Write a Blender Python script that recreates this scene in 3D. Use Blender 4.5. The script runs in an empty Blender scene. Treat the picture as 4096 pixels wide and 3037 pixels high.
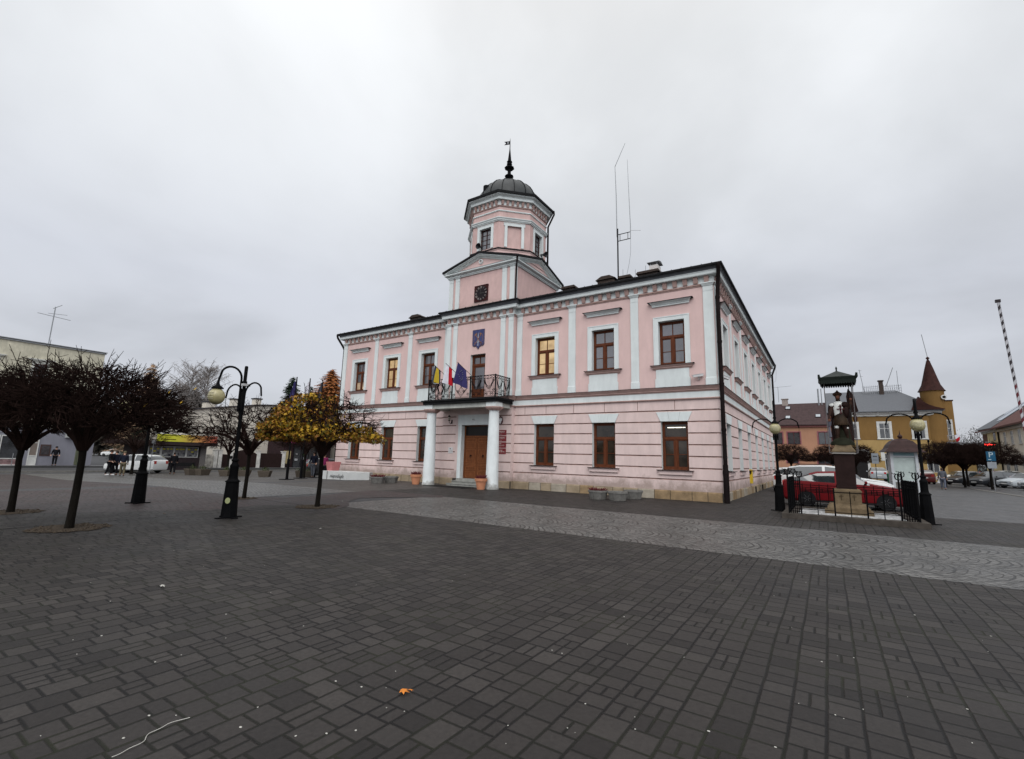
import bpy, bmesh, math, random
import numpy as np
from mathutils import Vector, Matrix
R=math.radians; PI=math.pi
SC=bpy.context.scene
COL=SC.collection

# ---------------------------------------------------------------- camera
CAM=Vector((3.7228,-21.5944,1.6)); FW=0.46121; YAW,PIT,ROL=R(33.649),R(9.4349),R(1.5295)
_f=Vector((-math.sin(YAW)*math.cos(PIT),math.cos(YAW)*math.cos(PIT),math.sin(PIT)))
_r=Vector((math.cos(YAW),math.sin(YAW),0)); _u=_r.cross(_f)
_r2=_r*math.cos(ROL)+_u*math.sin(ROL); _u2=-_r*math.sin(ROL)+_u*math.cos(ROL)
cd=bpy.data.cameras.new('camera'); cam=bpy.data.objects.new('camera',cd); COL.objects.link(cam)
M=Matrix((( _r2.x,_u2.x,-_f.x,CAM.x),(_r2.y,_u2.y,-_f.y,CAM.y),(_r2.z,_u2.z,-_f.z,CAM.z),(0,0,0,1)))
cam.matrix_world=M; cd.sensor_width=36; cd.lens=36*FW; cd.clip_end=3000; cd.clip_start=.05
SC.camera=cam

def zg(x,y):                       # the square falls gently towards the west
    t=min(max((-x-19)/17,0),1); return -0.36*t*t*(3-2*t)
def at(u,v):                       # photo pixel -> spot on the ground
    f=FW*4096; d=_f+_r2*((u-2048)/f)-_u2*((v-1518.5)/f); z=0
    for _ in range(30):
        t=(z-CAM.z)/d.z; p=CAM+d*t; z=.5*z+.5*zg(p.x,p.y)
    return (p.x,p.y,zg(p.x,p.y))

# ---------------------------------------------------------------- materials
def new_mat(name):
    m=bpy.data.materials.new(name); m.use_nodes=True; nt=m.node_tree
    return m,nt,nt.nodes['Principled BSDF']
def N(nt,t,**k):
    n=nt.nodes.new(t)
    for a,b in k.items():
        if a in ('inp',):
            for i,v in b.items(): n.inputs[i].default_value=v
        else: setattr(n,a,b)
    return n
def L(nt,a,b): nt.links.new(a,b)
def c4(c): return (c[0],c[1],c[2],1)
MATS={}
def mat(name,col,rough=.6,metal=0,var=.12,scale=3.0,bump=0,bscale=30,emit=None,estr=1,ior=1.5,col2=None,stretch=(1,1,1),alpha=None,coat=0):
    if name in MATS: return MATS[name]
    m,nt,bs=new_mat(name)
    bs.inputs['Roughness'].default_value=rough; bs.inputs['Metallic'].default_value=metal; bs.inputs['IOR'].default_value=ior
    if rough>=.5 and ior<1.6: bs.inputs['Specular IOR Level'].default_value=.12
    if coat: bs.inputs['Coat Weight'].default_value=coat; bs.inputs['Coat Roughness'].default_value=.08
    tc=N(nt,'ShaderNodeTexCoord'); mp=N(nt,'ShaderNodeMapping'); mp.inputs['Scale'].default_value=stretch
    L(nt,tc.outputs['Object'],mp.inputs['Vector'])
    no=N(nt,'ShaderNodeTexNoise',inp={'Scale':scale,'Detail':6,'Roughness':.6}); L(nt,mp.outputs[0],no.inputs['Vector'])
    rp=N(nt,'ShaderNodeValToRGB'); rp.color_ramp.elements[0].position=.3; rp.color_ramp.elements[1].position=.7
    c2=col2 if col2 else tuple(min(1,x*(1+var)) for x in col)
    c1=col if col2 else tuple(x*(1-var) for x in col)
    rp.color_ramp.elements[0].color=c4(c1); rp.color_ramp.elements[1].color=c4(c2)
    L(nt,no.outputs['Fac'],rp.inputs['Fac']); L(nt,rp.outputs['Color'],bs.inputs['Base Color'])
    if bump:
        n2=N(nt,'ShaderNodeTexNoise',inp={'Scale':bscale,'Detail':4}); L(nt,mp.outputs[0],n2.inputs['Vector'])
        bp=N(nt,'ShaderNodeBump',inp={'Strength':bump,'Distance':.02}); L(nt,n2.outputs['Fac'],bp.inputs['Height']); L(nt,bp.outputs['Normal'],bs.inputs['Normal'])
    if emit:
        bs.inputs['Emission Color'].default_value=c4(emit); bs.inputs['Emission Strength'].default_value=estr
    MATS[name]=m; return m

def plaster(name,col,stain=(.35,.26,.2),zlo=.0,zhi=1.0,amt=.5,grime=.25):
    """painted plaster: mottling, rain streaks, peeling/damp patches in a band near the foot"""
    m,nt,bs=new_mat(name); bs.inputs['Roughness'].default_value=.9; bs.inputs['Specular IOR Level'].default_value=.15
    tc=N(nt,'ShaderNodeTexCoord')
    n1=N(nt,'ShaderNodeTexNoise',inp={'Scale':.55,'Detail':9,'Roughness':.7}); L(nt,tc.outputs['Object'],n1.inputs['Vector'])
    mp=N(nt,'ShaderNodeMapping'); mp.inputs['Scale'].default_value=(2,2,.5); L(nt,tc.outputs['Object'],mp.inputs['Vector'])
    n2=N(nt,'ShaderNodeTexNoise',inp={'Scale':1.6,'Detail':7,'Roughness':.7}); L(nt,mp.outputs[0],n2.inputs['Vector'])
    mul=N(nt,'ShaderNodeMath',operation='MULTIPLY'); L(nt,n1.outputs['Fac'],mul.inputs[0]); L(nt,n2.outputs['Fac'],mul.inputs[1])
    rp=N(nt,'ShaderNodeValToRGB'); e=rp.color_ramp.elements; e[0].position=.12; e[1].position=.38
    e[0].color=c4([x*(1-grime) for x in col]); e[1].color=c4([min(1,x*1.05) for x in col]); L(nt,mul.outputs[0],rp.inputs['Fac'])
    sx=N(nt,'ShaderNodeSeparateXYZ'); L(nt,tc.outputs['Object'],sx.inputs[0])
    mr=N(nt,'ShaderNodeMapRange',inp={1:zlo,2:zhi,3:.62,4:.0}); L(nt,sx.outputs['Z'],mr.inputs[0])
    n3=N(nt,'ShaderNodeTexNoise',inp={'Scale':1.7,'Detail':9,'Roughness':.75}); L(nt,tc.outputs['Object'],n3.inputs['Vector'])
    ad=N(nt,'ShaderNodeMath',operation='ADD'); L(nt,mr.outputs[0],ad.inputs[0]); L(nt,n3.outputs['Fac'],ad.inputs[1])
    r2=N(nt,'ShaderNodeValToRGB'); e=r2.color_ramp.elements; e[0].position=.78; e[1].position=1.0; e[0].color=(0,0,0,1); e[1].color=(amt,amt,amt,1)
    L(nt,ad.outputs[0],r2.inputs['Fac'])
    mx=N(nt,'ShaderNodeMixRGB',blend_type='MIX'); L(nt,r2.outputs['Color'],mx.inputs[0]); L(nt,rp.outputs['Color'],mx.inputs[1]); mx.inputs[2].default_value=c4(stain)
    L(nt,mx.outputs[0],bs.inputs['Base Color'])
    n4=N(nt,'ShaderNodeTexNoise',inp={'Scale':45,'Detail':3}); L(nt,tc.outputs['Object'],n4.inputs['Vector'])
    bp=N(nt,'ShaderNodeBump',inp={'Strength':.25,'Distance':.01}); L(nt,n4.outputs['Fac'],bp.inputs['Height']); L(nt,bp.outputs['Normal'],bs.inputs['Normal'])
    MATS[name]=m; return m

def math_(nt,op,a,b=None,c=None):
    n=N(nt,'ShaderNodeMath',operation=op)
    for i,x in enumerate((a,b,c)):
        if x is None: continue
        if isinstance(x,(int,float)): n.inputs[i].default_value=x
        else: L(nt,x,n.inputs[i])
    return n.outputs[0]
def pavers(name,cols,row=.2,length=.2,joint=.012,jcol=(.012,.012,.01),fan=0,rand=.75,rough=.5,moss=.0,bump=.6,swap=False,patch=.35,yoff=0,ior_=1.33):
    """rows of setts with lengths that vary; fan>0 bends the rows into arcs"""
    m,nt,bs=new_mat(name)
    ge=N(nt,'ShaderNodeNewGeometry'); sx=N(nt,'ShaderNodeSeparateXYZ'); L(nt,ge.outputs['Position'],sx.inputs[0])
    X,Y=sx.outputs['X'],sx.outputs['Y']
    if swap: X,Y=Y,X
    wn=N(nt,'ShaderNodeTexNoise',inp={'Scale':2.2 if fan else .8,'Detail':3}); L(nt,ge.outputs['Position'],wn.inputs['Vector'])
    wob=math_(nt,'MULTIPLY',math_(nt,'SUBTRACT',wn.outputs['Fac'],.5),.16 if fan else .05)
    if fan:
        u=math_(nt,'SUBTRACT',math_(nt,'FRACT',math_(nt,'DIVIDE',math_(nt,'ADD',Y,.15),fan)),.5)
        uu=math_(nt,'MULTIPLY',u,fan)
        h=math_(nt,'SQRT',math_(nt,'SUBTRACT',(fan*.62)**2,math_(nt,'MULTIPLY',uu,uu)))
        rc=math_(nt,'ADD',math_(nt,'SUBTRACT',X,h),wob); al=math_(nt,'ADD',Y,wob)
    else:
        rc=math_(nt,'ADD',X,wob); al=Y
    if True:
        rs=math_(nt,'DIVIDE',rc,row); ri=math_(nt,'FLOOR',rs); rf=math_(nt,'FRACT',rs)
        rd=math_(nt,'MULTIPLY',math_(nt,'SUBTRACT',.5,math_(nt,'ABSOLUTE',math_(nt,'SUBTRACT',rf,.5))),row)
    else:      # courses of two widths in turn
        per=row*1.75; rs=math_(nt,'DIVIDE',rc,per); rf=math_(nt,'FRACT',rs); st=math_(nt,'GREATER_THAN',rf,.57); ri=math_(nt,'ADD',math_(nt,'MULTIPLY',math_(nt,'FLOOR',rs),2),st)
        d0=math_(nt,'MINIMUM',math_(nt,'MINIMUM',rf,math_(nt,'SUBTRACT',1,rf)),math_(nt,'ABSOLUTE',math_(nt,'SUBTRACT',rf,.57))); rd=math_(nt,'MULTIPLY',d0,per)
    w=math_(nt,'ADD',math_(nt,'DIVIDE',al,length),math_(nt,'MULTIPLY',ri,57.37))
    v1=N(nt,'ShaderNodeTexVoronoi',voronoi_dimensions='1D',feature='DISTANCE_TO_EDGE',inp={'Scale':1.0,'Randomness':rand}); L(nt,w,v1.inputs['W'])
    v2=N(nt,'ShaderNodeTexVoronoi',voronoi_dimensions='1D',feature='F1',inp={'Scale':1.0,'Randomness':rand}); L(nt,w,v2.inputs['W'])
    if fan:
        wr_=N(nt,'ShaderNodeTexWhiteNoise',noise_dimensions='1D'); L(nt,math_(nt,'FLOOR',math_(nt,'ADD',rs,.5)),wr_.inputs['W']); rd=math_(nt,'ADD',rd,math_(nt,'MULTIPLY',math_(nt,'GREATER_THAN',wr_.outputs['Value'],.38),.011))
    vd=math_(nt,'MULTIPLY',v1.outputs['Distance'],length)
    if not fan:      # some blocks are halved lengthwise
        s0=N(nt,'ShaderNodeSeparateColor'); L(nt,v2.outputs['Color'],s0.inputs[0]); hv=math_(nt,'ADD',math_(nt,'MULTIPLY',math_(nt,'ABSOLUTE',math_(nt,'SUBTRACT',rf,.5)),row),math_(nt,'MULTIPLY',math_(nt,'LESS_THAN',s0.outputs[2],.80),1.0)); vd=math_(nt,'MINIMUM',vd,hv)
    ne=N(nt,'ShaderNodeTexNoise',inp={'Scale':38,'Detail':4,'Roughness':.7}); L(nt,ge.outputs['Position'],ne.inputs['Vector'])
    dd=math_(nt,'ADD',math_(nt,'MINIMUM',rd,vd),math_(nt,'MULTIPLY',math_(nt,'SUBTRACT',ne.outputs['Fac'],.5),.010))
    jm=N(nt,'ShaderNodeMapRange',inp={1:joint*.35,2:joint,3:0,4:1}); L(nt,dd,jm.inputs[0])
    sc=N(nt,'ShaderNodeSeparateColor'); L(nt,v2.outputs['Color'],sc.inputs[0])
    rp=N(nt,'ShaderNodeValToRGB'); rp.color_ramp.interpolation='LINEAR'
    e=rp.color_ramp.elements; e[0].color=c4(cols[0]); e[1].color=c4(cols[-1])
    for i,cc in enumerate(cols[1:-1]): x=e.new((i+1)/(len(cols)-1)); x.color=c4(cc)
    L(nt,sc.outputs[0],rp.inputs['Fac'])
    n1=N(nt,'ShaderNodeTexNoise',inp={'Scale':28,'Detail':7,'Roughness':.7}); L(nt,ge.outputs['Position'],n1.inputs['Vector'])
    n2=N(nt,'ShaderNodeTexNoise',inp={'Scale':.45,'Detail':8,'Roughness':.7}); L(nt,ge.outputs['Position'],n2.inputs['Vector'])
    fac=math_(nt,'MULTIPLY',math_(nt,'ADD',.35,math_(nt,'MULTIPLY',n1.outputs['Fac'],1.3)),math_(nt,'ADD',1-patch/2,math_(nt,'MULTIPLY',math_(nt,'SUBTRACT',n2.outputs['Fac'],.3),patch*2)))
    mx=N(nt,'ShaderNodeMixRGB',blend_type='MULTIPLY'); mx.inputs[0].default_value=1; L(nt,rp.outputs['Color'],mx.inputs[1])
    cb=N(nt,'ShaderNodeCombineXYZ'); [L(nt,fac,cb.inputs[i]) for i in range(3)]; L(nt,cb.outputs[0],mx.inputs[2])
    # moss in the joints
    n3=N(nt,'ShaderNodeTexNoise',inp={'Scale':1.1,'Detail':4}); L(nt,ge.outputs['Position'],n3.inputs['Vector'])
    r3=N(nt,'ShaderNodeMapRange',inp={1:.45,2:.7,3:0,4:moss*.55}); L(nt,n3.outputs['Fac'],r3.inputs[0])
    jc=N(nt,'ShaderNodeMixRGB'); L(nt,r3.outputs[0],jc.inputs[0]); jc.inputs[1].default_value=c4(jcol); jc.inputs[2].default_value=(.035,.042,.012,1)
    m2=N(nt,'ShaderNodeMixRGB'); L(nt,jm.outputs[0],m2.inputs[0]); L(nt,jc.outputs[0],m2.inputs[1]); L(nt,mx.outputs[0],m2.inputs[2])
    # grit: pale specks
    v3=N(nt,'ShaderNodeTexVoronoi',inp={'Scale':3.2,'Randomness':1}); L(nt,ge.outputs['Position'],v3.inputs['Vector'])
    sp=N(nt,'ShaderNodeMapRange',inp={1:.004,2:.012,3:.2,4:0}); L(nt,v3.outputs['Distance'],sp.inputs[0])
    m3=N(nt,'ShaderNodeMixRGB'); L(nt,sp.outputs[0],m3.inputs[0]); L(nt,m2.outputs[0],m3.inputs[1]); m3.inputs[2].default_value=(.4,.39,.36,1)
    L(nt,m3.outputs[0],bs.inputs['Base Color'])
    bs.inputs['IOR'].default_value=ior_; bs.inputs['Specular IOR Level'].default_value=.4
    rr=N(nt,'ShaderNodeMapRange',inp={1:.3,2:.7,3:rough-.1,4:rough+.12}); L(nt,n2.outputs['Fac'],rr.inputs[0]); L(nt,rr.outputs[0],bs.inputs['Roughness'])
    hh=math_(nt,'ADD',math_(nt,'MULTIPLY',jm.outputs[0],1),math_(nt,'ADD',math_(nt,'MULTIPLY',n1.outputs['Fac'],.25),math_(nt,'MULTIPLY',sc.outputs[1],.5)))
    bp=N(nt,'ShaderNodeBump',inp={'Strength':bump,'Distance':.012}); L(nt,hh,bp.inputs['Height']); L(nt,bp.outputs['Normal'],bs.inputs['Normal'])
    MATS[name]=m; return m

# ---------------------------------------------------------------- mesh builder
class B:
    def __init__(s): s.v=[]; s.f=[]; s.m=[]; s.mi=0; s.T=None
    def V(s,p):
        p=Vector(p)
        if s.T is not None: p=s.T@p
        s.v.append((p.x,p.y,p.z)); return len(s.v)-1
    def F(s,idx,mi=None): s.f.append(tuple(idx)); s.m.append(s.mi if mi is None else mi)
    def poly(s,pts,mi=None): s.F([s.V(p) for p in pts],mi)
    def box(s,x0,x1,y0,y1,z0,z1,mi=None):
        if x0>x1:x0,x1=x1,x0
        if y0>y1:y0,y1=y1,y0
        i=[s.V(p) for p in ((x0,y0,z0),(x1,y0,z0),(x1,y1,z0),(x0,y1,z0),(x0,y0,z1),(x1,y0,z1),(x1,y1,z1),(x0,y1,z1))]
        for q in ((3,2,1,0),(4,5,6,7),(0,1,5,4),(1,2,6,5),(2,3,7,6),(3,0,4,7)): s.F([i[k] for k in q],mi)
    def tube(s,pts,r,n=6,caps=True,mi=None,flat=1):
        pts=[Vector(p) for p in pts]; k=len(pts)
        rs=r if isinstance(r,(list,tuple)) else [r]*k
        rings=[]; up=None
        for i in range(k):
            d=(pts[min(i+1,k-1)]-pts[max(i-1,0)])
            if d.length<1e-9: d=Vector((0,0,1))
            d.normalize()
            if up is None:
                a=Vector((0,0,1)) if abs(d.z)<.9 else Vector((1,0,0)); x=d.cross(a).normalized()
            else:
                x=(up-d*up.dot(d))
                if x.length<1e-6: x=d.orthogonal()
                x.normalize()
            up=x; y=d.cross(x)
            rings.append([s.V(pts[i]+(x*math.cos(2*PI*j/n)+y*math.sin(2*PI*j/n)*flat)*rs[i]) for j in range(n)])
        for a,b in zip(rings,rings[1:]):
            for j in range(n): s.F((a[j],a[(j+1)%n],b[(j+1)%n],b[j]),mi)
        if caps:
            s.F(rings[0][::-1],mi); s.F(rings[-1],mi)
    def lathe(s,prof,c=(0,0,0),n=16,ph=0,sx=1,sy=1,mi=None,cap=True):
        rings=[]
        for r,z in prof:
            rings.append([s.V((c[0]+max(r,1e-4)*math.cos(ph+2*PI*j/n)*sx,c[1]+max(r,1e-4)*math.sin(ph+2*PI*j/n)*sy,c[2]+z)) for j in range(n)])
        for a,b in zip(rings,rings[1:]):
            for j in range(n): s.F((a[j],a[(j+1)%n],b[(j+1)%n],b[j]),mi)
        if cap: s.F(rings[0][::-1],mi); s.F(rings[-1],mi)
    def ell(s,c,rx,ry,rz,n=12,k=8,mi=None):
        s.lathe([(math.sin(PI*i/k),-rz*math.cos(PI*i/k)) for i in range(k+1)],c,n,0,rx,ry,mi,False)
    def sweep(s,path,prof,closed=True,mi=None,ends=True):
        """path: 2D points, outward is to the right of travel; prof: [(offset,z)]"""
        k=len(path); P=[Vector(p) for p in path]; mit=[]
        for i in range(k):
            e=[]
            if closed or i>0: d=(P[i]-P[i-1]).normalized(); e.append(Vector((d.y,-d.x)))
            if closed or i<k-1: d=(P[(i+1)%k]-P[i]).normalized(); e.append(Vector((d.y,-d.x)))
            if len(e)==1: mit.append(e[0])
            else: m=e[0]+e[1]; mit.append(m/(1+e[0].dot(e[1])))
        rows=[[s.V((P[i].x+mit[i].x*o,P[i].y+mit[i].y*o,z)) for o,z in prof] for i in range(k)]
        rng=range(k) if closed else range(k-1)
        for i in rng:
            a,b=rows[i],rows[(i+1)%k]
            for j in range(len(prof)-1): s.F((a[j],b[j],b[j+1],a[j+1]),mi)
        if not closed and ends: s.F(rows[0],mi); s.F(rows[-1][::-1],mi)
    def text(s,txt,M,size,mi=0,font_shear=0,align='CENTER',ext=.002):
        cu=bpy.data.curves.new('t','FONT'); cu.body=txt; cu.size=size; cu.align_x=align; cu.align_y='CENTER'; cu.extrude=ext; cu.shear=font_shear; cu.resolution_u=2
        o=bpy.data.objects.new('t',cu); COL.objects.link(o); dg=bpy.context.evaluated_depsgraph_get(); me=o.evaluated_get(dg).to_mesh()
        T0=s.T
        base=[]
        for v in me.vertices: base.append(s.V(M@v.co))
        for p in me.polygons: s.F([base[i] for i in p.vertices],mi)
        o.evaluated_get(dg).to_mesh_clear(); bpy.data.objects.remove(o); bpy.data.curves.remove(cu)
    def obj(s,name,mats,parent=None,smooth=None,loc=None,rz=None):
        me=bpy.data.meshes.new(name); me.from_pydata(s.v,[],s.f)
        if not isinstance(mats,(list,tuple)): mats=[mats]
        for m in mats: me.materials.append(m)
        if len(mats)>1: me.polygons.foreach_set('material_index',s.m)
        if smooth is not None:
            me.polygons.foreach_set('use_smooth',[True]*len(me.polygons))
            if smooth<180: me.set_sharp_from_angle(angle=R(smooth))
        me.update()
        o=bpy.data.objects.new(name,me); COL.objects.link(o)
        if parent: o.parent=parent
        if loc: o.location=loc
        if rz is not None: o.rotation_euler=(0,0,rz)
        return o
class Fr:
    """a vertical wall plane: u along it, o outward, z up"""
    def __init__(s,p,u,n): s.P=Vector((p[0],p[1],0)); s.U=Vector((u[0],u[1],0)); s.N=Vector((n[0],n[1],0))
    def p(s,u,o,z): return s.P+s.U*u+s.N*o+Vector((0,0,z))
    def box(s,b,u0,u1,o0,o1,z0,z1,mi=None):
        i=[b.V(s.p(*q)) for q in ((u0,o1,z0),(u1,o1,z0),(u1,o0,z0),(u0,o0,z0),(u0,o1,z1),(u1,o1,z1),(u1,o0,z1),(u0,o0,z1))]
        for q in ((3,2,1,0),(4,5,6,7),(0,1,5,4),(1,2,6,5),(2,3,7,6),(3,0,4,7)): b.F([i[k] for k in q],mi)
    def ext(s,b,u0,u1,prof,mi=None,mitre=0):
        """extrude closed profile [(o,z)] along u, ends mitred back by mitre*o"""
        A=[b.V(s.p(u0-mitre*0+ (0 if not mitre else -o*mitre),o,z)) for o,z in prof]; C=[b.V(s.p(u1+(0 if not mitre else o*mitre),o,z)) for o,z in prof]
        k=len(prof)
        for j in range(k): b.F((A[j],C[j],C[(j+1)%k],A[(j+1)%k]),mi)
        b.F(A[::-1],mi); b.F(C,mi)
    def wall(s,b,u0,u1,prof,holes,depth=.25,mi=0,mj=1,mg=None):
        us=sorted({u0,u1}|{h[0] for h in holes}|{h[1] for h in holes}); us=[u for u in us if u0<=u<=u1]
        pr=list(prof)
        for h in holes:
            for zz in h[2:4]:
                for i in range(len(pr)-1):
                    (oa,za),(ob,zb)=pr[i],pr[i+1]
                    if za+1e-6<zz<zb-1e-6:
                        pr.insert(i+1,(oa+(ob-oa)*(zz-za)/(zb-za),zz)); break
        for a,c in zip(us,us[1:]):
            for (oa,za),(ob,zb) in zip(pr,pr[1:]):
                um,zm=(a+c)/2,(za+zb)/2
                if any(h[0]<um<h[1] and h[2]<zm<h[3] for h in holes): continue
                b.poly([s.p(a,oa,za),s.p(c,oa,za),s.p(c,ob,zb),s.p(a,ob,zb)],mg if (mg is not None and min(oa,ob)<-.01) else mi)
        for h in holes:
            d=-depth; a,c,z0,z1=h[:4]
            b.poly([s.p(a,0,z0),s.p(a,d,z0),s.p(a,d,z1),s.p(a,0,z1)],mj); b.poly([s.p(c,0,z1),s.p(c,d,z1),s.p(c,d,z0),s.p(c,0,z0)],mj)
            b.poly([s.p(a,0,z1),s.p(a,d,z1),s.p(c,d,z1),s.p(c,0,z1)],mj); b.poly([s.p(c,0,z0),s.p(c,d,z0),s.p(a,d,z0),s.p(a,0,z0)],mj)
def tag(o,label=None,cat=None,group=None,kind=None):
    if label: o['label']=label
    if cat: o['category']=cat
    if group: o['group']=group
    if kind: o['kind']=kind
    return o
def thing(name,label,cat,loc=(0,0,0),rz=0,group=None):
    o=bpy.data.objects.new(name,None); COL.objects.link(o); o.location=loc; o.rotation_euler=(0,0,rz); o.empty_display_size=.3
    return tag(o,label,cat,group)
def copy_tree(o,parent=None):
    c=o.copy(); COL.objects.link(c); c.parent=parent
    if parent: c.matrix_parent_inverse=o.matrix_parent_inverse
    for ch in [x for x in bpy.data.objects if x.parent==o]: copy_tree(ch,c)
    return c
def dup(o,label,loc,rz=0,sc=None):
    c=copy_tree(o); c.location=loc; c.rotation_euler=(0,0,rz); c['label']=label
    if sc: c.scale=(sc,sc,sc)
    return c
def skinned(verts,edges,rads,name,sub=1,smooth=True):
    me=bpy.data.meshes.new(name); me.from_pydata(verts,edges,[]); o=bpy.data.objects.new(name,me); COL.objects.link(o)
    md=o.modifiers.new('s','SKIN'); md.use_smooth_shade=smooth
    for i,r in enumerate(rads):
        rr=r if isinstance(r,tuple) else (r,r); me.skin_vertices[0].data[i].radius=rr
    me.skin_vertices[0].data[0].use_root=True
    if sub: sm=o.modifiers.new('b','SUBSURF'); sm.levels=sub; sm.render_levels=sub
    dg=bpy.context.evaluated_depsgraph_get(); nm=bpy.data.meshes.new_from_object(o.evaluated_get(dg)); bpy.data.objects.remove(o)
    nm.name=name; return nm
def link_mesh(me,name,mats,parent,loc=None):
    o=bpy.data.objects.new(name,me); COL.objects.link(o); o.parent=parent
    me.materials.clear()
    for m in (mats if isinstance(mats,(list,tuple)) else [mats]): me.materials.append(m)
    if loc: o.location=loc
    return o

# ---------------------------------------------------------------- palette
PINK=plaster('pink_plaster',(.615,.445,.42),zlo=4.9,zhi=5.3,amt=.12,grime=.10)
PINKL=plaster('pink_plaster_lower',(.64,.505,.478),stain=(.26,.20,.17),zlo=.25,zhi=1.35,amt=.75,grime=.16)
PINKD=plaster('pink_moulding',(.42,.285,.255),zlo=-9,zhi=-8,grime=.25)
WHITE=plaster('white_trim_paint',(.62,.66,.655),zlo=-9,zhi=-8,grime=.14)
CREAM=plaster('cream_plaster',(.62,.57,.42),stain=(.2,.2,.15),zlo=-9,zhi=-8,grime=.4)
STONE=mat('plinth_sandstone',(.20,.155,.10),.85,scale=1.6,bump=.6,bscale=14,col2=(.34,.27,.19)); STONE2=mat('plinth_sandstone_pale',(.22,.19,.15),.85,scale=3,bump=.6,bscale=14,col2=(.36,.32,.26)); STONE3=mat('plinth_sandstone_brown',(.17,.12,.07),.85,scale=3,bump=.6,bscale=14,col2=(.30,.21,.12))
GREYT=mat('grey_cornice_metal',(.10,.105,.115),.6,var=.2)
ROOF=mat('dark_roof_metal',(.014,.014,.015),.65,var=.3,scale=5,ior=1.3)
BLACK=mat('black_iron',(.006,.006,.007),.6,var=.3,ior=1.25)
PIPE=mat('dark_brown_pipe',(.010,.007,.007),.55,var=.3,ior=1.3)
WOOD=mat('brown_window_wood',(.098,.029,.012),.5,var=.3,scale=2,stretch=(8,8,1))
DOORW=mat('oak_door_wood',(.14,.048,.018),.55,var=.35,scale=2.5,stretch=(10,10,1))
GLASS=mat('window_glass_upper',(.020,.016,.017),.06,scale=1.1,ior=2.15,col2=(.085,.078,.088))  # pale mottling in the base colour stands in for faint reflections
GLASSD=mat('window_glass_lower',(.010,.007,.005),.06,scale=1.6,ior=1.5,col2=(.045,.034,.025))
CONC=mat('grey_concrete',(.14,.135,.125),.9,var=.25,scale=6,bump=.5,bscale=40)
TERRA=mat('terracotta_clay',(.46,.20,.11),.8,var=.12,scale=5)
HEATH=mat('dry_heather',(.10,.022,.025),.9,var=.5,scale=9)
SLAB=mat('pale_granite_steps',(.25,.25,.23),.8,var=.25,scale=5,bump=.3)
def lit(name,c1,c2,s):
    m,nt,bs=new_mat(name); bs.inputs['Base Color'].default_value=(.1,.09,.07,1); bs.inputs['Roughness'].default_value=.08
    tc=N(nt,'ShaderNodeTexCoord'); n=N(nt,'ShaderNodeTexNoise',inp={'Scale':1.8,'Detail':3}); L(nt,tc.outputs['Object'],n.inputs['Vector'])
    r=N(nt,'ShaderNodeValToRGB'); r.color_ramp.elements[0].position=.35; r.color_ramp.elements[1].position=.65; r.color_ramp.elements[0].color=c4(c1); r.color_ramp.elements[1].color=c4(c2)
    L(nt,n.outputs['Fac'],r.inputs['Fac']); L(nt,r.outputs['Color'],bs.inputs['Emission Color']); bs.inputs['Emission Strength'].default_value=s; MATS[name]=m; return m
LIT=lit('lit_window_warm',(.42,.26,.10),(.75,.52,.25),.85)
LITD=lit('lit_window_dim',(.20,.12,.07),(.62,.42,.24),.75)
TUBE=mat('fluorescent_tube',(.8,.8,.7),.5,emit=(1,.93,.75),estr=2.2)
# ---------------------------------------------------------------- daylight: overcast
SUN_EL,SUN_ROT=R(42),R(150)
w=bpy.data.worlds.new('World'); SC.world=w; w.use_nodes=True; nt=w.node_tree; nt.nodes.clear()
out=N(nt,'ShaderNodeOutputWorld'); sky=N(nt,'ShaderNodeTexSky'); sky.sky_type='NISHITA'; sky.sun_disc=False; sky.sun_elevation=SUN_EL; sky.sun_rotation=SUN_ROT
bg=N(nt,'ShaderNodeBackground',inp={1:.08}); L(nt,sky.outputs[0],bg.inputs[0])
tc=N(nt,'ShaderNodeTexCoord'); sx=N(nt,'ShaderNodeSeparateXYZ'); L(nt,tc.outputs['Generated'],sx.inputs[0])
zz=math_(nt,'MAXIMUM',sx.outputs['Z'],0.0); dv=math_(nt,'ADD',zz,.32)
cb=N(nt,'ShaderNodeCombineXYZ'); L(nt,math_(nt,'DIVIDE',sx.outputs['X'],dv),cb.inputs[0]); L(nt,math_(nt,'DIVIDE',sx.outputs['Y'],dv),cb.inputs[1])
n1=N(nt,'ShaderNodeTexNoise',inp={'Scale':1.5,'Detail':7,'Roughness':.5,'Distortion':.25}); L(nt,cb.outputs[0],n1.inputs['Vector'])
n2=N(nt,'ShaderNodeTexNoise',inp={'Scale':.55,'Detail':3,'Roughness':.5}); L(nt,cb.outputs[0],n2.inputs['Vector'])
cl=math_(nt,'ADD',math_(nt,'MULTIPLY',n1.outputs['Fac'],.55),math_(nt,'MULTIPLY',n2.outputs['Fac'],.45))
mr=N(nt,'ShaderNodeMapRange',interpolation_type='SMOOTHSTEP',inp={1:.38,2:.62,3:.87,4:1.13}); L(nt,cl,mr.inputs[0])
gr=N(nt,'ShaderNodeValToRGB'); e=gr.color_ramp.elements
e[0].position=0; e[0].color=(.55,.565,.61,1); e[1].position=1; e[1].color=(1.15,1.15,1.15,1)
for p_,c_ in ((.12,(.59,.61,.66)),(.30,(.63,.655,.715)),(.5,(.80,.825,.86)),(.68,(.93,.95,.97)),(.8,(1.0,1.0,1.0))): x=e.new(p_); x.color=c4(c_)
L(nt,zz,gr.inputs['Fac'])
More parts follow.
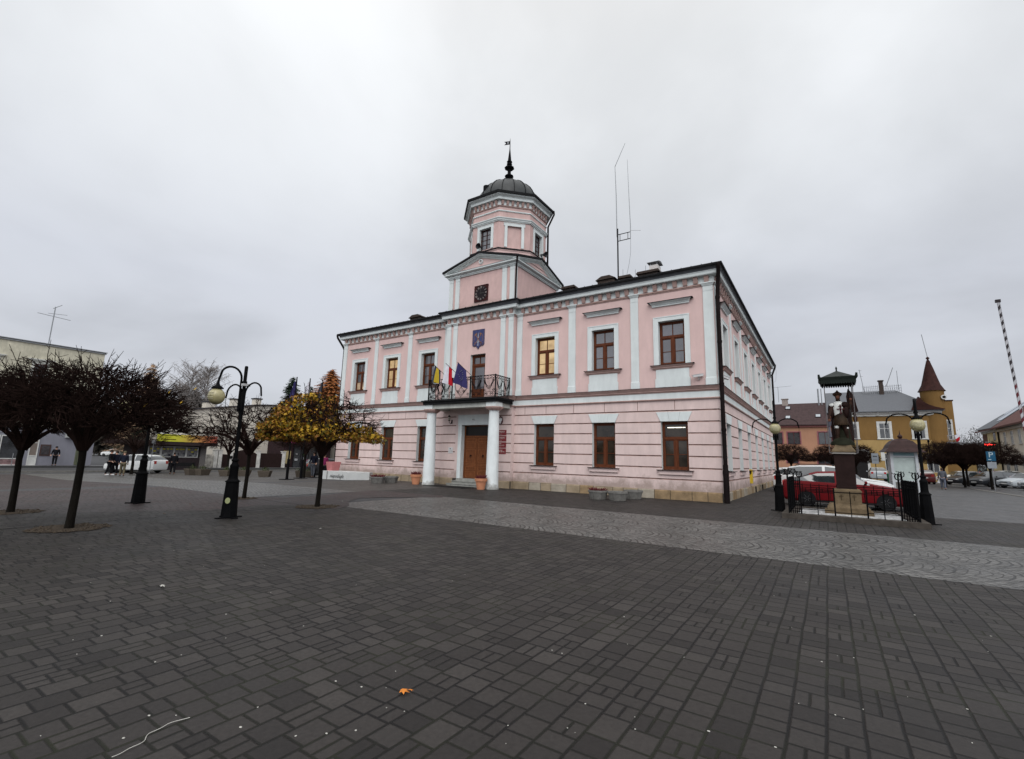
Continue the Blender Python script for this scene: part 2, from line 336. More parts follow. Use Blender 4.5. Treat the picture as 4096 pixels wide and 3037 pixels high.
# the cloud is thinner, hence brighter, on the sun's side behind the viewer
dt=N(nt,'ShaderNodeVectorMath',operation='DOT_PRODUCT'); L(nt,tc.outputs['Generated'],dt.inputs[0]); dt.inputs[1].default_value=(math.sin(SUN_ROT)*math.cos(SUN_EL),math.cos(SUN_ROT)*math.cos(SUN_EL),math.sin(SUN_EL))
m2=N(nt,'ShaderNodeMapRange',interpolation_type='SMOOTHSTEP',inp={1:.1,2:1.0,3:1.0,4:2.1}); L(nt,dt.outputs['Value'],m2.inputs[0])
k=math_(nt,'MULTIPLY',mr.outputs[0],m2.outputs[0])
vm=N(nt,'ShaderNodeVectorMath',operation='SCALE'); L(nt,gr.outputs['Color'],vm.inputs[0]); L(nt,k,vm.inputs['Scale'])
bg2=N(nt,'ShaderNodeBackground',inp={1:1.0}); L(nt,vm.outputs[0],bg2.inputs[0])
mx=N(nt,'ShaderNodeMixShader',inp={0:.93}); L(nt,bg.outputs[0],mx.inputs[1]); L(nt,bg2.outputs[0],mx.inputs[2]); L(nt,mx.outputs[0],out.inputs[0])
sd=bpy.data.lights.new('sun','SUN'); sd.energy=.95; sd.angle=R(40); sd.color=(1,.97,.93)
so=bpy.data.objects.new('sun',sd); COL.objects.link(so)
d=Vector((math.sin(SUN_ROT)*math.cos(SUN_EL),math.cos(SUN_ROT)*math.cos(SUN_EL),math.sin(SUN_EL))); so.rotation_euler=d.to_track_quat('Z','Y').to_euler()
SC.view_settings.view_transform='Standard'; SC.view_settings.look='None'; SC.view_settings.gamma=1; SC.view_settings.exposure=0.0
SC.cycles.max_bounces=5; SC.cycles.diffuse_bounces=3; SC.cycles.glossy_bounces=3; SC.cycles.sample_clamp_indirect=4
try: SC.cycles.use_denoising=True
except Exception: pass

# ---------------------------------------------------------------- ground
def sheet(name,x0,x1,y0,y1,m,dz,step=3.0,poly=None,kind='structure'):
    b=B()
    if poly:
        b.poly([(x,y,zg(x,y)+dz) for x,y in poly])
    else:
        nx=max(1,int(abs(x1-x0)/step)); 
        xs=[x0+(x1-x0)*i/nx for i in range(nx+1)]
        idx=[[b.V((x,y,zg(x,y)+dz)) for y in (y0,y1)] for x in xs]
        for i in range(nx): b.F((idx[i][0],idx[i+1][0],idx[i+1][1],idx[i][1]))
    o=b.obj(name,m); tag(o,kind=kind); return o
DARKP=pavers('dark_pavers',[(.017,.0148,.0140),(.025,.0218,.0205),(.031,.027,.025),(.0255,.0225,.0212),(.038,.0335,.031),(.021,.0183,.0172)],row=.20,length=.19,joint=.0140,jcol=(.0035,.003,.0028),rand=.95,rough=.62,moss=.5,patch=.55)
REDP=pavers('reddish_pavers',[(.034,.024,.024),(.050,.034,.033),(.042,.032,.032),(.045,.036,.036)],row=.215,length=.19,joint=.013,rand=.9,rough=.6,moss=.2,patch=.6)
SETTS=pavers('granite_fan_setts',[(.075,.072,.069),(.11,.106,.101),(.145,.14,.133),(.092,.09,.087)],row=.135,length=.13,joint=.026,jcol=(.018,.018,.016),fan=1.42,rand=.6,rough=.42,bump=.8,patch=.7)
GREYP=pavers('grey_pavers',[(.052,.052,.053),(.068,.067,.068),(.084,.082,.082)],row=.2,length=.2,joint=.012,jcol=(.035,.035,.035),rand=.6,rough=.5,bump=.4)
WALKP=pavers('brown_grey_pavers',[(.045,.041,.037),(.058,.052,.047),(.07,.063,.057)],row=.2,length=.2,joint=.012,jcol=(.02,.02,.018),rand=.6,rough=.55)
ASPH=mat('asphalt',(.05,.05,.052),.6,var=.25,scale=4,bump=.3,bscale=80)
b=B(); xs=[-900,-300,-120,-60,-45]+[-40+i for i in range(24)]+[-10,10,60,300,900]
idx=[[b.V((x,y,zg(x,0)-.006)) for y in (-900,-30,60,900)] for x in xs]
for i in range(len(xs)-1):
    for j in range(3): b.F((idx[i][j],idx[i+1][j],idx[i+1][j+1],idx[i][j+1]))
tag(b.obj('ground',ASPH),kind='structure')
sheet('plaza_pavement',-9.6,60,-60,-12.0,DARKP,.0,step=5)
sheet('plaza_pavement_west',-42,-9.6,-60,-12.5,REDP,.0)
# ragged change from red to dark blocks near the trees
sheet('dark_paving_apron',0,0,0,0,DARKP,.004,poly=[(-9.7,-12.2),(-10.6,-13.6),(-10.3,-15.2),(-11.4,-17.0),(-13.2,-19.5),(-17,-24),(-17,-60),(-9.55,-60),(-9.55,-12.1)])
sheet('path',-9.6,60,-12.0,-6.9,SETTS,.002,step=5)
sheet('path_west',-42,-13.2,-12.5,-7.9,SETTS,.002)
sheet('red_paving_band',0,0,0,0,REDP,.006,poly=[(-13.25,-12.6),(-8.3,-12.6),(-8.7,-11.8),(-9.9,-10.9),(-10.7,-9.8),(-10.2,-8.6),(-9.0,-7.2),(-9.4,-6.5),(-13.4,-6.9),(-13.1,-8.2),(-12.5,-10.3),(-12.6,-11.5)])
sheet('forecourt_pavement',-13.2,60,-6.9,-.02,DARKP,.0)
sheet('forecourt_pavement_west',-42,-13.2,-7.9,-.02,WALKP,.0)
sheet('side_pavement',.02,6.3,-.02,27,DARKP,.0,step=3)
sheet('car_park_pavement',6.3,60,-.02,58,GREYP,.0,step=10)
sheet('north_square_pavement',-60,6.3,27,58,GREYP,.0,step=10)
sheet('west_pavement',-42,-25.7,-.02,27,WALKP,.0)
# kerb and footway in front of the western shops
b=B()
for x0,x1 in ((-44.6,-44.4),): b.box(x0,x1,-60,30,-.37,-.24)
tag(b.obj('kerb',CONC),kind='structure')
b=B(); b.box(-58.5,-55.4,-60,-3,-.37,-.24); b.box(-50.6,-47.6,-3,30,-.37,-.22); tag(b.obj('footway',GREYP),kind='structure')
# pale worn granite edge along the car park
b=B(); b.box(13.9,14.2,20,44,-.02,.03); tag(b.obj('car_park_kerb',CONC),kind='structure')

# fallen things on the blocks
random.seed(4)
def leafpts(s,rz,up=.0):
    a=[0,.09,.16,.24,.31,.38,.5,.62,.69,.76,.84,.91]; rr=[1,.45,.85,.4,.62,.3,.28,.3,.62,.4,.85,.45]
    return [(s*r_*math.cos(2*PI*t+rz),s*r_*math.sin(2*PI*t+rz),up*s*(1-r_)) for t,r_ in zip(a,rr)]
LEAFO=mat('orange_leaf',(.50,.17,.03),.7,var=.3,scale=40)
b=B(); b.poly([(x,y,.012+z*.6) for x,y,z in leafpts(.055,.4,.5)]); b.poly([(x+.05,y+.02,.02+z) for x,y,z in leafpts(.03,1.9,.6)])
o=b.obj('fallen_leaf',LEAFO,loc=at(1610,2775)); tag(o,'crumpled orange maple leaf lying on the dark paving in the foreground','leaf')
WHT=mat('white_scrap',(.38,.37,.34),.8)
b=B(); P0=Vector(at(440,3035)); P1=Vector(at(735,2875)); pts=[]
for i in range(26):
    t=i/25; p=P0.lerp(P1,t); off=.022*math.sin(7*t)+.008*math.sin(19*t+1)+.05*max(0,t-.8)
    pts.append((p.x+off,p.y+off*.6,.008))
b.tube(pts,.0022,4); tag(b.obj('white_string',WHT),'thin white string lying in a wavy line on the paving','string')
b=B()
for i in range(70):
    u=random.uniform(150,4000); v=2120+880*random.random()**.8; x,y,z=at(u,v); r=random.uniform(.003,.008)
    if y>-12.2: continue
    b.lathe([(r,0),(r*.9,.002),(0,.004)],(x,y,.001),6,sx=random.uniform(.6,1.6))
tag(b.obj('paper_litter',WHT),kind='stuff')
DLEAF=mat('brown_leaf',(.10,.05,.02),.8)
for i,(u,v,lab) in enumerate(((760,2020,'dark crumpled leaf left of the near lamp base'),(655,2058,'small brown leaf on red paving between lamps'),(1208,2092,'pale scrap lying right of the near lamp base'),(1283,2118,'pale leaf lying below the yellow maple'),(1370,2007,'small pale leaf lying right of the yellow maple foot'),(648,2350,'pale bird feather lying on dark paving'))):
    b=B(); b.poly([(x,y,.01+z) for x,y,z in leafpts(.06 if i<2 else .045,i*1.3,.6)])
    tag(b.obj('fallen_leaf',DLEAF if i<2 else WHT,loc=at(u,v)),lab,'leaf','litter on the paving')
# ================================================================ the town hall
HALL=thing('town_hall','pink two storey town hall with white pilasters and a domed octagonal tower','town hall')
W_,D_=25.65,24.7
XR,XL,RY=-10.41,-15.33,-.3
FRr=Fr((0,0),(1,0),(0,-1)); FRc=Fr((0,RY),(1,0),(0,-1)); FS=Fr((0,0),(0,1),(1,0)); FB=Fr((0,D_),(-1,0),(0,1)); FW_=Fr((-W_,D_),(0,-1),(-1,0))
OUT=[(-W_,0),(XL,0),(XL,RY),(XR,RY),(XR,0),(0,0),(0,D_),(-W_,D_)]
gz=[.40]; 
def course():
    """rusticated lower storey: blocks at 0, grooves set back"""
    pr=[(0,.39)]
    for k in range(7):
        z=.86+k*.505+.0
        pr+=[(0,z-.03),(-.035,z-.012),(-.035,z+.012),(0,z+.03)]
    pr+=[(0,4.37)]
    return pr
LOW=course(); UPP=[(0,4.95),(0,9.52)]
wl=[-1.9,-5.25,-8.56,-17.1,-20.42,-23.7]; HW=.59
sidey=[2.22+3.4*i for i in range(7)]
# walls --------------------------------------------------------
bl,bu=B(),B()
for fr,u0,u1,cs in ((FRr,XR,0,[c for c in wl if c>-10]),(FRr,-W_,XL,[c for c in wl if c<-16]),(FS,0,D_,sidey)):
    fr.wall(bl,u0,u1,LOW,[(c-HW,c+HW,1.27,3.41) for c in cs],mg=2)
    fr.wall(bu,u0,u1,UPP,[(c-HW,c+HW,6.0,8.08) for c in cs])
for fr,u1 in ((FB,W_),(FW_,D_)):
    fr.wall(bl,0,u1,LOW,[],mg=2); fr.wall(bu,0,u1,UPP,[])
# projecting middle bay: grooves stop short of the smooth door surround
DC=-12.87
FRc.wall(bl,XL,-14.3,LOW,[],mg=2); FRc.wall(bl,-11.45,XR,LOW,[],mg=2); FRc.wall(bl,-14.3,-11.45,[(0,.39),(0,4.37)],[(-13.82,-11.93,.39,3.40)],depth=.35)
FRc.wall(bu,XL,XR,UPP,[(-13.42,-12.33,4.95,7.52)])
for x in (XL,XR):
    s=-1 if x==XL else 1
    bl.box(min(x,x),x+1e-4*s,RY,0,.39,4.37); bu.box(x,x+1e-4*s,RY,0,4.95,9.52)
bl.mi=0
bl.obj('lower_wall',[PINKL,WHITE,mat('groove_shade',(.27,.175,.15),.95,var=.4)],HALL); bu.obj('upper_wall',[PINK,WHITE],HALL)  # recessed groove faces get a darker colour for the shade inside them
# vertical joints in the top course
b=B()
for x in (-24.9,-21.95,-20.4-.0,-18.8,-17.1,-9.75,-8.45,-6.85,-5.2,-3.55,-1.85): b=B(); b.box(x-.012,x+.012,-.004,.03,3.93,4.36); b.obj('vertical_joint',mat('joint_shadow',(.22,.13,.11),.9),HALL)  # thin dark strips paint the joints' shadow onto the wall face
# plinth of separate stones --------------------------------------
b=B(); random.seed(2)
def plinth(fr,u0,u1):
    u=u0
    while u<u1-.05:
        wd=min(random.uniform(.5,1.05),u1-u); 
        if u1-u-wd<.3: wd=u1-u
        o=random.uniform(.05,.075); b.mi=random.choice((0,0,1,2)); fr.ext(b,u+.014,u+wd-.014,[(-.1,-.6),(o+.012,-.6),(o,.34),(o-.02,.385+random.uniform(-.01,.012)),(-.1,.39)]); u+=wd
plinth(FRr,XR,0); plinth(FRr,-W_,XL); plinth(FRc,XL-.02,-14.35); plinth(FRc,-11.4,XR+.02); plinth(FS,0,D_); plinth(FW_,0,D_); plinth(FB,0,W_)
b.box(XR,XR+.06,RY,0,-.5,.385); b.box(XL-.06,XL,RY,0,-.5,.385)
b.obj('plinth',[STONE,STONE2,STONE3],HALL)
b=B(); b.sweep(OUT,[(.0,-.6),(.045,-.6),(.045,.37),(0,.372)]); b.obj('plinth_mortar',mat('mortar',(.06,.052,.045),.95,var=.3),HALL)
# belt course ----------------------------------------------------
b=B()
b.sweep(OUT,[(0,4.35),(.07,4.36),(.09,4.40),(.06,4.425),(.035,4.43)],mi=0)
b.sweep(OUT,[(.035,4.43),(.035,4.70)],mi=1)
b.sweep(OUT,[(.035,4.70),(.06,4.71),(.06,4.745),(.105,4.76),(.105,4.80),(.12,4.81),(.17,4.88),(.19,4.895),(.19,4.925)],mi=0)
b.sweep(OUT,[(.19,4.925),(.215,4.925),(.215,4.94),(0,4.965)],mi=2)
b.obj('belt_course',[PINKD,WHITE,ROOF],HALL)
# main cornice ----------------------------------------------------
b=B()
b.sweep(OUT,[(0,9.46),(.03,9.465),(.03,9.50),(.065,9.52),(.065,9.56),(.02,9.575),(.02,9.60)],mi=0)
b.sweep(OUT,[(.02,9.60),(.02,9.90),(.25,9.905),(.25,9.93),(.265,9.93),(.265,10.05),(.285,10.06),(.285,10.085)],mi=1)
b.sweep(OUT,[(.285,10.085),(.29,10.13),(.33,10.2),(.39,10.255)],mi=2)
def dentils(fr,u0,u1,b=b,z0=9.615,z1=9.865,step=.46,wd=.20,dp=.15,mi=0):
    n=max(1,int(round((u1-u0)/step))); st=(u1-u0)/n
    for i in range(n):
        u=u0+st*(i+.5)
        A=[fr.p(u-wd*.46,.02,z0),fr.p(u+wd*.46,.02,z0),fr.p(u+wd*.46,dp*.5,z0),fr.p(u-wd*.46,dp*.5,z0)]
        C=[fr.p(u-wd*.5,.02,z1),fr.p(u+wd*.5,.02,z1),fr.p(u+wd*.5,dp,z1),fr.p(u-wd*.5,dp,z1)]
        a=[b.V(p) for p in A]; c=[b.V(p) for p in C]
        for k in range(4): b.F((a[k],a[(k+1)%4],c[(k+1)%4],c[k]),mi)
        b.F(a,mi); b.F(c[::-1],mi); fr.box(b,u-wd*.5,u+wd*.5,.02,dp,z1,z1+.03,mi)
dentils(FRr,XR+.2,-.05); dentils(FRr,-W_+.05,XL-.2); dentils(FRc,XL-.05,XR+.05); dentils(FS,.05,D_-.05)
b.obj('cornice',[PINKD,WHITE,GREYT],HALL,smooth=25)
# pilasters -------------------------------------------------------
def pilaster(fr,u0,u1,z0=4.965,z1=9.46,cap=.24,base=.33,o=.05,name='pilaster',parent=HALL,wide=.02):
    b=B()
    fr.box(b,u0-wide,u1+wide,0,o+.025,z0,z0+base-.05); fr.ext(b,u0-wide*.5,u1+wide*.5,[(0,z0+base-.05),(o+.02,z0+base-.05),(o+.02,z0+base-.02),(o,z0+base),(0,z0+base)])
    fr.box(b,u0,u1,0,o,z0+base,z1-cap-.02); fr.box(b,u0+.012,u1-.012,0,o-.012,z1-cap-.02,z1-cap+.0); fr.box(b,u0,u1,0,o,z1-cap,z1-.0)
    if cap:
        fr.box(b,u0-.03,u1+.03,0,o+.03,z1,z1+.045); fr.box(b,u0-.055,u1+.055,0,o+.055,z1+.045,z1+.09); fr.box(b,u0-.085,u1+.085,0,o+.085,z1+.09,z1+.14)
    return b.obj(name,WHITE,parent)
for a,c in ((-.46,-.03),(-3.81,-3.43),(-7.15,-6.75),(-10.36,-10.02),(-15.72,-15.38),(-18.93,-18.58),(-22.2,-21.87),(-25.62,-25.22)): pilaster(FRr,a,c)
for a,c in ((-15.31,-14.99),(-14.80,-14.48),(-11.29,-10.97),(-10.75,-10.43)): pilaster(FRc,a,c)
pilaster(FS,.03,.42)
for i in range(6): y=sidey[i]+1.7; pilaster(FS,y-.19,y+.19)
pilaster(FS,D_-.45,D_-.03)
# windows ---------------------------------------------------------
def window(fr,c,z0,z1,hw,kind,glass,depth=.21,wood=WOOD,name='window'):
    b=B(); o1=-depth; o0=o1-.07; w=hw-.002
    def bar(u0,u1,za,zb,p=0): fr.box(b,u0,u1,o0,o1+p,za,zb)
    h=z1-z0; bar(c-w,c-w+.075,z0+.002,z1-.002); bar(c+w-.075,c+w,z0+.002,z1-.002); bar(c-w+.075,c+w-.075,z1-.08,z1-.002); bar(c-w+.075,c+w-.075,z0+.002,z0+.09)
    zt=z0+h*.64; bar(c-w+.075,c+w-.075,zt-.035,zt+.045,.018)
    bar(c-.06,c+.06,z0+.09,zt-.035,.012)
    for s in (-1,1):     # casement stiles and rails
        a,e=(c-w+.075,c-.06) if s<0 else (c+.06,c+w-.075)
        bar(a,a+.045,z0+.09,zt-.035,-.014); bar(e-.045,e,z0+.09,zt-.035,-.014); bar(a+.045,e-.045,z0+.09,z0+.145,-.014); bar(a+.045,e-.045,zt-.085,zt-.035,-.014)
        if kind in ('up','low'): zm=z0+.09+(zt-z0-.12)*.47; bar(a+.045,e-.045,zm-.014,zm+.014,-.02)
    bar(c-w+.075,c+w-.075,z1-.13,z1-.08,-.014); bar(c-w+.075,c+w-.075,zt+.045,zt+.095,-.014); bar(c-w+.075,c-w+.12,zt+.095,z1-.13,-.014); bar(c+w-.12,c+w-.075,zt+.095,z1-.13,-.014)
    if kind=='up': bar(c-.018,c+.018,zt+.095,z1-.13,-.018)
    f=b.obj(name,wood,HALL)
    g=B(); p=fr; oo=o1-.045
    g.poly([p.p(c-w+.05,oo,z0+.06),p.p(c+w-.05,oo,z0+.06),p.p(c+w-.05,oo,z1-.06),p.p(c-w+.05,oo,z1-.06)]); g.obj('pane',glass,f)
    if kind=='up':
        s=B(); fr.ext(s,c-.86,c+.86,[(0,5.80),(.05,5.80),(.05,5.83),(.09,5.85),(.09,5.885),(.13,5.93),(.15,5.945),(.15,5.975),(0,5.985)],0,mitre=.35)
        fr.ext(s,c-.98,c+.98,[(-.0,5.975),(.175,5.975),(.175,5.99),(-.0,6.005)],1); fr.box(s,c-hw,c+hw,-.17,0,5.985,6.0,1); s.obj('sill',[PINKD,ROOF],f)
        s=B()
        for q in ((c-.80,c-hw,6.005,8.08),(c+hw,c+.80,6.005,8.08),(c-.80,c+.80,8.08,8.28)): fr.box(s,q[0],q[1],0,.045,q[2],q[3])
        for q in ((c-.82,c-.77,6.005,8.30),(c+.77,c+.82,6.005,8.30),(c-.77,c+.77,8.255,8.30)): fr.box(s,q[0],q[1],.0,.06,q[2],q[3])
        s.obj('surround',WHITE,f)
        s=B(); fr.ext(s,c-.80,c+.80,[(0,8.80),(.07,8.80),(.07,8.87),(.10,8.875),(.10,8.90),(.19,8.965),(.21,8.975),(.21,8.995),(0,9.0)],0,mitre=.75); fr.box(s,c-1.03,c+1.03,0,.25,8.998,9.015,1); s.obj('hood',[WHITE,ROOF],f)
        s=B(); fr.box(s,c-.74,c+.74,0,.035,5.36,5.79); fr.box(s,c-.78,c+.78,0,.045,4.965,5.36); s.obj('apron_panel',WHITE,f)
    if kind=='low':
        s=B(); fr.box(s,c-.79,c+.79,-.0,.16,1.235,1.262,1); fr.box(s,c-hw,c+hw,-.17,.0,1.25,1.27,1); fr.ext(s,c-.72,c+.72,[(0,1.05),(.075,1.055),(.085,1.07),(.085,1.235),(0,1.235)],0); s.obj('sill',[PINKL,mat('dark_sill_tile',(.03,.014,.012),.4)],f)
        s=B(); k=[(-.60,-.2),(-.2,.2),(.2,.60)]; t=[(-.79,-.27),(-.27,.27),(.27,.79)]
        for (a,e),(ta,te) in zip(k,t):
            a_,e_,ta_,te_=a+.004,e-.004,ta+.004,te-.004
            i=[s.V(fr.p(c+u,o,z)) for u,o,z in ((a_,.03,3.415),(e_,.03,3.415),(te_,.03,3.83),(ta_,.03,3.83),(a_,0,3.415),(e_,0,3.415),(te_,0,3.83),(ta_,0,3.83))]
            for q in ((0,1,2,3),(0,4,5,1),(1,5,6,2),(2,6,7,3),(3,7,4,0)): s.F([i[j] for j in q])
        s.obj('keystone',WHITE,f)
    return f
ug={-1.9:GLASS,-5.25:GLASS,-8.56:LIT,-17.1:GLASS,-20.42:LIT,-23.7:GLASS}
lowl={-1.87:'a paler lamp glow behind the top light'}
for c in wl:
    f=window(FRr,c,6.0,8.08,HW,'up',ug[c]); 
    if ug[c]==LIT: f['label']='brown window lit warm yellow from inside'
    f=window(FRr,c,1.27,3.41,HW,'low',GLASSD)
    if c==-1.9:
        f['label']='ground floor window with a fluorescent lamp glowing behind its top light'
        t=B(); t.box(c-.36,c-.03,.40,.44,3.02,3.05); t.box(c+.0,c+.28,.40,.44,3.04,3.07); t.box(c+.31,c+.42,.40,.44,3.05,3.08); 
        T_=B(); 
        for (a,e) in ((-.36,-.04),(-.015,.27),(.30,.36),(.37,.42)): T_.box(c+a,c+e,.2525,.2545,3.13,3.165)
        T_.obj('lamp_reflection_strip',TUBE,f)
# lit lower panes of the far upper window
f=[o for o in bpy.data.objects if o.name.startswith('window') and o.parent==HALL]
b=B(); c=-23.7; zt=6.0+2.08*.64; zm=6.09+(zt-6.12)*.47
for s in (-1,1):
    a,e=(c-.59+.12,c-.105) if s<0 else (c+.105,c+.59-.12)
    b.poly([(a,.252,6.14),(e,.252,6.14),(e,.252,zm-.02),(a,.252,zm-.02)])
for o in f:
    me=o.data; xs_=[v.co.x for v in me.vertices]; zs_=[v.co.z for v in me.vertices]
    if abs(sum(xs_)/len(xs_)-c)<.1 and min(zs_)>5: b.obj('lit_pane',LITD,o)
for c in sidey:
    window(FS,c,6.0,8.08,HW,'up',GLASS); window(FS,c,1.27,3.41,HW,'low',GLASSD)
# small details on the side wall: gas box, cellar vents
b=B(); FS.box(b,8.3,8.52,.0,.14,.55,1.32); b.obj('gas_pipe_cover',mat('yellow_paint',(.55,.38,.03),.5),HALL)
b=B(); FS.box(b,9.9,10.3,.07,.09,-.02,.33); FS.box(b,13.4,13.7,.07,.09,-.02,.33); b.obj('cellar_vent',BLACK,HALL)
# dark void behind balcony door etc is closed by the doors themselves
# balcony door
b=B(); c,w,z0,z1=-12.875,.545,4.95,7.52; o0=-.24;
def bar(u0,u1,za,zb,p=0,bb=b): FRc.box(bb,u0,u1,-.28,-.2+p,za,zb)
bar(c-w,c-w+.11,z0,z1); bar(c+w-.11,c+w,z0,z1); bar(c-w+.11,c+w-.11,z1-.1,z1); bar(c-w+.11,c+w-.11,6.86,6.98,.02); bar(c-.02,c+.02,6.98,7.42,-.02); bar(c-w+.11,c+w-.11,7.36,7.42,-.02)
bar(c-w+.11,c+w-.11,4.95,5.5,-.01); bar(c-w+.11,c-w+.19,5.5,6.86,-.01); bar(c+w-.19,c+w-.11,5.5,6.86,-.01); bar(c-w+.19,c+w-.19,6.78,6.86,-.01)
f=b.obj('balcony_door',WOOD,HALL); g=B(); g.poly([FRc.p(c-w+.1,-.25,5.4),FRc.p(c+w-.1,-.25,5.4),FRc.p(c+w-.1,-.25,7.45),FRc.p(c-w+.1,-.25,7.45)]); g.obj('pane',GLASS,f)
# ---- entrance --------------------------------------------------
b=B()
FRc.box(b,-14.02,-13.82,0,.05,.39,3.40); FRc.box(b,-11.93,-11.73,0,.05,.39,3.40); FRc.box(b,-14.1,-11.65,0,.06,3.40,3.99)
FRc.box(b,-14.05,-13.99,.0,.075,.39,3.40); FRc.box(b,-11.76,-11.70,.0,.075,.39,3.40)
b.obj('door_surround',WHITE,HALL)
b=B(); b.mi=0
FRc.box(b,-13.82,-11.93,-.35,-.30,.39,3.40)
FRc.box(b,-13.82,-13.74,-.30,-.24,.39,3.40); FRc.box(b,-12.01,-11.93,-.30,-.24,.39,3.40); FRc.box(b,-13.74,-12.01,-.30,-.24,2.72,2.80); FRc.box(b,-13.74,-12.01,-.30,-.24,3.34,3.40)
d=b.obj('door',DOORW,HALL)
for s,(a,e) in enumerate(((-13.74,-12.88),(-12.87,-12.01))):
    q=B(); FRc.box(q,a,e,-.30,-.27,.40,2.72)
    for za,zb in ((.46,.80),(.86,1.06),(1.12,1.22),(1.30,2.02),(2.10,2.40),(2.46,2.64)):
        for (uu0,uu1,z_0,z_1) in ((a+.09,e-.09,za,za+.025),(a+.09,e-.09,zb-.025,zb),(a+.09,a+.115,za+.025,zb-.025),(e-.115,e-.09,za+.025,zb-.025)): FRc.box(q,uu0,uu1,-.27,-.245,z_0,z_1,1)
        FRc.box(q,a+.15,e-.15,-.27,-.258,za+.05,zb-.05) if zb-za>.15 else None
    leaf=q.obj('door_leaf',[DOORW,mat('door_wood_worn',(.23,.085,.034),.5,var=.3)],d)
    k=B(); k.T=Matrix.Translation(FRc.p((a+e)/2+(.12 if s==0 else -.12)*0,-.25,1.68))@Matrix.Rotation(PI/2,4,'X'); k.lathe([(.05,0),(.05,.012),(.02,.02),(.02,.03)],n=12)
    for j in range(16):
        t0,t1=2*PI*j/16,2*PI*(j+1)/16; k.tube([(.055*math.cos(t0),-.05+.055*math.sin(t0),.035),(.055*math.cos(t1),-.05+.055*math.sin(t1),.035)],.009,5)
    k.obj('door_knocker',BLACK,d)
g=B(); g.poly([FRc.p(-13.74,-.27,2.80),FRc.p(-12.01,-.27,2.80),FRc.p(-12.01,-.27,3.34),FRc.p(-13.74,-.27,3.34)]); g.obj('fanlight_pane',mat('fanlight_dark',(.012,.010,.009),.3,ior=1.25),d)
b=B(); b.box(-14.2,-11.75,-1.02,RY,0,.13); b.box(-14.05,-11.9,-.76,RY+.0,.13,.26); b.box(-13.95,-12.0,-.52,RY,.26,.385); b.box(-13.82,-11.93,RY,.05,.3,.392)
b.box(-14.23,-11.72,-1.06,-1.0,.10,.132); b.box(-14.08,-11.87,-.80,-.74,.23,.262)
b.obj('entrance_steps',SLAB,HALL)
# signs at the door ------------------------------------------------
RED=mat('dark_red_enamel',(.17,.006,.010),.3); LET=mat('pale_lettering',(.62,.55,.50),.6)
MX=Matrix(((1,0,0,0),(0,0,-1,0),(0,1,0,0),(0,0,0,1)))
def sign(fr,u0,u1,z0,z1,lines,m,ml=LET,o=.012,name='sign',th=.02,parent=HALL,off=.0):
    b=B(); fr.box(b,u0,u1,off,off+th,z0,z1,0); rot=Matrix((( fr.U.x,0,fr.N.x,0),(fr.U.y,0,fr.N.y,0),(0,1,0,0),(0,0,0,1)))
    for t,uu,z,s,*k in lines: b.text(t,Matrix.Translation(fr.p(uu,off+th+.002,z))@rot,s,1,*k)
    return b.obj(name,[m,ml],parent)
def marks(b,fr,o,rows):        # writing too small to read in the photograph
    random.seed(7)
    for z,u0,u1,h in rows:
        u=u0
        while u<u1:
            w=random.uniform(.02,.07); fr.box(b,u,min(u+w,u1),o,o+.003,z-h/2,z+h/2,1); u+=w+random.choice((.008,.012,.03))
for z,ls,mk in ((2.95,(('RADA MIEJSKA',.045,.105),),((-.08,-11.33,-11.02,.018),)),(2.62,(('URZĄD MIEJSKI',.045,.105),),((-.08,-11.36,-11.0,.018),)),(2.28,(('URZĄD',.075,.085),('STANU CYWILNEGO',-.02,.075)),((-.11,-11.3,-11.05,.015),)),(1.95,(),((.05,-11.5,-10.95,.035),(-.03,-11.56,-10.8,.035)))):
    o=sign(FRc,-11.62,-10.72,z-.145,z+.145,[(t,-11.17,z+dz,s) for t,dz,s in ls],RED)
    b=B(); marks(b,FRc,.020,[(z+a,u0,u1,h) for a,u0,u1,h in mk]); b.obj('small_lettering',[RED,LET],o)
# eagle emblem: red oval with white eagle
b=B(); b.T=Matrix.Translation(FRc.p(-11.13,0,3.62))@MX
b.lathe([(.17,0),(.17,.03),(.15,.035),(.0,.036)],n=24,sy=1.35,mi=0)
eagle=[(0,.15),(.035,.13),(.03,.09),(.07,.11),(.12,.14),(.125,.06),(.115,-.02),(.075,-.06),(.045,-.05),(.05,-.10),(.08,-.13),(.03,-.14),(.0,-.17)]
b.poly([(x,y,.042) for x,y in eagle]+[(-x,y,.042) for x,y in eagle[::-1][1:-1]],1); b.box(-.05,.05,-.195,-.175,.04,.044,1)
b.obj('eagle_emblem',[mat('dark_oval',(.06,.008,.01),.4),mat('silver_white',(.7,.7,.7),.4)],HALL)
o=sign(FRc,-14.78,-14.45,1.78,2.13,[],mat('white_plate',(.55,.55,.55),.5),mat('dark_letters',(.08,.08,.08),.6),name='notice_plate')
b=B(); marks(b,FRc,.020,[(2.04,-14.68,-14.60,.06),(1.95,-14.72,-14.52,.012),(1.90,-14.72,-14.50,.012),(1.85,-14.70,-14.52,.012)]); b.obj('small_lettering',[MATS['white_plate'],MATS['dark_letters']],o)
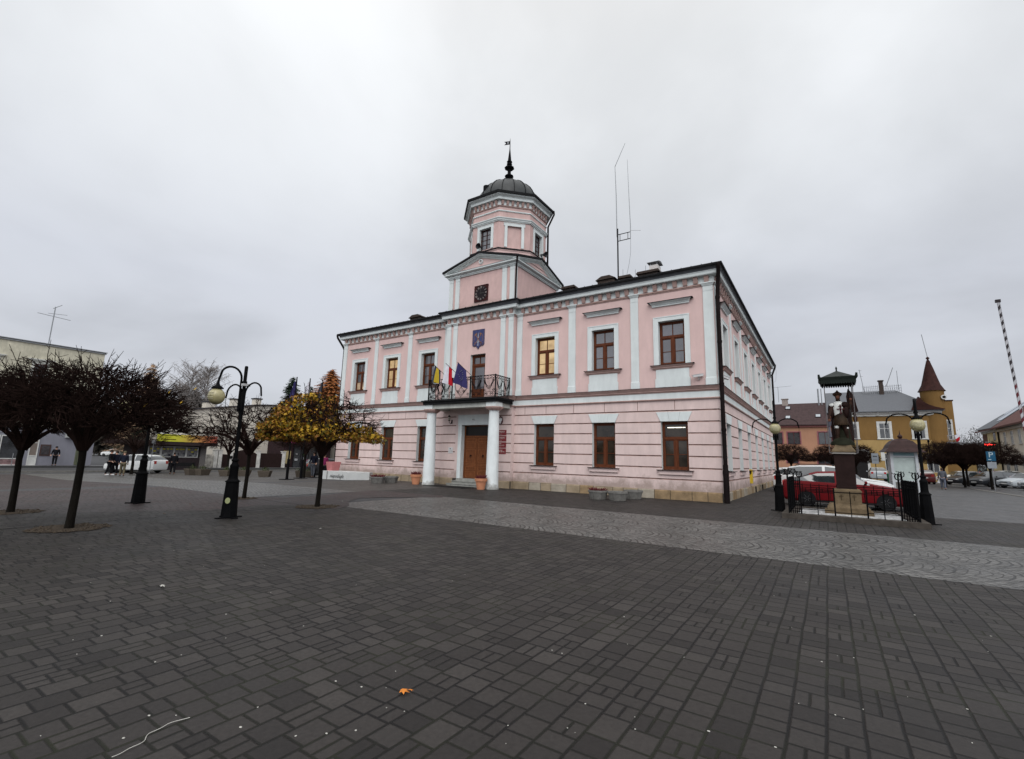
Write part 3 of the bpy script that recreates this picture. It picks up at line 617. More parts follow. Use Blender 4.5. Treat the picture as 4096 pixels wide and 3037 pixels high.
# wall lantern
b=B(); p=FRc.p(-14.62,0,3.62); b.T=Matrix.Translation(p); b.box(-.04,.04,-.02,0,-.12,.10); b.tube([(0,-.02,-.05),(.0,-.10,-.12),(0,-.24,-.08),(0,-.26,.04)],.014,6); b.lathe([(.03,0),(.055,.03),(.05,.05)],(0,-.26,.02),8)
b.lathe([(.085,0),(.09,.01),(.02,.11),(.0,.13)],(0,-.26,.25),8); l=b.obj('wall_lantern',BLACK,HALL); b=B(); b.T=Matrix.Translation(p); b.lathe([(.045,0),(.07,.18)],(0,-.26,.07),8); b.obj('lantern_glass',mat('milky_glass',(.35,.32,.26),.3),l)
# cameras
def cctv(fr,u,o,z,du,name='security_camera'):
    b=B(); P=fr.p(u,o,z); b.T=Matrix.Translation(P)
    a=fr.U*du[0]+fr.N*du[1]; a=Vector((a.x,a.y,du[2])).normalized(); q=a.to_track_quat('X','Z').to_matrix().to_4x4()
    b.tube([(0,0,-.12),(fr.N.x*.10,fr.N.y*.10,-.10),(fr.N.x*.16,fr.N.y*.16,0)],.02,6)
    b.T=Matrix.Translation(P+fr.N*.16)@q; b.box(-.2,.22,-.055,.055,0,.10); b.box(-.22,.28,-.07,.07,.10,.112); b.lathe([(.04,0),(.04,.01)],(.22,0,.05),10)
    b.obj(name,mat('camera_housing',(.5,.5,.5),.4),HALL)
cctv(FRr,-.75,0,5.32,(-1,.35,-.15)); cctv(FS,.75,0,5.32,(1,.6,-.25)); b=B(); FRc.box(b,-13.0,-12.88,.06,.12,3.66,3.74,0); FRc.box(b,-12.98,-12.94,.12,.14,3.68,3.72,1); b.obj('security_camera',[mat('camera_housing',(.5,.5,.5),.4),BLACK],HALL)
# coat of arms: blue shield, sword and crossed keys
b=B(); b.T=Matrix.Translation(FRc.p(DC,0,8.42))@MX
pts=[(-.43,.57),(.43,.57),(.43,-.33),(.36,-.42),(.13,-.44),(0,-.62),(-.13,-.44),(-.36,-.42),(-.43,-.33)]
A=[b.V((x,y,0)) for x,y in pts]; C_=[b.V((x,y,.045)) for x,y in pts]; n=len(pts)
for i in range(n): b.F((A[i],A[(i+1)%n],C_[(i+1)%n],C_[i]),0)
b.F(C_,0); b.tube([(x*.97,y*.97,.048) for x,y in pts+pts[:1]],.012,4,mi=3)
b.box(-.018,.018,-.36,.28,.047,.056,1); b.poly([(-.018,.28,.056),(.018,.28,.056),(0,.40,.056)],1); b.box(-.09,.09,-.20,-.17,.047,.06,1); b.box(-.022,.022,-.40,-.34,.047,.06,1)
for s in (-1,1):
    T0=b.T; b.T=T0@Matrix.Rotation(s*R(38),4,'Z'); b.box(-.022,.022,-.30,.40,.047,.058,2); b.box(.022*s if s>0 else -.13,.13 if s>0 else -.022,.28,.38,.047,.058,2)
    for k in range(12):
        t0,t1=2*PI*k/12,2*PI*(k+1)/12; b.tube([(.07*math.cos(t0),-.36+.07*math.sin(t0),.055),(.07*math.cos(t1),-.36+.07*math.sin(t1),.055)],.018,4,mi=2)
    b.T=T0
    for k in range(5): b.poly([(s*.30+x,-.12+k*.09+y,.05) for x,y in ((-.035,0),(0,.04),(.035,0),(0,-.03))],2)
b.obj('coat_of_arms',[mat('shield_blue',(.045,.055,.14),.6,var=.3,scale=8),mat('shield_silver',(.42,.45,.5),.5),mat('shield_bronze',(.22,.11,.07),.6),mat('shield_rim',(.14,.10,.11),.6)],HALL)
# ---- portico -----------------------------------------------------
PX0,PX1,PYF=-15.33,-10.5,-1.78
b=B(); b.box(PX0-.14,PX1+.14,PYF-.14,RY,4.47,4.62); b.box(PX0-.22,PX1+.22,PYF-.22,RY,4.62,4.70); b.box(PX0-.1,PX1+.1,PYF-.1,RY,4.70,4.74)
b.obj('balcony_slab',ROOF,HALL)
b=B(); b.box(PX0+.0,PX1+.0,PYF+.02,PYF+.55,4.23,4.47); b.box(PX0,PX0+.5,PYF+.55,RY,4.24,4.47); b.box(PX1-.5,PX1,PYF+.55,RY,4.24,4.47); b.box(PX0+.5,PX1-.5,PYF+.55,RY,4.40,4.468)
b.obj('portico_beam',plaster('beam_paint',(.50,.51,.47),stain=(.1,.1,.09),zlo=-9,zhi=-8,grime=.3),HALL)
for cx in (-15.13,-10.72):
    b=B(); b.lathe([(.36,0),(.36,.05),(.335,.12),(.325,.5),(.318,1.2),(.305,2.0),(.285,2.9),(.262,3.9),(.262,3.98),(.285,4.0),(.285,4.03)],(cx,-1.5,0),28)
    o=b.obj('column',plaster('column_paint',(.70,.74,.74),stain=(.2,.19,.17),zlo=-.1,zhi=.5,amt=.8,grime=.2) if 'column_paint' not in MATS else MATS['column_paint'],HALL,smooth=35)
    b=B()
    for z0,z1,h in ((4.03,4.07,.31),(4.07,4.12,.36),(4.12,4.17,.41),(4.17,4.225,.44)):
        k=h; q=h*.5; b.T=Matrix.Translation((cx,-1.5,0)); pts=[(-k,-q),(-q,-k),(q,-k),(k,-q),(k,q),(q,k),(-q,k),(-k,q)]
        A=[b.V((x,y,z0)) for x,y in pts]; C_=[b.V((x,y,z1)) for x,y in pts]
        for i in range(8): b.F((A[i],A[(i+1)%8],C_[(i+1)%8],C_[i]))
        b.F(A[::-1]); b.F(C_)
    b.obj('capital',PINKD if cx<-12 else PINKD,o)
    b=B(); b.box(cx-.31,cx+.31,-1.83,-1.2,4.226,4.469); b.obj('capital_block',WHITE,o)
# railing: bars, hoops, swags and scrolls
def hoop(b,fr,u,z,r,o=0,n=10,th=.015,a0=0,a1=2*PI,sq=1):
    pts=[fr.p(u+r*math.cos(a0+(a1-a0)*i/n),o,z+sq*r*math.sin(a0+(a1-a0)*i/n)) for i in range(n+1)]
    b.tube(pts,th,4,False)
def scroll(b,fr,u,z,r,s=1,flip=1,th=.015):
    pts=[]
    for i in range(15):
        t=i/14; a=t*2.6*PI; rr=r*(1-.72*t); pts.append(fr.p(u+s*rr*math.cos(a),0,z+flip*rr*math.sin(a)))
    b.tube(pts,th,4,False)
Z0,Z1=4.80,5.93
def rail_panel(fr,u0,u1,parent):
    b=B(); w=u1-u0; c=(u0+u1)/2
    fr.box(b,u0,u1,-.02,.02,Z1-.035,Z1); fr.box(b,u0,u1,-.012,.012,Z1-.20,Z1-.18); fr.box(b,u0,u1,-.012,.012,Z0,Z0+.02); fr.box(b,u0,u1,-.012,.012,Z0+.20,Z0+.22)
    n=max(3,int(w/.16)); 
    for i in range(n): hoop(b,fr,u0+w*(i+.5)/n,Z1-.108,.062)
    for i in range(max(2,int(w/.3))):
        k=max(2,int(w/.3)); uu=u0+w*(i+.5)/k; scroll(b,fr,uu-.065,Z0+.105,.068,1); scroll(b,fr,uu+.065,Z0+.105,.068,-1)
    n=max(4,int(w/.085)); 
    for i in range(1,n):
        uu=u0+w*i/n; t=abs(uu-c)/(w/2)
        b.tube([fr.p(uu,0,Z0+.22),fr.p(uu,0,Z1-.20)],.0115,4,False)
    for dz,kk in ((0,.50),(.08,.50),(.16,.50)):
        pts=[]
        for i in range(13):
            t=i/12*2-1; pts.append(fr.p(c+t*w*.38,.012,Z1-.24-dz*.8-kk*(1-t*t)*.75)); 
        b.tube(pts,.015,4,False)
    for s in (-1,1):
        scroll(b,fr,c+s*w*.40,Z1-.30,.075,-s,1,.013); scroll(b,fr,c+s*w*.40,Z0+.34,.075,-s,-1,.013)
    o=b.obj('railing_panel',BLACK,parent); return o
rail=B()
FP=Fr((0,PYF+.08),(1,0),(0,-1)); FPr=Fr((PX1-.06,PYF+.08),(0,1),(1,0)); FPl=Fr((PX0+.06,RY),(0,-1),(-1,0))
px=[PX0+.06,PX0+.06+1.2,PX0+1.2+.06+1.19,-12.87+.65,PX1-.06-.0]
px=[-15.27,-13.98,-13.52,-12.22,-11.76+.0,-10.56]; px=[-15.27,-13.52,-12.22,-10.56]
for x in px: FP.box(rail,x-.028,x+.028,-.028,.028,4.74,5.95)
for fr,uu in ((FPr,[PYF*0+1.34]),(FPl,[0.04])):
    for u in uu: fr.box(rail,u-.02,u+.02,-.02,.02,4.74,5.95)
RAIL=rail.obj('railing',BLACK,HALL)
for a,c in ((-15.27,-14.40),(-14.40,-13.52),(-12.22,-11.39),(-11.39,-10.56)): rail_panel(FP,a+.03,c-.03,RAIL)
rail_panel(FPr,.03,.68,RAIL); rail_panel(FPr,.70,1.34,RAIL); rail_panel(FPl,.08,.74,RAIL); rail_panel(FPl,.76,1.36,RAIL)
# middle panel with the shield and crossed keys
b=B(); c=DC; FP.box(b,-13.49,-12.25,-.02,.02,Z1-.035,Z1); FP.box(b,-13.49,-12.25,-.012,.012,Z0,Z0+.02); FP.box(b,-13.49,-12.25,-.012,.012,Z1-.2,Z1-.18)
for i in range(7): hoop(b,FP,-13.49+1.24*(i+.5)/7,Z1-.108,.062)
for k in (0,.09):
    pts=[(-.40-k*.5,.40),(-.42-k*.5,.05),(-.36-k*.6,-.15),(-.2-k*.3,-.32-k*.4),(0,-.50-k),(.2+k*.3,-.32-k*.4),(.36+k*.6,-.15),(.42+k*.5,.05),(.40+k*.5,.40)]
    b.tube([FP.p(c+x,0,5.42+y) for x,y in pts],.013,4,False)
b.tube([FP.p(c-.40,0,5.80),FP.p(c-.2,0,5.70),FP.p(c,0,5.78),FP.p(c+.2,0,5.70),FP.p(c+.40,0,5.80)],.013,4,False)
for s in (-1,1):
    b.tube([FP.p(c-s*.17,.0,5.20),FP.p(c+s*.22,.0,5.66)],.014,4); FP.box(b,c+s*.22-.06,c+s*.22+.06,-.012,.012,5.60,5.70)
    for q in ((-.05,0),(.05,0),(0,-.06)): hoop(b,FP,c-s*.19+q[0],5.16+q[1],.04,th=.014)
b.tube([FP.p(c,0,5.05),FP.p(c,0,5.68)],.013,4); b.poly([FP.p(c-.03,0,5.10),FP.p(c+.03,0,5.10),FP.p(c,0,4.98)])
b.tube([FP.p(c-.12,0,5.60),FP.p(c+.12,0,5.60)],.012,4)
for s in (-1,1): scroll(b,FP,c+s*.50,Z0+.15,.09,-s); 
b.obj('crest_panel',BLACK,RAIL)
# ---- roof --------------------------------------------------------
b=B(); e=.44; ze=10.275; tp=math.tan(R(18)); 
x0,x1,y0,y1=-W_-e,e,-e,D_+e; hw=(x1-x0)/2; hd=(y1-y0)/2; h=min(hw,hd); zr=ze+.06+h*tp
b.sweep([(x0,y0),(x1,y0),(x1,y1),(x0,y1)],[(-.06,ze-.05),(.0,ze-.05),(.015,ze+.02),(.0,ze+.06)])
cx=(x0+x1)/2; cy=(y0+y1)/2; 
A=[(x0,y0,ze+.06),(x1,y0,ze+.06),(x1,y1,ze+.06),(x0,y1,ze+.06)]; ap1=(cx-(hw-h),cy,zr); ap2=(cx+(hw-h),cy,zr)
b.poly([A[0],A[1],ap2,ap1]); b.poly([A[1],A[2],ap2]); b.poly([A[2],A[3],ap1,ap2]); b.poly([A[3],A[0],ap1])
b.poly([(XL-.4,-e,ze+.06),(XL-.4,RY-e,ze+.06),(XR+.4,RY-e,ze+.06),(XR+.4,-e,ze+.06)])
b.sweep([(XL-.44,-e+.1),(XL-.44,RY-.44),(XR+.44,RY-.44),(XR+.44,-e+.1)],[(-.3,ze-.03),(.0,ze-.02),(.012,ze+.02),(.0,ze+.065),(-.5,ze+.07)],closed=False)
# standing seams along the eaves
for i in range(60):
    x=x0+.4+i*(x1-x0-.8)/59
    if XL-.6<x<XR+.6: continue
    b.box(x-.012,x+.012,y0-.01,y0+.03,ze+.05,ze+.085)
for i in range(12):
    x=XL-.3+i*(XR-XL+.6)/11; b.box(x-.012,x+.012,RY-.46,RY-.41,ze+.05,ze+.09)
ROOFO=b.obj('roof',ROOF,HALL)
# chimneys, hatch, cowl: heights as seen over the eaves
def rz_(x,y): return ze+.06+(min(y-y0,x1-x))*tp
for (xa,xb,zt,nm) in ((-6.75,-5.55,11.98,'roof_hatch'),(-5.4,-4.66,11.83,'chimney'),(-4.35,-3.12,11.86,'chimney'),(-9.0,-8.08,11.86,'chimney'),(-21.8,-20.5,11.92,'roof_hatch')):
    b=B(); b.box(xa+.1,xb-.1,2.6,3.4,rz_(xa,2.6)-.3,zt-.18)
    if nm=='roof_hatch':
        b.poly([(xa,2.5,zt-.2),(xb,2.5,zt-.2),(xb-.35,2.5,zt),(xa+.35,2.5,zt)]); b.poly([(xb,3.5,zt-.2),(xa,3.5,zt-.2),(xa+.35,3.5,zt),(xb-.35,3.5,zt)]); b.poly([(xa+.35,2.5,zt),(xb-.35,2.5,zt),(xb-.35,3.5,zt),(xa+.35,3.5,zt)]); b.poly([(xa,2.5,zt-.2),(xa+.35,2.5,zt),(xa+.35,3.5,zt),(xa,3.5,zt-.2)]); b.poly([(xb,3.5,zt-.2),(xb-.35,3.5,zt),(xb-.35,2.5,zt),(xb,2.5,zt-.2)])
        b.tube([((xa+xb)/2,3,zt-.05),((xa+xb)/2+.06,3,zt+.12)],.05,6)
    else:
        b.box(xa,xb,2.5,3.5,zt-.18,zt-.10); b.box(xa+.04,xb-.04,2.54,3.46,zt-.10,zt-.03)
        for i in range(3): b.box(xa+.15+i*(xb-xa-.4)/2,xa+.3+i*(xb-xa-.4)/2,2.7,3.3,zt-.03,zt+.02)
    b.obj(nm,mat('chimney_brick_dark',(.05,.038,.033),.9,var=.5,scale=12),ROOFO)
b=B(); b.box(-3.68,-3.22,2.7,3.3,11.8,12.13,0)
for x in (-3.64,-3.3): b.box(x,x+.05,2.75,2.8,12.13,12.28,1); b.box(x,x+.05,3.2,3.25,12.13,12.28,1)
b.poly([(-3.78,2.6,12.28),(-3.12,2.6,12.28),(-3.12,3.0,12.36),(-3.78,3.0,12.36)],1); b.poly([(-3.78,3.0,12.36),(-3.12,3.0,12.36),(-3.12,3.4,12.28),(-3.78,3.4,12.28)],1); b.box(-3.78,-3.12,2.6,3.4,12.265,12.28,1)
b.obj('white_vent_cowl',[mat('white_brick',(.55,.52,.5),.8,var=.2,scale=10),mat('zinc_sheet',(.35,.36,.37),.4,metal=.3)],ROOFO)
MAST=mat('galvanised_steel',(.22,.23,.24),.45,metal=.4)
b=B(); Y=3.0; b.tube([(-5.55,Y,11.2),(-5.56,Y,14.9)],.04,6,mi=1); b.tube([(-5.6,Y,14.4),(-5.62,Y,17.0),(-5.68,Y,18.9),(-5.04,Y,20.2)],[.028,.024,.018,.012],6,mi=0); b.tube([(-4.8,Y,14.1),(-4.79,Y,14.9),(-4.86,Y,17.0),(-4.92,Y,19.1)],[.022,.022,.016,.010],6,mi=0)
for z in (14.12,14.52): b.tube([(-5.55,Y,z),(-4.8,Y,z)],.025,4,mi=1)
for x in (-5.42,-4.95): b.tube([(x,Y,14.12),(x,Y,14.52)],.018,4,mi=1)
b.tube([(-4.79,Y,14.1),(-4.80,Y,13.3),(-4.9,Y,12.6),(-5.06,Y,11.9),(-5.2,Y,11.3)],.011,5,mi=0); b.tube([(-4.79,Y,14.6),(-4.2,Y,14.45)],.008,4,mi=0)
b.tube([(-4.55,Y,11.5),(-4.55,Y,12.2)],.008,4,mi=1); b.tube([(-3.97,Y,11.6),(-3.97,Y,12.3)],.008,4,mi=1); b.tube([(-5.27,Y,11.4),(-5.27,Y,12.35)],.008,4,mi=1)
b.obj('radio_mast',[MAST,BLACK],HALL)
# ---- downpipes ---------------------------------------------------
def pipe(pts,r,nm='downpipe',par=HALL,br=()):
    b=B(); b.tube(pts,r,10)
    for p in br: b.lathe([(r+.02 if not isinstance(r,list) else r[0]+.02,-.05),(r+.02 if not isinstance(r,list) else r[0]+.02,.05)],p,10)
    return b.obj(nm,PIPE,par,smooth=40)
pipe([(.30,-.42,10.28),(.30,-.42,10.12),(.27,-.30,9.9),(.20,-.17,9.3),(.17,-.15,8.8),(.17,-.15,0.0)],.085,br=[(.17,-.15,z) for z in (8.8,6.8,4.95,3.0)])
b=B(); b.lathe([(.115,0),(.115,1.15),(.125,1.16),(.125,1.30),(.10,1.36),(.10,1.55)],(.17,-.15,0),12); b.obj('downpipe_shoe',PIPE,HALL,smooth=40)
pipe([(.42,D_+.25,10.28),(.40,D_+.25,10.05),(.15,D_+.12,9.35),(.13,D_+.12,0)],.08)
pipe([(-26.07,-.40,10.25),(-26.05,-.36,10.05),(-25.9,.05,9.45),(-25.8,.12,9.2),(-25.8,.12,-.1)],.075)
# lightning conductor at the corner
b=B(); b.tube([(.06,-.09,9.3),(.07,-.10,5.0),(.09,-.12,4.4),(.05,-.06,2.5),(.05,-.06,0)],.012,5); b.tube([(.42,D_-.2,10.3),(.5,D_-.1,9.6),(.42,D_+.02,8.8),(.1,D_,8.6)],.008,4); b.obj('lightning_conductor',MAST,HALL)
# ---- tower -------------------------------------------------------
TB0,TB1=RY,4.62; TXc=(XL+XR)/2; TYc=(TB0+TB1)/2; HS_=(XR-XL)/2
FTf=Fr((0,TB0),(1,0),(0,-1)); FTr=Fr((XR,0),(0,1),(1,0)); FTl=Fr((XL,0),(0,-1),(-1,0)); FTb=Fr((0,TB1),(-1,0),(0,1))
TW=B(); sq=[(XL,TB0),(XR,TB0),(XR,TB1),(XL,TB1)]
TW.sweep(sq,[(0,10.0),(0,12.5)],mi=0)
TOW=TW.obj('tower',[plaster('tower_plaster',(.60,.42,.395),stain=(.30,.25,.2),zlo=10.3,zhi=11.2,amt=.4,grime=.2)],HALL)
for fr,us in ((FTf,((-15.31,-14.99),(-14.80,-14.48),(-11.29,-10.97),(-10.75,-10.43))),):
    for a,c in us: pilaster(fr,a,c,z0=10.33,z1=12.46,cap=.2,base=.0,name='tower_pilaster',wide=0,parent=TOW)
pilaster(FTr,TB0+.02,TB0+.16,z0=10.33,z1=12.46,cap=.2,base=.0,name='tower_pilaster',wide=0,parent=TOW)
b=B(); b.sweep(sq,[(0,12.5),(.07,12.5),(.07,12.54),(.11,12.56),(.11,12.62),(.24,12.68),(.27,12.70),(.27,12.77),(.30,12.79),(0,12.83)]); b.obj('tower_cornice',WHITE,TOW)
# pediments and cross-gabled roof
ez=12.80; az=13.62; eo=.30; s_=HS_+eo
def tri_prism(b,fr,c,hw,z0,z1,o0,o1,mi):
    A=[b.V(fr.p(c-hw,o0,z0)),b.V(fr.p(c+hw,o0,z0)),b.V(fr.p(c,o0,z1))]; C_=[b.V(fr.p(c-hw,o1,z0)),b.V(fr.p(c+hw,o1,z0)),b.V(fr.p(c,o1,z1))]
    b.F(C_,mi); b.F(A[::-1],mi)
    for i in range(3): b.F((A[i],A[(i+1)%3],C_[(i+1)%3],C_[i]),mi)
for fr,c,rd in ((FTf,TXc,1),(FTr,TYc,0),(FTl,-TYc,0),(FTb,-TXc,0)):
    b=B(); tri_prism(b,fr,c,HS_,12.79,13.50,-.2,.02,0)
    # raking mouldings, parallel bands under the roof edge
    hw_=HS_+.30; zt_=lambda u: 13.64-(13.64-12.84)*abs(u)/hw_
    for s in (-1,1):
        for (o1,d0,d1) in ((.30,.0,.05),(.24,.05,.10),(.13,.10,.16),(.08,.16,.20)):
            ue=HS_+o1
            A=[fr.p(c+s*ue,0,max(12.80,zt_(ue)-d1)),fr.p(c+s*ue,o1,max(12.80,zt_(ue)-d1)),fr.p(c+s*ue,o1,zt_(ue)-d0),fr.p(c+s*ue,0,zt_(ue)-d0)]
            us_=ue*.999 if zt_(ue)-d1>=12.80 else hw_*(13.64-12.80-d1)/.80
            Mid=[fr.p(c+s*us_,0,12.80 if us_<ue*.99 else zt_(us_)-d1),fr.p(c+s*us_,o1,12.80 if us_<ue*.99 else zt_(us_)-d1),fr.p(c+s*us_,o1,zt_(us_)-d0),fr.p(c+s*us_,0,zt_(us_)-d0)]
            E=[fr.p(c,0,zt_(0)-d1),fr.p(c,o1,zt_(0)-d1),fr.p(c,o1,zt_(0)-d0),fr.p(c,0,zt_(0)-d0)]
            R3=[[b.V(p) for p in q] for q in (A,Mid,E)]
            for X_,Y_ in zip(R3,R3[1:]):
                for k in range(4): b.F((X_[k],X_[(k+1)%4],Y_[(k+1)%4],Y_[k]),1)
            b.F(R3[0],1); b.F(R3[2],1)
    if rd:
        b.T=Matrix.Translation(fr.p(c,.02,13.20))@MX; 
        b.lathe([(.085,0),(.085,.05),(.09,.10),(.135,.10),(.145,.05),(.145,0)],n=20,mi=1,cap=False); b.T=None
    b.obj('pediment',[PINK,WHITE],TOW)
b=B(); z0=12.845; za=13.645
s_=HS_+.36
cs=[(TXc-s_,TYc-s_),(TXc+s_,TYc-s_),(TXc+s_,TYc+s_),(TXc-s_,TYc+s_)]; ms=[(TXc,TYc-s_),(TXc+s_,TYc),(TXc,TYc+s_),(TXc-s_,TYc)]
for dz in (0,.12):
    for i in range(4):
        b.poly([(*cs[i],z0+dz),(*ms[i],za+dz),(TXc,TYc,za+dz)]); b.poly([(*cs[i],z0+dz),(TXc,TYc,za+dz),(*ms[i-1],za+dz)])
for i in range(4):
    for a,c_ in ((cs[i],ms[i]),(ms[i-1],cs[i])):
        zz0=z0 if a in cs else za; zz1=z0 if c_ in cs else za
        b.poly([(*a,zz0),(*c_,zz1),(*c_,zz1+.12),(*a,zz0+.12)])
b.obj('tower_gable_roof',ROOF,TOW)
# clock
b=B(); b.T=Matrix.Translation(FTf.p(-12.79,0,11.21))@MX; b.box(-.50,.50,-.50,.50,0,.05,0)
for q in ((-.5,.5,.47,.5),(-.5,.5,-.5,-.47),(-.5,-.47,-.47,.47),(.47,.5,-.47,.47)): b.box(q[0],q[1],q[2],q[3],.05,.065,2)
b.lathe([(.455,0),(.455,.012)],(0,0,.05),32,mi=3)
T0=b.T
for i,rn in enumerate(['XII','I','II','III','IV','V','VI','VII','VIII','IX','X','XI']):
    b.T=T0@Matrix.Rotation(-i*PI/6,4,'Z'); b.text(rn,Matrix.Translation((0,.36,.066))@Matrix.Diagonal((.75,1.25,1,1)),.15,1,ext=.003)
b.T=T0
b.T=T0@Matrix.Rotation(R(5),4,'Z'); b.box(-.012,.012,-.08,.34,.07,.08,4); b.T=T0@Matrix.Rotation(R(-95),4,'Z'); b.box(-.018,.018,-.08,.22,.07,.08,4)
b.obj('clock',[mat('clock_case',(.035,.008,.008),.6),mat('clock_numerals',(.36,.30,.28),.5),mat('clock_rim',(.05,.012,.012),.5),mat('clock_dial',(.014,.010,.012),.6),mat('clock_hands',(.06,.055,.055),.5)],TOW)
# octagonal drum
OX,OY=-12.74,2.14; T8=math.tan(PI/8)
def octo(a): return [(OX+x*a,OY+y*a) for x,y in ((-T8,-1),(T8,-1),(1,-T8),(1,T8),(T8,1),(-T8,1),(-1,T8),(-1,-T8))]
O1=octo(2.33)
dirs=[]
DRM=B(); PK=0
frs=[]
for i in range(8):
    a,c=O1[i],O1[(i+1)%8]; d=Vector((c[0]-a[0],c[1]-a[1])); L_=d.length; d/=L_; fr=Fr(a,(d.x,d.y),(d.y,-d.x)); frs.append((fr,L_))
    m=L_/2
    holes=[(m-.43,m+.43,14.0,15.36)]
    fr.wall(DRM,0,L_,[(0,13.2),(0,17.0)],holes,depth=.22 if i%2==0 else .08,mj=1 if i%2==0 else 0)
    if i%2==1: DRM.poly([fr.p(m-.43,-.08,14.0),fr.p(m+.43,-.08,14.0),fr.p(m+.43,-.08,15.36),fr.p(m-.43,-.08,15.36)],0)
DRUM=DRM.obj('tower_drum',[plaster('drum_plaster',(.56,.395,.37),stain=(.35,.28,.22),zlo=13.3,zhi=14.4,amt=.35,grime=.22),WHITE],HALL)
for i,(fr,L_) in enumerate(frs):
    m=L_/2; b=B()
    for q in ((m-.60,m-.43,14.0,15.36),(m+.43,m+.60,14.0,15.36),(m-.60,m+.60,15.36,15.53)): fr.box(b,q[0],q[1],0,.045,q[2],q[3])
    fr.box(b,m-.64,m+.64,.0,.06,15.53,15.56)
    if i%2: fr.box(b,m-.66,m-.60,0,.04,15.36,15.56); fr.box(b,m+.60,m+.66,0,.04,15.36,15.56)
    sur=b.obj('drum_window_surround',WHITE,DRUM)
    if i%2==0:
        b=B(); 
        def bx(u0,u1,z0,z1,o=0): fr.box(b,u0,u1,-.2,-.14+o,z0,z1)
        bx(m-.43,m-.36,14,15.36); bx(m+.36,m+.43,14,15.36); bx(m-.36,m+.36,15.29,15.36); bx(m-.36,m+.36,14.0,14.07); bx(m-.025,m+.025,14.07,15.29)
        for k in range(1,4): z=14.07+k*1.22/4; bx(m-.36,m-.025,z-.015,z+.015,-.01); bx(m+.025,m+.36,z-.015,z+.015,-.01)
        f=b.obj('drum_window',mat('dark_window_wood',(.045,.016,.013),.5),DRUM)
        g=B(); g.poly([fr.p(m-.40,-.17,14.03),fr.p(m+.40,-.17,14.03),fr.p(m+.40,-.17,15.33),fr.p(m-.40,-.17,15.33)]); g.obj('pane',mat('drum_glass',(.05,.052,.06),.1,ior=2.0),f)
b=B()
b.sweep(O1,[(0,13.2),(.07,13.2),(.07,13.72),(.10,13.76),(.10,13.82)],mi=0); b.sweep(O1,[(.10,13.82),(.15,13.82),(.15,13.86),(0,13.96)],mi=1)
b.obj('drum_skirt',[PINK,ROOF],DRUM)
b=B(); b.sweep(O1,[(0,15.62),(.06,15.63),(.06,15.67),(.10,15.69),(.10,15.74),(.15,15.80),(.15,15.84),(0,15.88)],mi=1); b.sweep(O1,[(0,16.26),(.045,16.27),(.06,16.31),(.045,16.345),(0,16.35)],mi=1)
b.sweep(O1,[(0,16.56),(.04,16.57),(.07,16.62),(.03,16.65),(.03,16.66)],mi=0); b.sweep(O1,[(.03,16.66),(.03,16.95),(.22,16.96),(.22,17.10),(.25,17.14),(.36,17.20),(.38,17.30)],mi=1); b.sweep(O1,[(.38,17.27),(.45,17.26),(.46,17.40),(.36,17.43)],mi=2)
for fr,L_ in frs: dentils(fr,.03,L_-.03,b,16.68,16.90,.33,.15,.15,0)
b.obj('drum_cornice',[PINKD,WHITE,ROOF],DRUM)
# crown roof, dome with seams
DOMEM=mat('dome_sheet_metal',(.022,.025,.026),.42,var=.35,scale=2.5,bump=.15,bscale=6,ior=1.35)
b=B(); oc=octo(2.36+.40); c8=[(OX+1.98*math.cos(PI*(i/4)-PI*5/8),OY+1.98*math.sin(PI*(i/4)-PI*5/8)) for i in range(8)]
for i in range(8): b.poly([(*oc[i],17.40),(*oc[(i+1)%8],17.40),(*c8[(i+1)%8],17.86),(*c8[i],17.86)])
prof=[(1.98,17.80),(1.98,17.92),(1.96,18.2),(1.86,18.5),(1.66,18.82),(1.38,19.10),(1.02,19.34),(.62,19.50),(.25,19.56),(0,19.57)]
b.lathe(prof,(OX,OY,0),16,-PI/8,cap=False)
DM=b.obj('dome',DOMEM,HALL,smooth=30)
b=B()
for i in range(16):
    a=-PI/8+2*PI*i/16; b.tube([(OX+(r+.01)*math.cos(a),OY+(r+.01)*math.sin(a),z+.01) for r,z in prof[1:-1]],.022,4)
b.obj('dome_seam',ROOF,DM)
# lucarne on the dome
b=B(); a=-PI*.62; b.T=Matrix.Translation((OX+1.7*math.cos(a),OY+1.7*math.sin(a),18.55))@Matrix.Rotation(a,4,'Z'); b.lathe([(.22,-.2),(.22,.2),(.18,.22)],n=12); b.T=b.T@Matrix.Rotation(PI/2,4,'Y'); b.obj('dome_hatch',BLACK,DM)
b=B(); b.lathe([(.28,19.5),(.28,19.62),(.17,19.68),(.17,19.85),(.14,19.95)],(OX,OY,0),8); b.lathe([(.14,19.93),(.30,20.10),(.30,20.14),(.12,20.26),(.11,20.48),(.14,20.56),(.33,20.70),(.33,20.75),(.16,20.86),(.10,20.92)],(OX,OY,0),8)
b.lathe([(.10,20.9),(.185,20.97),(.185,21.03),(.11,21.10),(.185,21.16),(.185,21.20),(.10,21.27),(.12,21.28),(.03,22.15),(.02,22.75),(.0,23.0)],(OX,OY,0),8)
for k in range(4):
    a=PI/4+k*PI/2; b.lathe([(.05,0),(.10,.05),(.10,.15),(.05,.22)],(OX+.33*math.cos(a),OY+.33*math.sin(a),19.5),8)
SP=b.obj('spire',BLACK,HALL)
b=B(); b.T=Matrix.Translation((OX,OY,22.62))@Matrix.Rotation(R(18),4,'Z')
b.poly([(0,-.006,.12),(-.42,-.006,.13),(-.28,-.006,0.0),(-.42,-.006,-.12),(0,-.006,-.13)]); b.poly([(0,.006,.12),(0,.006,-.13),(-.42,.006,-.12),(-.28,.006,0.0),(-.42,.006,.13)]); b.mi=1
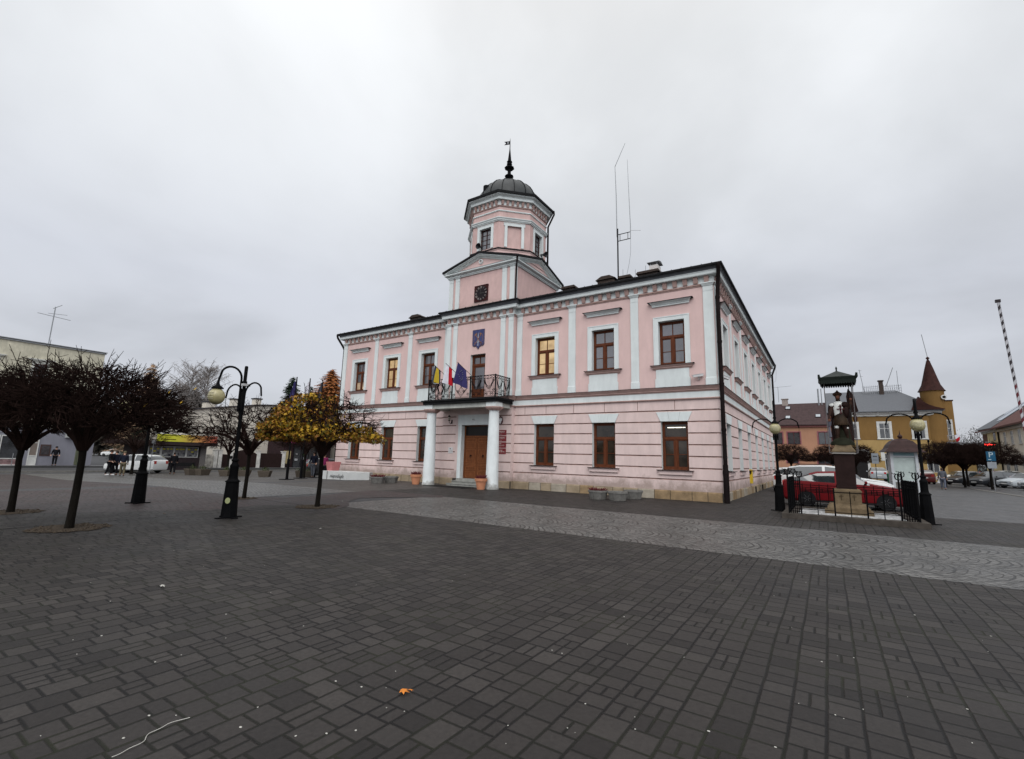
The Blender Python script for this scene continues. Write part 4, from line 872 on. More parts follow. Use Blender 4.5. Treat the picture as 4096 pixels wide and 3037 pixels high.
for q in ((-.12,-.05),): b.box(-.20,-.08,-.009,.009,.02,.07,1); b.box(-.20,-.08,-.009,.009,-.07,-.03,1)
b.obj('weather_vane',[BLACK,mat('vane_cutout',(.5,.52,.55),.6)],SP)
# tower pipes and horns
pipe([(XR+.28,TB0-.28,12.85),(XR+.26,TB0-.26,12.7),(XR+.12,TB0-.1,12.2),(XR+.10,TB0-.08,10.35)],.05,'tower_downpipe')
v=octo(2.36+.40)[3]; v2=octo(2.36+.10)[3]
pipe([(v[0]+.03,v[1],17.38),(v[0]+.05,v[1]+.02,17.15),(v2[0],v2[1],16.3),(v2[0],v2[1],13.7),(v2[0]+.15,v2[1]+.1,13.45)],.06,'tower_downpipe')
for (fr,L_),uu in ((frs[0],.72),(frs[2],1.35)):
    b=B(); P=fr.p(uu,.10,14.18); q=Vector((fr.N.x,fr.N.y,-.15)).normalized().to_track_quat('Z','Y').to_matrix().to_4x4(); b.T=Matrix.Translation(P)@q
    b.lathe([(.05,-.12),(.05,0),(.09,.12),(.19,.28),(.18,.28),(.06,.05)],n=16); b.T=None; b.tube([P,fr.p(uu,.0,13.95)],.02,5); b.obj('horn_loudspeaker',mat('horn_grey',(.05,.05,.055),.5),DRUM,smooth=40)
# ================================================================ helpers for distances
def ray_(u,v): f=FW*4096; return _f+_r2*((u-2048)/f)-_u2*((v-1518.5)/f)
def onx(u,v,X): d=ray_(u,v); p=CAM+d*((X-CAM.x)/d.x); return p
def ony(u,v,Y): d=ray_(u,v); p=CAM+d*((Y-CAM.y)/d.y); return p

# ================================================================ trees
BARK=mat('dark_bark',(.0075,.006,.0045),.95,var=.4,scale=6,bump=.6,bscale=30,stretch=(1,1,.3))
TWIG=mat('bare_twigs',(.016,.0095,.008),.95,var=.5,scale=2,ior=1.2)
def tubes_np(b,segs,mi=0):
    for pts,r in segs: b.tube(pts,r,3,False,mi)
def umbrella(seed,Rr,zt,ztop,ntw,nsec=150,r0=.12,lean=(0,0),sparse_top=0,zmin=None):
    rnd=random.Random(seed); segs=[]; nodes=[]; big=[]
    def up(r): return zt+.15+(ztop-zt-.15)*(1-.78*(r/Rr)**3.4)
    def lo(r): return zt+.12-.05*(r/Rr)+.10*math.sin(3*r)
    for i in range(11):
        a=2*PI*i/11+rnd.uniform(-.2,.2); hh=rnd.choice((.35,.65,1.0)); Lr=Rr*rnd.uniform(.62,.86)*(1 if hh<.9 else .75)
        P=[]
        for k in range(9):
            t=k/8; r=Lr*t**.85; z=zt-.18+ (hh*(ztop-zt)*.75+.15)*(1-(1-t)**1.9) -.16*t**3
            wob=.06*t; r=Lr*t**1.2+.03; z=zt-.38+(hh*(ztop-zt)*.75+.42)*(1-(1-t)**2.1)-.14*t**3; P.append(Vector((r*math.cos(a)+rnd.uniform(-wob,wob),r*math.sin(a)+rnd.uniform(-wob,wob),z)))
        big.append((P,[.068*(1-.82*k/8) for k in range(9)])); nodes+=P[2:]
    NP=np.array([list(p) for p in nodes])
    def target(rm):
        r=Rr*math.sqrt(rnd.uniform(.02,1))*rm; a=rnd.uniform(0,2*PI); z=lo(r)+(up(r)-lo(r))*rnd.random()**.9
        return Vector((r*math.cos(a),r*math.sin(a),z))
    new=[]
    for j in range(nsec):
        T=target(.93); d=NP-np.array(T); dd=(d**2).sum(1)+ .4*np.maximum(0,(NP**2)[:,:2].sum(1)-(T.x**2+T.y**2)); k=int(dd.argmin()); S=Vector(NP[k])
        P=[S]; 
        for q in range(1,5):
            t=q/4; p=S.lerp(T,t); p.z+=.10*math.sin(PI*t)*rnd.uniform(-.4,1); p.x+=rnd.uniform(-.03,.03); p.y+=rnd.uniform(-.03,.03); P.append(p)
        big.append((P,[.020*(1-.6*t/4) for t in range(5)])); new+=P[1:]
        if j%40==39: NP=np.vstack([NP]+[np.array([list(p) for p in new])]); new=[]
    if new: NP=np.vstack([NP,np.array([list(p) for p in new])])
    for j in range(ntw):
        T=target(1.0); d=NP-np.array(T); dd=(d**2).sum(1)+.5*np.maximum(0,(NP**2)[:,:2].sum(1)-(T.x**2+T.y**2)); k=int(dd.argmin()); S=Vector(NP[k]); v=T-S
        if v.length>.6: v*=.6/v.length
        v+=Vector((S.x,S.y,0))*.10+Vector((rnd.uniform(-.1,.1),rnd.uniform(-.1,.1),rnd.uniform(-.05,.1)))
        m=S+v*.5+Vector((rnd.uniform(-.05,.05),rnd.uniform(-.05,.05),rnd.uniform(-.02,.05))); e=S+v
        segs.append(([S,m,e],[.0085,.0065,.004]))
        n=v.normalized()
        for s in range(2):
            q=m.lerp(e,rnd.random()); o=Vector((rnd.uniform(-1,1),rnd.uniform(-1,1),rnd.uniform(-.5,.9)))*.12+n*.10; segs.append(([q,q+o],[.0055,.0035]))
    # spiky shoots above the crown
    for j in range(int(ntw*.022)):
        r=Rr*.85*math.sqrt(rnd.random()); a=rnd.uniform(0,2*PI); z=up(r)-.15; S=Vector((r*math.cos(a),r*math.sin(a),z)); o=Vector((math.cos(a)*rnd.uniform(.0,.5),math.sin(a)*rnd.uniform(0,.5),rnd.uniform(.3,.6)))*rnd.uniform(.5,1.0)
        segs.append(([S,S+o*.5+Vector((.02,-.02,0)),S+o],[.009,.007,.004]))
        for q_ in (.45,.7): 
            q=S+o*q_; segs.append(([q,q+Vector((rnd.uniform(-.14,.14),rnd.uniform(-.14,.14),.08))],[.006,.004]))
    return big,segs,up,lo
def tree_mesh(seed,Rr,zt,ztop,ntw,nsec=150,r0=.13):
    big,segs,up,lo=umbrella(seed,Rr,zt,ztop,ntw,nsec)
    t=B(); P=[(0,0,-.1),(0.01,0,.15),(.02,.01,.7),(-.01,.02,1.3),(0,0,zt-.15),(0,0,zt+.05)]; t.tube(P,[r0*1.25,r0*1.02,r0*.92,r0*.86,r0*.95,r0*1.15],12)
    c=B()
    for p,r in big: c.tube(p,r,5 if r[0]>.03 else 4,False)
    tubes_np(c,segs); return t,c,up,lo
def umbrella_tree(label,loc,seed,Rr=2.05,zt=1.92,ztop=3.65,ntw=2600,nsec=170,r0=.13,rz=0):
    t,c,up,lo=tree_mesh(seed,Rr,zt,ztop,ntw,nsec,r0); T=thing('maple_tree',label,'tree',loc,rz,'clipped trees on the square')
    t.obj('trunk',BARK,T,smooth=60); c.obj('crown',TWIG,T); return T,up,lo
GA='clipped trees on the square'
TA,_,_=umbrella_tree('large bare umbrella shaped tree with dense crown in front of the cream shop building',(-8.87,-18.31,0),11,Rr=1.74,ztop=3.25,ntw=3700,nsec=330,r0=.072)
TBt=dup(TA,'bare umbrella shaped tree cut by the left edge of the picture',(-12.71,-18.44,0),R(140),.97)
TD,_,_=umbrella_tree('thinner bare umbrella shaped tree directly behind the near lamp post',(-12.95,-12.81,0),23,Rr=1.8,zt=1.88,ztop=3.2,ntw=800,nsec=200,r0=.064)
TC,upC,loC=umbrella_tree('umbrella shaped tree still half covered in yellow maple leaves',(-9.18,-12.59,0),37,Rr=1.72,zt=1.9,ztop=3.38,ntw=950,nsec=220,r0=.068)
rnd=random.Random(5); LM=[mat('leaf_yellow',(.37,.225,.022),.6,var=.3,scale=9),mat('leaf_ochre',(.22,.115,.015),.6,var=.3,scale=9),mat('leaf_green',(.085,.08,.014),.6,var=.3,scale=9),mat('leaf_rust',(.15,.06,.012),.6,var=.3,scale=9)]
b=B(); cnt=0; rd=Vector((_r2.x,_r2.y)).normalized(); fd=Vector((-rd.y,rd.x))
while cnt<6200:
    a=rnd.uniform(0,2*PI); r=1.80*math.sqrt(rnd.uniform(.05,1.05)); x,y=r*math.cos(a),r*math.sin(a); s=(x*rd.x+y*rd.y)/1.82; dpt=(x*fd.x+y*fd.y)/1.95
    zr=rnd.random(); z=loC(min(r,1.7))+.06+(upC(min(r,1.7))-loC(min(r,1.7))-.02)*zr
    core=r<1.25 and .12<zr<.85
    if core: continue
    if math.sin(x*5.1+1)*math.sin(y*4.3+2)*math.sin(z*6.7)>.22: continue
    if s>.08+.12*math.sin(y*6) and zr>.62: continue
    if s>.25 and (zr>.5 or rnd.random()<.45 or dpt>.4): continue
    if s>-.25 and s<.35 and zr<.2 and rnd.random()<.7: continue
    if s>-.0 and zr>.55 and rnd.random()<.5: continue
    sz=rnd.uniform(.042,.095); M_=Matrix.Translation((x,y,z))@Matrix.Rotation(rnd.uniform(0,2*PI),4,'Z')@Matrix.Rotation(rnd.uniform(.35,1.5),4,'X')
    b.T=M_; gr=rnd.random(); mi=0 if gr<.45 else 1 if gr<.75 else 2 if gr<.9 else 3
    if s<-.30 or zr<.25: mi=rnd.choice((1,3,2,0,3,1,1))
    b.poly([(px,py,pz) for px,py,pz in leafpts(sz,0,.25)],mi); cnt+=1
b.T=None; b.obj('foliage',LM,TC)
# a few last leaves on the near dark tree
b=B()
for dx,dy,z in ((1.25,.9,2.75),(1.55,1.25,2.85),(1.0,.6,2.45),(1.35,1.1,2.55),(.4,-1.7,2.5)):
    b.T=Matrix.Translation((dx,dy,z))@Matrix.Rotation(1.1,4,'X'); b.poly(leafpts(.07,dx,.2),0)
b.T=None; b.obj('last_leaves',LM,TA)
# tree pits: rings of chippings
CHIP=mat('wood_chippings',(.09,.07,.05),.95,col2=(.028,.021,.017),scale=30,bump=1,bscale=60)
for T,r,lab in ((TA,.62,'ragged ring of chippings round the large near tree'),(TBt,.6,'ring of chippings round the tree at the left edge'),(TC,.62,'low ring of chippings round the yellow leaved tree'),(TD,.4,'small ring of chippings round the tree behind the lamp')):
    b=B(); rr=random.Random(r); k=28; b.poly([(r*rr.uniform(.85,1.08)*math.cos(2*PI*i/k),r*rr.uniform(.85,1.08)*math.sin(2*PI*i/k),.011) for i in range(k)])
    for i in range(60):
        a=rr.uniform(0,2*PI); q=r*math.sqrt(rr.uniform(.1,1.1)); b.lathe([(.03,0),(.02,.015),(0,.02)],(q*math.cos(a),q*math.sin(a),.01),5,sx=rr.uniform(.5,1.6))
    tag(b.obj('tree_pit',CHIP,loc=T.location),lab,'tree pit','rings of chippings round the trees')
# distant umbrella trees share one light mesh
far,_,_=umbrella_tree('small bare umbrella tree right of the kiosk, above the concrete tubs',at(905,1903),51,Rr=2.0,zt=2.0,ztop=3.5,ntw=900,nsec=120,r0=.10)
dup(far,'bare umbrella tree in front of the shop with pink and blue signs',at(1213,1912),R(60))
dup(far,'thin trunked bare tree in front of the white hatchback',at(524,1897),R(100),1.0)
# dense clipped crowns on the right
dens,_,_=umbrella_tree('clipped dark tree left of the walking man by the yellow house',(12.6,37.5,0),71,Rr=2.15,zt=2.05,ztop=4.1,ntw=5200,nsec=220,r0=.10)
for (x,y,rz,lab) in ((14.1,38.5,1.1,'clipped dark tree between the two left dark parked cars'),(15.5,36.5,2.3,'clipped dark tree beside the blue parking sign'),(15.2,43.5,.4,'clipped dark tree behind the row over the parked cars'),(.0,45,3.0,'square clipped bare tree in front of the orange house'),(4.2,46.5,4.0,'bare clipped tree seen just left of the pillar'),(6.3,45.0,5.0,'bare clipped tree between pillar and information stand')): dup(dens,lab,(x,y,0),rz)
# spruces, larches, birches -----------------------------------------
def conifer(name,label,loc,H,Rb,seed,m,mt,dens=1.0,group='trees behind the western houses',gap=.0):
    rr=random.Random(seed); T=thing(name,label,'tree',loc,0,group); t=B(); t.tube([(0,0,0),(0,0,H*.5),(0,0,H)],[.16,.10,.02],6); t.obj('trunk',mt,T)
    c=B(); z=H*.12
    while z<H*.985:
        f=1-z/H; R_=Rb*f**.66*rr.uniform(.8,1.1)+.12; n=max(4,int((5+R_*4)*dens))
        for i in range(n):
            a=rr.uniform(0,2*PI); Lb=R_*rr.uniform(.65,1.05); dz=-.20*Lb+rr.uniform(-.30,.38); tip=Vector((Lb*math.cos(a),Lb*math.sin(a),z+dz)); base=Vector((0,0,z+.1)); c.tube([base,base.lerp(tip,.5)+Vector((0,0,.06)),tip],[.03,.02,.008],3,False)
            k=max(3,int(Lb*7*dens)); sd=Vector((-math.sin(a),math.cos(a),0))
            for j in range(k):
                q=base.lerp(tip,(j+.6)/k); w=.34*(1-.5*j/k)*rr.uniform(.6,1.2)
                for s in (-1,1):
                    e=q+sd*s*w+Vector((math.cos(a),math.sin(a),0))*.14+Vector((0,0,rr.uniform(-.18,.02))); c.poly([q+Vector((0,0,.03)),e,q+(tip-base).normalized()*.13-Vector((0,0,.05))])
        z+=rr.uniform(.16,.26)*(1+gap)
    c.obj('crown',m,T); return T
SPR=mat('spruce_needles',(.018,.030,.018),.8,var=.5,scale=2); LAR=mat('larch_needles_orange',(.26,.095,.032),.8,var=.35,scale=3); PALEB=mat('birch_bark',(.30,.28,.26),.8,var=.4,scale=9); FTW=mat('pale_birch_twigs',(.19,.17,.16),.9,var=.3)
DWD=mat('dark_wood_mass',(.030,.027,.022),.9,var=.5,scale=1)
X0=-92
def cf(u,v,X,Rb,seed,m,lab,name='spruce_tree',mt=BARK,dens=1,gap=0):
    p=onx(u,v,X); Rb*=1.35; return conifer(name,lab,(X,p.y,-.36),p.z+.36,Rb,seed,m,mt,dens,gap=gap)
cf(1173,1505,-75,3.6,1,SPR,'dark green spruce behind the leftmost tall flagpole')
cf(1245,1545,-78,3.0,2,SPR,'smaller dark spruce behind the middle flagpole')
cf(1330,1476,-75,7.2,3,LAR,'tall orange larch beside the left corner of the pink town hall','larch_tree')
cf(1283,1552,-74,4.6,4,LAR,'lower orange larch left of the tall one','larch_tree')
cf(1372,1572,-72,5.0,15,LAR,'brown larch half hidden by the town hall corner','larch_tree')
cf(614,1452,-98,4.0,5,mat('larch_needles_pale',(.30,.20,.13),.9,var=.3),'pale pinkish larch rising over the large near tree','larch_tree',dens=.8)
for i,(u,v,X,lab) in enumerate(((480,1600,-138,'dark spruce behind the far white car'),(540,1590,-138,'dark spruce left of the kiosk roof'),(590,1600,-138,'dark spruce behind the kiosk left end'),(640,1575,-96,'dark spruce above the kiosk sign'),(690,1590,-92,'dark spruce above the yellow half of the kiosk sign'),(735,1578,-97,'dark spruce under the birches'),(785,1560,-93,'dark spruce touching the cream house gable'),(822,1588,-99,'dark spruce behind the cream house chimney'),(430,1640,-138,'dark spruce beside the cream shop building'))): cf(u,v,X,4.6,20+i,SPR if i%2 else DWD,lab,dens=1.0)
def birch(label,loc,H,seed,Rr=3.0):
    rr=random.Random(seed); T=thing('birch_tree',label,'tree',loc,0,'pale birches behind the cream house'); t=B(); t.tube([(0,0,0),(.2,0,H*.4),(0,.2,H*.75),(0,0,H*.97)],[.2,.14,.08,.02],6); t.obj('trunk',PALEB,T)
    c=B()
    for i in range(110):
        z=H*rr.uniform(.32,.98); a=rr.uniform(0,2*PI); f=1-abs(z/H-.55)*1.3; Lb=Rr*max(.25,f)*rr.uniform(.5,1.1); S=Vector((0,0,z)); E=Vector((Lb*math.cos(a),Lb*math.sin(a),z+Lb*.75)); c.tube([S,S.lerp(E,.5)+Vector((0,0,.2)),E],[.05,.035,.015],3,False)
        for j in range(26):
            q=S.lerp(E,rr.uniform(.25,1)); l=rr.uniform(.5,1.5); o=Vector((rr.uniform(-.6,.6),rr.uniform(-.6,.6),rr.uniform(-1.1,.5)))*l; c.tube([q,q+o*.5+Vector((0,0,.12)),q+o],[.016,.012,.007],3,False)
    c.obj('crown',FTW,T); return T
for i,(u,v,X,lab) in enumerate(((775,1470,-92,'left one of two pale bare birches'),(838,1476,-90,'right one of two pale bare birches'),(722,1545,-94,'low pale birch left of the two tall ones'))):
    p=onx(u,v,X); birch(lab,(X,p.y,-.36),p.z+.36,60+i,5.2)
# bushes ---------------------------------------------------------------
def bush(label,loc,rx,rz_s,seed,m,n=900,group=None,leaf=.10,name='bush'):
    rr=random.Random(seed); b=B()
    for i in range(n):
        a=rr.uniform(0,2*PI); ph=math.acos(rr.uniform(-.3,1)); k=rr.uniform(.55,1.05)*(1+.15*math.sin(3*a)); p=Vector((rx*k*math.sin(ph)*math.cos(a),rx*k*math.sin(ph)*math.sin(a),rz_s*.25+rz_s*.72*k*math.cos(ph)))
        b.T=Matrix.Translation(p)@Matrix.Rotation(a,4,'Z')@Matrix.Rotation(rr.uniform(0,1.6),4,'Y'); s=leaf*rr.uniform(.5,1.2); b.poly([(-s,-s*.4,0),(s,0,0),(-s*.2,s*.5,0)])
    b.T=None; b.tube([(0,0,0),(0,0,rz_s*.6)],.04,4); o=b.obj(name,m,loc=loc); return tag(o,label,'bush',group)
BUSH=mat('evergreen_leaves',(.04,.048,.02),.8,var=.5,scale=4)
bush('round green evergreen bush in front of the dark garage gates',(-44.3,3.9,-.36) if 0 else at(1086,1872),1.25,1.9,3,BUSH,1100)
p=ony(3890,1740,88); bush('dark bare bush far off between the yellow house and the pale right house',(p.x,88,0),3.8,8.2,8,DWD,6500,leaf=.16)

# ================================================================ street lamps
GLOBE=mat('yellowed_globe',(.32,.285,.15),.25,var=.2,scale=6); IRON=mat('cast_iron_black',(.0045,.0045,.005),.6,var=.3,ior=1.2)
def lamp(label,loc,rz=0,post=1,H=3.72,box=0):
    T=thing('street_lamp',label,'street lamp',loc,rz,'black lamp posts on the square')
    b=B(); b.box(-.30,.30,-.055,.055,0,.025); b.box(-.055,.055,-.30,.30,.0,.026); b.lathe([(.178,.02),(.175,.06),(.145,.80),(.142,.84),(.165,.845),(.165,.87)],n=8,ph=PI/8); b.lathe([(.155,.87),(.115,.91),(.105,.93),(.105,.97)],n=8,ph=PI/8)
    b.lathe([(.096,.97),(.094,1.20),(.10,1.21),(.10,1.245),(.07,1.29),(.062,1.33),(.08,1.35),(.08,1.385),(.048,1.41)],n=12); b.obj('lamp_base',IRON,T,smooth=35)
    if post:
        b=B(); b.tube([(0,0,1.38),(0,0,H-.02),(0,0,H)],[.042,.040,.028],12); b.lathe([(.058,-.03),(.058,.03)],(0,0,2.62),10); b.lathe([(.058,-.03),(.058,.03)],(0,0,3.30),10); P=b.obj('post',IRON,T,smooth=40)
        # tall arm carrying the globe
        b=B(); pts=[(0,-.09,2.55),(0,-.09,3.2)]+[(0,-.09-.26+.26*math.cos(t),3.38+.26*math.sin(t)) for t in [PI*i/12 for i in range(11)]]+[(0,-.62,3.33),(0,-.64,3.22)]
        b.tube(pts,.026,8); 
        for z in (2.62,3.1): b.box(-.015,.015,-.09,0,z-.02,z+.02)
        A=b.obj('tall_arm',IRON,T,smooth=40)
        b=B(); b.lathe([(.02,.20),(.035,.12),(.05,.08),(.13,.02),(.135,0)],(0,-.64,3.06),16); b.obj('lamp_cap',IRON,A,smooth=40)
        b=B(); b.ell((0,-.64,2.87),.182,.182,.198,22,12); G_=b.obj('lamp_globe',GLOBE,A,smooth=180)
        b=B(); 
        for k in range(5):
            z=2.87-.07+.038*k; rr_=.188*math.sqrt(1-((z-2.87)/.198)**2); b.tube([(rr_*math.cos(t)*1.0,-.64+rr_*math.sin(t),z) for t in [-PI*.72+PI*.44*i/8 for i in range(9)]],.006,4,False)
        b.obj('globe_louvre',mat('louvre_pale',(.55,.52,.36),.4),G_)
        for s in (-1,1):
            b=B(); pts=[(s*.07,0,2.50),(s*.07,0,2.98)]+[(s*(.07+.34-.34*math.cos(t)),0,3.0+.27*math.sin(t)) for t in [PI*i/12 for i in range(1,11)]]+[(s*.75,0,2.93)]
            b.tube(pts,.021,7); b.tube([(s*.75,0,2.93),(s*.74,.0,2.78),(s*.72,0,2.70)],.006,4); b.box(min(0,s*.07),max(0,s*.07),-.012,.012,2.60,2.64); b.obj('low_arm',IRON,T,smooth=40)
        if box:
            b=B(); b.box(.0,.13,-.10,.08,3.20,3.26); b.obj('sensor_box',mat('sensor_grey',(.4,.4,.4),.5),T)
    return T
l1=lamp('black lamp post on the left with a yellowed globe, nearest to the camera',(-8.42,-15.51,0),R(4),box=1)
b=B(); b.T=Matrix.Translation((.12,-.14,.42))@Matrix.Rotation(R(50),4,'Z')@Matrix.Rotation(R(88),4,'X'); b.lathe([(.055,0),(.055,.004)],n=14,sy=1.3); b.T=None; b.obj('sticker',mat('sticker_pale_green',(.30,.32,.16),.6),l1)
lamp('black lamp post with its top inside the large tree crown',(-13.32,-15.69,0),R(-30))
lamp('black lamp post at the right corner of the statue enclosure',(6.06,-2.78,0),R(-6))
lamp('black lamp post between the town hall corner and the statue',(2.19,-1.85,0),R(4),H=3.95)
# ================================================================ people
SKIN=mat('skin',(.42,.25,.18),.6,var=.08); HAIRD=mat('dark_hair',(.03,.02,.016),.7)
def person(label,loc,rz,top,bottom,H=1.75,arms=((.12,.05,-1),(.12,.05,-1)),stride=.10,lean=0,hair=HAIRD,shoe=None,hat=None,bag=None,coat=0,name='person'):
    """one skinned body; jacket, trousers, hair and shoes lie over it; faces -y before turning"""
    T=thing(name,label,'person',loc,rz); k=H/1.75
    def V3(x,y,z): return (x*k,(y-lean*max(0,z-.9))*k,z*k)
    hip=.92; sh=1.43
    v=[V3(0,0,hip),V3(0,-.01,1.05),V3(0,-.01,1.22),V3(0,0,1.38),V3(0,0,1.47),V3(0,-.01,1.54),V3(0,-.025,1.62),V3(0,-.02,1.70)]
    e=[(i,i+1) for i in range(7)]; r=[(.15,.11),(.14,.10),(.16,.11),(.15,.10),(.062,.062),(.055,.06),(.078,.095),(.068,.08)]
    hands=[]; J=[]; armi=[]; legi=[]
    for si,s in enumerate((-1,1)):
        a=arms[si]; S=Vector(V3(s*.19,0,sh)); d1=Vector((s*a[0],-a[1],a[2])).normalized(); El=S+d1*.28*k; d2=Vector((s*(a[0]*.4),-a[1]-.25,a[2]+.02)).normalized() if len(a)<4 else Vector(a[3]).normalized(); Wr=El+d2*.25*k
        i0=len(v); v+=[tuple(S),tuple(El),tuple(Wr),tuple(Wr+d2*.09*k)]; e+=[(3,i0),(i0,i0+1),(i0+1,i0+2),(i0+2,i0+3)]; r+=[(.07,.07),(.047,.047),(.030,.030),(.040,.022)]; armi.append((i0,S,El,Wr))
        side=d2.cross(Vector((0,0,1))); side=side.normalized() if side.length>.1 else Vector((0,1,0)); nrm=side.cross(d2)
        for f in range(4):
            b0=Wr+d2*.09*k+side*(f-1.5)*.019*k; ln=(.075,.085,.08,.062)[f]*k; q=len(v); v+=[tuple(b0+d2*.012),tuple(b0+d2*ln*.55+nrm*.008),tuple(b0+d2*ln*.9+nrm*.025)]; e+=[(i0+3,q),(q,q+1),(q+1,q+2)]; r+=[(.010,.010),(.009,.009),(.007,.007)]
        q=len(v); b0=Wr+d2*.035*k+side*.035*k; v+=[tuple(b0),tuple(b0+side*.02+d2*.045*k)]; e+=[(i0+2,q),(q,q+1)]; r+=[(.012,.012),(.009,.009)]
    for si,s in enumerate((-1,1)):
        st=stride*(1 if s>0 else -1); i0=len(v); v+=[V3(s*.09,0,hip-.05),V3(s*.10,-st*.6-.02,.50),V3(s*.10,-st*.6+(.03 if st<0 else .0)+ (-st*.4),.09),V3(s*.11,-st-.03,.035),V3(s*.115,-st-.15,.025)]
        e+=[(0,i0),(i0,i0+1),(i0+1,i0+2),(i0+2,i0+3),(i0+3,i0+4)]; r+=[(.095,.10),(.060,.062),(.042,.045),(.04,.045),(.035,.025)]; legi.append(i0)
    me=skinned(v,e,r,'body',1); body=link_mesh(me,'body',SKIN,T)
    # face
    b=B(); hx=Vector(V3(0,-.025,1.62)); b.lathe([(.012,-.02),(.018,0),(.008,.03)],(hx.x,hx.y-.095*k,hx.z-.01),6); 
    for s in (-1,1): b.ell((hx.x+s*.030*k,hx.y-.082*k,hx.z+.02*k),.010,.008,.006,6,4,1); b.ell((hx.x+s*.080*k,hx.y+.01,hx.z),.012,.02,.03,6,4,0)
    b.box(hx.x-.022,hx.x+.022,hx.y-.088*k,hx.y-.078*k,hx.z-.052*k,hx.z-.044*k,2); b.obj('face',[SKIN,mat('eye_dark',(.02,.02,.02),.3),mat('lips',(.25,.09,.08),.6)],T)
    # jacket
    v2=[V3(0,0,hip-.04-coat),V3(0,-.01,1.05),V3(0,-.01,1.22),V3(0,0,1.38),V3(0,0,1.475)]; e2=[(i,i+1) for i in range(4)]; r2=[(.175,.135),(.165,.13),(.185,.135),(.175,.12),(.085,.085)]
    for i0,S,El,Wr in armi: q=len(v2); v2+=[tuple(S),tuple(El),tuple(Wr)]; e2+=[(3,q),(q,q+1),(q+1,q+2)]; r2+=[(.088,.088),(.065,.065),(.048,.048)]
    link_mesh(skinned(v2,e2,r2,'jacket',1),'jacket',top,T)
    v3=[V3(0,0,hip+.03)]; e3=[]; r3=[(.155,.125)]
    for i0 in legi: q=len(v3); v3+=[v[i0],v[i0+1],v[i0+2]]; e3+=[(0,q),(q,q+1),(q+1,q+2)]; r3+=[(.108,.115),(.078,.080),(.064,.068)]
    link_mesh(skinned(v3,e3,r3,'trousers',1),'trousers',bottom,T)
    b=B()
    for i0 in legi:
        p=Vector(v[i0+3]); b.ell((p.x,p.y-.05,p.z+.012),.052,.14,.05,10,6)
    b.obj('shoes',shoe or HAIRD,T,smooth=60)
    b=B(); 
    if hat: b.lathe([(.098,0),(.104,.03),(.09,.09),(.03,.12),(0,.122)],(hx.x,hx.y+.005,hx.z+.035*k),14); b.lathe([(.06,0),(.055,.012)],(hx.x,hx.y-.11,hx.z+.04*k),10); b.obj('cap',hat,T,smooth=60)
    else: b.ell((hx.x,hx.y+.022*k,hx.z+.035*k),.092*k,.100*k,.098*k,12,8); b.obj('hair',hair,T,smooth=180)
    if bag:
        i0,S,El,Wr=armi[bag[0]]; b=B(); c=Wr+Vector((0,-.03,-.10)); b.tube([c,c-Vector((.04,0,.12)),c-Vector((.0,0,.30)),c-Vector((0,0,.34))],[.015,.07,.12,.05],8); tag(b.obj('shopping_bag',bag[1],loc=None),bag[2],'bag'); o=bpy.data.objects[[x.name for x in bpy.data.objects if x.name.startswith('shopping_bag')][-1]]; o.location=loc; o.rotation_euler=(0,0,rz)
    return T
NAVY=mat('navy_cloth',(.010,.012,.022),.9,var=.3); BLK=mat('black_cloth',(.008,.008,.010),.9,var=.3); JEAN=mat('faded_jeans',(.09,.10,.13),.9,var=.2); GREYC=mat('grey_cloth',(.08,.085,.10),.9,var=.2); BEI=mat('khaki_cloth',(.10,.085,.055),.9,var=.2); MAG=mat('magenta_cloth',(.16,.018,.07),.8,var=.2); WSH=mat('white_shoe',(.55,.55,.55),.6)
down=((.15,.02,-1),(.15,.02,-1)); pockets=((.22,-.05,-1,(-.10,-.55,-.6)),(.22,-.05,-1,(.10,-.55,-.6)))
person('man in a black cap and dark clothes leaning by the grey shop wall',(-57.15,onx(214,1866,-57.15).y,-.24),R(70),BLK,BLK,H=1.78,arms=pockets,stride=.05,hat=BLK)
person('person in a black hoodie and white shoes, leftmost of the group by the white hatchback',at(432,1902),R(150),BLK,BLK,arms=pockets,stride=.12,hair=BLK,shoe=WSH,H=1.78)
person('person in dark clothes in the middle of the group by the white hatchback',at(455,1901),R(-70),NAVY,BLK,H=1.74,arms=pockets,stride=.08)
person('person in a dark jacket and khaki trousers, rightmost of the group by the white hatchback',at(486,1903),R(-110),NAVY,BEI,H=1.70,arms=down,stride=.10,hat=BEI)
person('person in a dark coat standing at the kiosk behind the white hatchback',at(688,1897),R(-100),BLK,BLK,H=1.70,arms=pockets,coat=.15)
person('bearded man in a navy jacket and grey trousers standing by the flagpoles',at(1250,1911),R(25),NAVY,GREYC,H=1.86,arms=pockets,stride=.04)
person('person in a magenta jacket half hidden behind the yellow leaved tree',(-26.05,-.55,zg(-26,0)),R(60),MAG,BLK,H=1.66,arms=down)
person('man in a grey jacket and jeans walking away towards the parked cars',(11.46,30.8,0),R(172),GREYC,JEAN,H=1.72,arms=((.15,-.1,-1),(.2,.1,-1)),stride=.16,lean=.06,bag=(1,mat('white_plastic_bag',(.55,.55,.55),.5),'white plastic bag carried by the walking man in grey'))

# ================================================================ cars
TYRE=mat('tyre_rubber',(.010,.010,.011),.85); RIM=mat('alloy_rim',(.10,.10,.105),.4,metal=.5); CGL=mat('car_glass',(.018,.022,.024),.05,var=.3,ior=1.9); LAMPW=mat('headlight_glass',(.5,.5,.5),.15); LAMPR=mat('tail_light_red',(.35,.015,.01),.25); PLATE=mat('number_plate',(.6,.6,.58),.5); BLKP=mat('black_trim',(.012,.012,.013),.5)
def paint(name,c,rough=.28,coat=.35): return mat(name,c,rough,var=.04,coat=coat)
